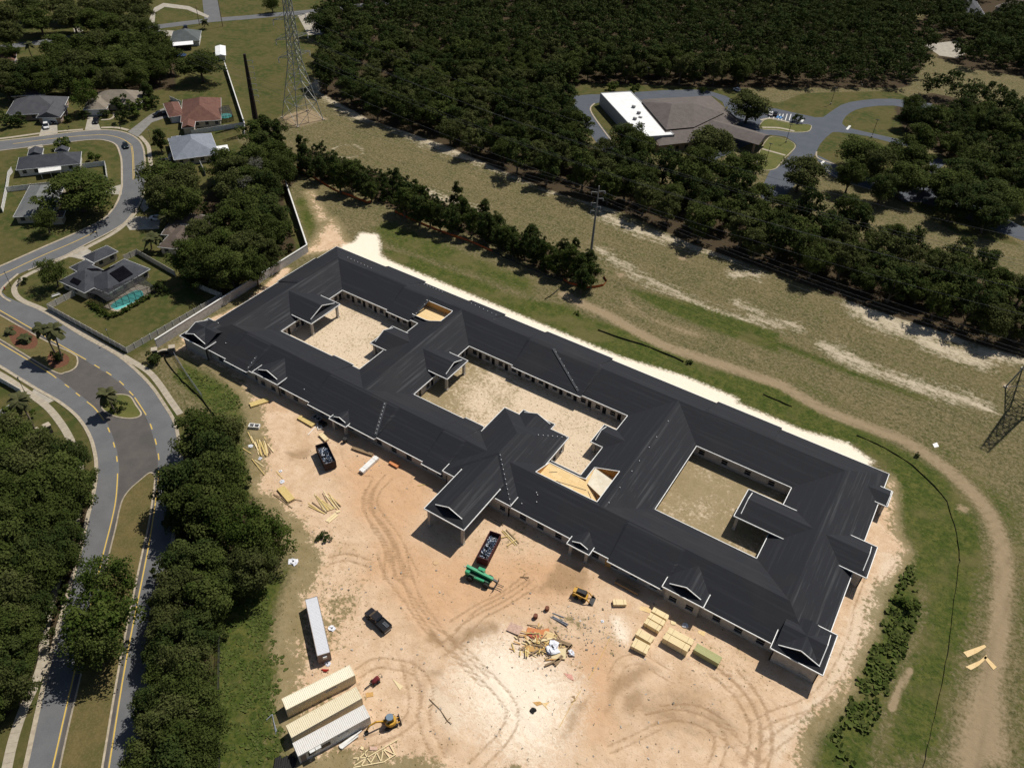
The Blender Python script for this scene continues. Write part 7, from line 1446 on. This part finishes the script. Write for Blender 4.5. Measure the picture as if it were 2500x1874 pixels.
pipes('yellow_line', 'thin yellow marking line across the yard', 'K', [(912, 660, 830, 830), (830, 830, 750, 975), (690, 1060, 600, 1200), (600, 1200, 520, 1350)], .035, M_YEL, 'line'); pipes('sapling_stem', 'fallen bare sapling on the pale mound', 'J', [(1415, 1125, 1500, 1210), (1500, 1210, 1560, 1300), (1560, 1300, 1590, 1320), (1410, 1190, 1440, 1165), (1540, 1310, 1580, 1270)], .06, M_OLDW, 'branch'); pipes('dead_branch', 'dead roots on the sand beside the telehandler', 'K', [(220, 185, 290, 190), (240, 190, 255, 165), (250, 190, 280, 205)], .07, M_OLDW, 'branch')
# concrete catch basins, drums, rubble
def basin(label, zz, x, y, L, w, rz, m):
    p = Z(*zz, x, y); t = thing('concrete_basin', label, 'basin', (p.x, p.y, 0), rz); b = MB(); b.box(-L, L, -w, -w+.15, 0, .7); b.box(-L, L, w-.15, w, 0, .7); b.box(-L, -L+.15, -w+.15, w-.15, 0, .7); b.box(L-.15, L, -w+.15, w-.15, 0, .7); b.box(-.08, .08, -w+.15, w-.15, 0, .7); mk('basin_wall', b, m, t); b = MB(); b.box(-L+.15, L-.15, -w+.15, w-.15, .02, .1); mk('basin_floor', b, M_DARK, t)
basin('white two-hole concrete basin alone on the weedy sand', ZE, 188, 375, 1.25, .6, R(28), M_WRAP); basin('grey two-hole concrete basin in the wall shade', ZE, 880, 285, 1.2, .7, R(-5), M_BLOCK); basin('blue-grey basin beside the small porch', ZE, 945, 345, .9, .6, R(-5), M_STEEL)
for zz, x, y, lab in ((ZD, 522, 38, 'rusty drum at the top of the weedy rubble'), (ZD, 395, 122, 'rusty drum beside the debris heap')):
    p = Z(*zz, x, y); b = MB(); b.cyl((0, 0, 0), (0, 0, .85), .42, .42, 16); b.cyl((0, 0, .28), (0, 0, .31), .44, .44, 16); b.cyl((0, 0, .55), (0, 0, .58), .44, .44, 16); b.v = [(v[0]+p.x, v[1]+p.y, v[2]) for v in b.v]; solid('drum', b, paint_mat('rusty_drum', (.18, .07, .04), .8, .5), label=lab, cat='drum')
p = Z(*ZE, 1190, 540); b = MB(); b.cyl((p.x, p.y, 0), (p.x, p.y, 1.1), .45, .5, 14); b.cyl((p.x, p.y, 1.1), (p.x, p.y, 1.2), .55, .5, 14); solid('water_barrel', b, M_STEEL, label='dark barrel standing by the shaded small porch', cat='barrel')
p = P('K', 320, 1218); crumple('rubbish_bag', 'black rubbish bags on the pale sand', p, .55, M_TYRE, cat='bag'); p = Z(*ZI, 1585, 1120); sheetlet('white plank at the corner of the outermost container', ZI, [(1545, 1130), (1600, 1100), (1615, 1118), (1560, 1148)], M_WRAP, 'white_board', .1)
p = Z(*ZE, 905, 370); planks('scaffold_frame', 'crumpled white scaffold frame and plank at the basins', ZE, [(780, 460, 880, 355), (870, 340, 915, 335), (915, 335, 940, 400), (880, 345, 890, 400), (890, 405, 940, 395), (885, 370, 930, 365)], .16, M_WRAP, cat='scaffold')
planks('plank_pile', 'short boards leaning on the block wall beside the entrance', ([1020, 1060, 1340, 1300], 1269), [(1015, 850, 1025, 780), (1030, 850, 1040, 780)], .15)
b = MB(); g = random.Random(21)                     # scattered litter, far too many to name
for i in range(420):
    c, x, y = g.choice((('K', g.gauss(620, 220), g.gauss(620, 130)), ('E', g.uniform(0, 1500), g.uniform(200, 1500)), ('J', g.uniform(350, 2200), g.uniform(100, 1600)), ('K', g.uniform(0, 1900), g.uniform(300, 1600)))); p = P(c, x, y)
    if p.y > 92 or sdist(np.array([p.x]), np.array([p.y]), site)[0] > -3: continue
    a = g.uniform(0, 6.28); s = g.uniform(.06, .22); b.obox((p.x, p.y, .05), (math.cos(a), math.sin(a), .1), (-math.sin(a), math.cos(a), 0), (0, 0, 1), s, s*g.uniform(.2, .8), .05)
mk('litter', b, mat('mixed_litter', (.5, .46, .4), (.12, .09, .06), .35, .9), label='small stones and scraps strewn over the yard sand', cat='litter', kind='stuff')
# ------------------------------------------------------------------ barrier fences, lamps, signs, pylons, wires
def ribbon_fence(name, label, pts, h, m, posts=True, cat='barrier', pm=None):
    q_ = resample(smooth(pts, 5), max(6, int(sum((a-b).length for a, b in zip(pts, pts[1:]))/2.2))); c = q_[0]; t = thing(name, label, cat, (c.x, c.y, 0)); b = MB(); g = random.Random(len(pts))
    hs = [h*g.uniform(.6, 1.05) for _ in q_]; o = [Vector((g.uniform(-.12, .12), g.uniform(-.12, .12), 0)) for _ in q_]
    for i in range(len(q_)-1): a, e = q_[i], q_[i+1]; b.poly([(a.x, a.y, 0), (e.x, e.y, 0), (e.x+o[i+1].x, e.y+o[i+1].y, hs[i+1]), (a.x+o[i].x, a.y+o[i].y, hs[i])])
    mk('mesh_fabric', b, m, t, world=True)
    for i in range(0, len(q_), 2): b = MB(); p = q_[i]; b.bar((p.x, p.y, -.05), (p.x+o[i].x, p.y+o[i].y, h+.1), .06, .06, (1, 0, 0)); mk('stake', b, pm or M_OLDW, t, world=True)
M_ORANGE = mat('orange_mesh', (.55, .12, .03), (.40, .09, .03), 2, .8); M_SILT = mat('black_silt_fabric', (.02, .021, .024), (.035, .036, .04), 2, .7)
ribbon_fence('orange_barrier', 'orange mesh barrier in front of the hedgerow beside the boundary wall corner', PL('T1', [(380, 1285), (470, 1340), (570, 1400), (700, 1475), (850, 1530), (950, 1570), (978, 1560)]), .9, M_ORANGE); ribbon_fence('orange_barrier', 'orange mesh barrier below the taller middle of the hedgerow', PL('B', [(1150, 215), (1250, 260), (1450, 345), (1640, 415), (1720, 440), (1900, 520)]), .8, M_ORANGE)
ribbon_fence('orange_barrier', 'bright orange mesh barrier looped round the end of the hedgerow', PL('C', [(555, 740), (620, 775), (720, 798), (800, 798), (870, 780), (888, 755), (862, 715)]), 1.0, M_ORANGE)
ribbon_fence('silt_fence', 'black silt fence curving past the end of the building', PL('G', [(920, 515), (1040, 562), (1200, 650), (1330, 730), (1490, 880), (1600, 1000), (1650, 1140), (1695, 1300), (1712, 1500)])+PL('L', [(1712, 60), (1680, 300), (1642, 600), (1590, 950), (1500, 1350), (1420, 1700)]), .32, M_SILT)
ribbon_fence('silt_fence', 'half-buried black silt fence in the weeds behind the building', PL('C', [(820, 1125), (1050, 1205), (1200, 1250), (1370, 1320), (1480, 1370)]), .45, M_SILT); ribbon_fence('silt_fence', 'black silt fence beside the dark hedgerow foot', PL('C', [(-50, 470), (60, 545), (250, 630), (440, 710), (545, 750), (500, 830), (410, 890)]), .5, M_SILT)
ribbon_fence('silt_fence', 'black silt fence down the weedy bank below the sign wall', PL('A', [(1270, 1330), (1320, 1420), (1420, 1530), (1520, 1620)])+PL('M', [(1600, 290), (1665, 380)]), .6, M_SILT); ribbon_fence('silt_fence', 'black silt fence at the green strip beside the plank fan', PL('M', [(1800, 560), (1830, 700), (1850, 850), (1855, 1000)]), .6, M_SILT)
ribbon_fence('silt_fence', 'short black silt fence scrap between weeds and white strip', PL('G', [(200, 200), (330, 255), (420, 295)]), .4, M_SILT)
def rail_fence(label, pts, h, m, bay=3.0):
    c = pts[0]; t = thing('chain_link_fence', label, 'fence', (c.x, c.y, 0)); L = sum((a-b).length for a, b in zip(pts, pts[1:])); q_ = resample(pts, max(3, int(L/bay)))
    for p in q_: b = MB(); b.cyl((p.x, p.y, 0), (p.x, p.y, h), .045, .045, 6); mk('post', b, m, t, world=True)
    b = MB()
    for p, e in zip(q_, q_[1:]):
        for z_ in (.08, h*.5, h-.02): b.bar((p.x, p.y, z_), (e.x, e.y, z_), .035, .035)
    mk('rail', b, m, t, world=True)
    for p, e in zip(q_, q_[1:]): b = MB(); b.poly([(p.x, p.y, .08), (e.x, e.y, .08), (e.x, e.y, h), (p.x, p.y, h)]); mk('mesh_panel', b, M_SCREEN, t, world=True)
rail_fence('black chain-link fence between the oak belt and the green strip', PL('N', [(1715, 350), (1700, 620), (1690, 1000), (1695, 1400), (1700, 1750)]), 1.7, M_BRONZE); rail_fence('thin wire fence down the weedy bank from the sign wall', PL('A', [(1335, 1300), (1400, 1410), (1480, 1530), (1560, 1640)]), 1.2, mat('galvanised', (.28, .30, .34)))
# lamps and small street furniture
M_POLEB = mat('black_lamp_pole', (.03, .03, .03), rough=.5); M_GLOBE = mat('milky_globe', (.55, .55, .5), rough=.3)
def lamp(c, x, y, label, H=4.2):
    p = P(c, x, y); t = thing('street_lamp', label, 'street lamp', (p.x, p.y, 0)); b = MB(); b.cyl((0, 0, 0), (0, 0, .5), .13, .1, 10); b.cyl((0, 0, .5), (0, 0, H), .07, .05, 8); mk('pole', b, M_POLEB, t); b = MB(); b.cyl((0, 0, H), (0, 0, H+.15), .1, .2, 10); b.cyl((0, 0, H+.15), (0, 0, H+.45), .2, .16, 10); mk('globe', b, M_GLOBE, t); b = MB(); b.cyl((0, 0, H+.45), (0, 0, H+.58), .22, .04, 10); mk('cap', b, M_POLEB, t)
for c, x, y, lab in (('A', 82, 782, 'lamp post at the corner of boulevard and side street'), ('A', 856, 1226, 'lamp post against the long street fence of the pool house'), ('A', 1112, 238, 'lamp post at the drive of the brown-roofed house'), ('A', 190, 1600, 'lamp post beside the fence across the boulevard'), ('T0', 1165, 1090, 'lamp post by the young street tree')): lamp(c, x, y, lab)
def tall_lamp(c, x, y, label, H=8):
    p = P(c, x, y); t = thing('car_park_lamp', label, 'street lamp', (p.x, p.y, 0)); b = MB(); b.cyl((0, 0, 0), (0, 0, .7), .3, .3, 10); mk('base', b, M_CONC, t); b = MB(); b.cyl((0, 0, .7), (0, 0, H), .1, .08, 8); mk('pole', b, M_BRONZE, t); b = MB(); b.box(-.7, .7, -.18, .18, H-.05, H+.12); mk('lamp_head', b, M_BRONZE, t)
for c, x, y, lab in (('T3', 1035, 1060, 'thin lamp pole on the grass between the office drives'), ('T3', 220, 1252, 'lamp pole on the larger office island'), ('T3', 375, 1100, 'lamp pole at the canopy edge of the office island'), ('T3', 720, 805, 'lamp pole on the grass by the rear drive'), ('T2', 1190, 650, 'wooden pole at the wood edge behind the office'), ('T2', 575, 905, 'short pole on the grass beside the blank wall of the white flat roof'), ('T3', 960, 660, 'leaning pole at the edge of the dark wood')): tall_lamp(c, x, y, lab, 7.5)
def mailbox(c, x, y, label):
    p = P(c, x, y); t = thing('mailbox', label, 'mailbox', (p.x, p.y, 0)); b = MB(); b.box(-.06, .06, -.06, .06, 0, 1.1); mk('post', b, M_POLEB, t); b = MB(); b.box(-.3, .3, -.14, .14, 1.0, 1.35); mk('box', b, M_POLEB, t)
mailbox('A', 752, 400, 'black mailbox on the kerb by the yellow centre line'); mailbox('A', 1040, 215, 'black mailbox near the lamp of the brown-roofed house'); mailbox('T0', 535, 1000, 'mailbox on the verge between the white and the black car'); mailbox('T0', 932, 995, 'mailbox on the verge by the grey curving drive')
p = P('T0', 1130, 1355); t = thing('warning_sign', 'orange diamond warning sign at the bend kerb', 'sign', (p.x, p.y, 0)); b = MB(); b.cyl((0, 0, 0), (0, 0, 2.4), .04, .04, 6); mk('post', b, M_STEEL, t); b = MB(); b.obox((0, -.05, 2.2), Vector((1, 0, 1)).normalized(), Vector((1, 0, -1)).normalized(), (0, 1, 0), .4, .4, .015); mk('plate', b, mat('orange_sign', (.7, .2, .02)), t)
b = MB(); p = P('A', 38, 810); b.cyl((p.x, p.y, 0), (p.x, p.y, .75), .14, .12, 10); b.cyl((p.x, p.y, .75), (p.x, p.y, .9), .16, .05, 10); b.cyl((p.x-.22, p.y, .55), (p.x+.22, p.y, .55), .06, .06, 8); solid('fire_hydrant', b, mat('red_paint', (.45, .03, .02)), label='red hydrant inside the kerb corner', cat='hydrant')
b = MB(); p, e = P('A', 405, 875), P('A', 465, 855); b.bar((p.x, p.y, .45), (e.x, e.y, .45), .45, .08); b.bar((p.x, p.y, .8), (e.x, e.y, .8), .06, .35)
for q_ in (p, e): b.bar((q_.x, q_.y, 0), (q_.x, q_.y, .5), .4, .08, (1, 0, 0))
solid('garden_bench', b, M_VINYL, label='white bench on the lawn by the fence of the pool house', cat='bench')
# entrance sign walls
def sign_wall(label, c, a, b_, w=.6):
    p, q_ = P(c, *a), P(c, *b_); o = (p+q_)/2; d = (q_-p).normalized(); L = (q_-p).length; t = thing('entrance_wall', label, 'sign wall', (o.x, o.y, 0), math.atan2(d.y, d.x)); M_ST = block_mat('dark_stone', (.12, .11, .10), (.16, .15, .135), (.08, .075, .07))
    for s in (-1, 1):
        b = MB(); b.box(s*L/2-.6, s*L/2+.6, -.6, .6, 0, 2.2); pl_ = mk('pillar', b, M_ST, t); b = MB(); b.box(s*L/2-.75, s*L/2+.75, -.75, .75, 2.2, 2.4); mk('pillar_cap', b, M_CONC, pl_)
    b = MB(); n = 10
    for i in range(n): x0, x1 = -L/2+.6+(L-1.2)*i/n, -L/2+.6+(L-1.2)*(i+1)/n; h = 1.2+.45*math.sin(math.pi*(i+.5)/n); b.box(x0, x1, -.25, .25, 0, h); 
    mk('curved_wall', b, M_ST, t); b = MB()
    for i in range(n): x0, x1 = -L/2+.6+(L-1.2)*i/n, -L/2+.6+(L-1.2)*(i+1)/n; h = 1.2+.45*math.sin(math.pi*(i+.5)/n); b.box(x0, x1, -.33, .33, h, h+.12)
    mk('curved_coping', b, M_CONC, t); b = MB(); b.box(-L*.25, L*.25, -.3, -.26, .4, 1.15); mk('name_panel', b, M_DARK, t)
sign_wall('dark stone sign wall with arched top at the corner of the building site', 'A', (1205, 1325), (1340, 1305)); sign_wall('dark stone sign wall with pale capped pillar across the boulevard', 'M', (300, 530), (385, 490))
# tall poles
def davit_pole(label, p, H, r, m, arms, name='power_pole', side=1):
    t = thing(name, label, 'pole', (p.x, p.y, 0)); b = MB(); b.cyl((0, 0, 0), (0, 0, H), r, r*.45, 12); mk('shaft', b, m, t); u = Vector((_r0[0], _r0[1], 0))
    for z_, L in arms:
        b = MB(); b.bar((0, 0, z_), u*L+Vector((0, 0, z_+.25*abs(L)*.3)), .14, .14); mk('arm', b, M_POLEG, t); e = u*L+Vector((0, 0, z_+.075*abs(L))); b = MB()
        for i in range(5): b.cyl(e-Vector((0, 0, .1+.18*i)), e-Vector((0, 0, .2+.18*i)), .12, .12, 8)
        mk('insulator', b, mat('grey_insulator', (.3, .3, .32)), t)
    return t
M_POLEG = mat('grey_galvanised_steel', (.30, .31, .30), (.24, .25, .24), 2, .55, .2); M_POLED = mat('dark_weathering_steel', (.020, .014, .012), (.03, .02, .016), 2, .8)
pp = P('C', 768, 512); davit_pole('grey concrete power pole with slanted cross-arms behind the end of the hedgerow', pp, 22.3, .42, mat('grey_concrete_pole', (.24, .23, .22), (.18, .175, .17), 1.5, .85), [(20.6, 2.0), (20.2, -2.0), (18.2, 1.7), (16.6, -1.7), (15.4, 1.2), (14.0, -1.6)])
b = P('T0', 1975, 945); davit_pole('tall dark monopole with short arms beside the garden wall', b, 26.4, 1.15, M_POLED, [(24-2.2*i, 2.6) for i in range(8)])
for c, x, y, H, lab in (('T0', 1718, 205, 15, 'tall wooden utility pole at the back road crossing'), ('T0', 1540, 195, 9, 'shorter wooden utility pole beside the small palm'), ('T1', 640, 75, 13, 'wooden utility pole beyond the light green tree')):
    p = P(c, x, y); t = thing('utility_pole', lab, 'pole', (p.x, p.y, 0)); b = MB(); b.cyl((0, 0, 0), (0, 0, H), .2, .13, 8); mk('shaft', b, M_OLDW, t); b = MB(); b.box(-1.2, 1.2, -.06, .06, H-.8, H-.65); mk('cross_arm', b, M_OLDW, t)
# lattice pylons
def pylon(label, base, H, half, waist, arms, rz):
    t = thing('lattice_pylon', label, 'pylon', (base.x, base.y, 0), rz); b = MB(); lv = [0, .14, .26, .36, .44, .50, .56, .62, .68, .74, .80, .87, .94, 1.0]
    def hw(f): return half*(1-f/.44)+waist*(f/.44) if f < .44 else waist*(1-.55*(f-.44)/.56)
    for sx in (-1, 1):
        for sy in (-1, 1):
            g_ = MB()
            for f0, f1 in zip(lv, lv[1:]): g_.bar((sx*hw(f0), sy*hw(f0), f0*H), (sx*hw(f1), sy*hw(f1), f1*H), .26, .26)
            mk('leg', g_, M_POLEG, t); g_ = MB(); g_.box(sx*half-.45, sx*half+.45, sy*half-.45, sy*half+.45, -.1, .35); mk('footing', g_, M_CONC, t)
    for f0, f1 in zip(lv, lv[1:]):
        a, c = hw(f0), hw(f1)
        for k in range(4):
            ro = lambda x, y, k=k: (x, y) if k == 0 else ((-y, x) if k == 1 else ((-x, -y) if k == 2 else (y, -x)))
            b.bar((*ro(-a, -a), f0*H), (*ro(c, -c), f1*H), .12, .12); b.bar((*ro(a, -a), f0*H), (*ro(-c, -c), f1*H), .12, .12); b.bar((*ro(-c, -c), f1*H), (*ro(c, -c), f1*H), .12, .12)
    mk('lattice', b, M_POLEG, t)
    for f, L in arms:
        for s in (-1, 1):
            g_ = MB(); z_ = f*H; e = Vector((s*L, 0, z_+.3))
            for y in (-waist*.8, waist*.8): g_.bar((s*waist*.8, y, z_), e, .13, .13); g_.bar((s*waist*.8, y, z_+1.6), e, .1, .1)
            for q_ in (.35, .65): g_.bar((s*(waist*.8+(L-waist*.8)*q_), -waist*.8*(1-q_), z_+.3*q_), (s*(waist*.8+(L-waist*.8)*q_), waist*.8*(1-q_), z_+.3*q_), .09, .09)
            ar = mk('cross_arm', g_, M_POLEG, t); g_ = MB()
            for i in range(8): g_.cyl((s*L, 0, z_+.2-.22*i), (s*L, 0, z_+.08-.22*i), .16, .16, 8)
            mk('insulator', g_, mat('pale_insulator', (.5, .5, .52)), t)
    return t
lb = PL('T1', [(285, 925), (390, 978), (595, 920), (485, 848)]); c1 = sum(lb, Vector())/4; hf = sum((p-c1).length for p in lb)/4/1.414; dv = lb[2]-lb[1]; rz1 = math.atan2(dv.y, dv.x)
PYL_H = 52.0
pylon('tall lattice pylon standing on bare sand in the grass corridor', c1, PYL_H, hf, 1.9, [(.48, 6.8), (.605, 6.8), (.74, 6.8)], rz1)
l2 = P('G', 2068, 140); u = Vector((math.cos(rz1), math.sin(rz1), 0)); v = Vector((-u.y, u.x, 0)); c2 = l2+u*hf*(1)+v*hf*(1)
best = max(((l2+u*hf*a+v*hf*e) for a in (-1, 1) for e in (-1, 1)), key=lambda q_: (q_-l2).dot(Vector((_r0[0], _r0[1], 0))))
pylon('lattice pylon at the edge of the corridor beside the white sand patches', best, PYL_H, hf, 1.9, [(.48, 6.8), (.605, 6.8), (.74, 6.8)], rz1)
# wires
M_WIRE = mat('aluminium_wire', (.12, .12, .125), rough=.6)
def wire(label, a, e, sag, r=.03):
    o = Vector((a.x, a.y, 0)); b = MB(); N = 26; q_ = [a.lerp(e, i/N)-Vector((0, 0, sag*4*(i/N)*(1-i/N))) for i in range(N+1)]; b.tube(q_, r, 5); mk_ = solid('overhead_wire', b, M_WIRE, label=label, cat='wire', group='overhead wires')
cx_ = Vector((math.cos(rz1), math.sin(rz1), 0)); 
for i, (f, L) in enumerate(((.48, 6.8), (.605, 6.8), (.74, 6.8))):
    for s in (-1, 1):
        z_ = f*PYL_H-1.6; wire('overhead power wire slung between the two lattice pylons', Vector((c1.x, c1.y, z_))+cx_*s*L, Vector((best.x, best.y, z_))+cx_*s*L, 7)
dirw = (best-c1); dirw.z = 0; dirw.normalize(); sd = Vector((-dirw.y, dirw.x, 0))
for z_, o_ in ((20.4, 2.0), (20.2, -2.0), (17.8, 1.7), (16.4, -1.6)):
    a = Vector((pp.x, pp.y, z_))+sd*o_*.6; wire('overhead wire carried by the grey concrete power pole', a, a+dirw*150, 3.0, .024); wire('overhead wire carried by the grey concrete power pole', a, a-dirw*190, 3.5, .024)
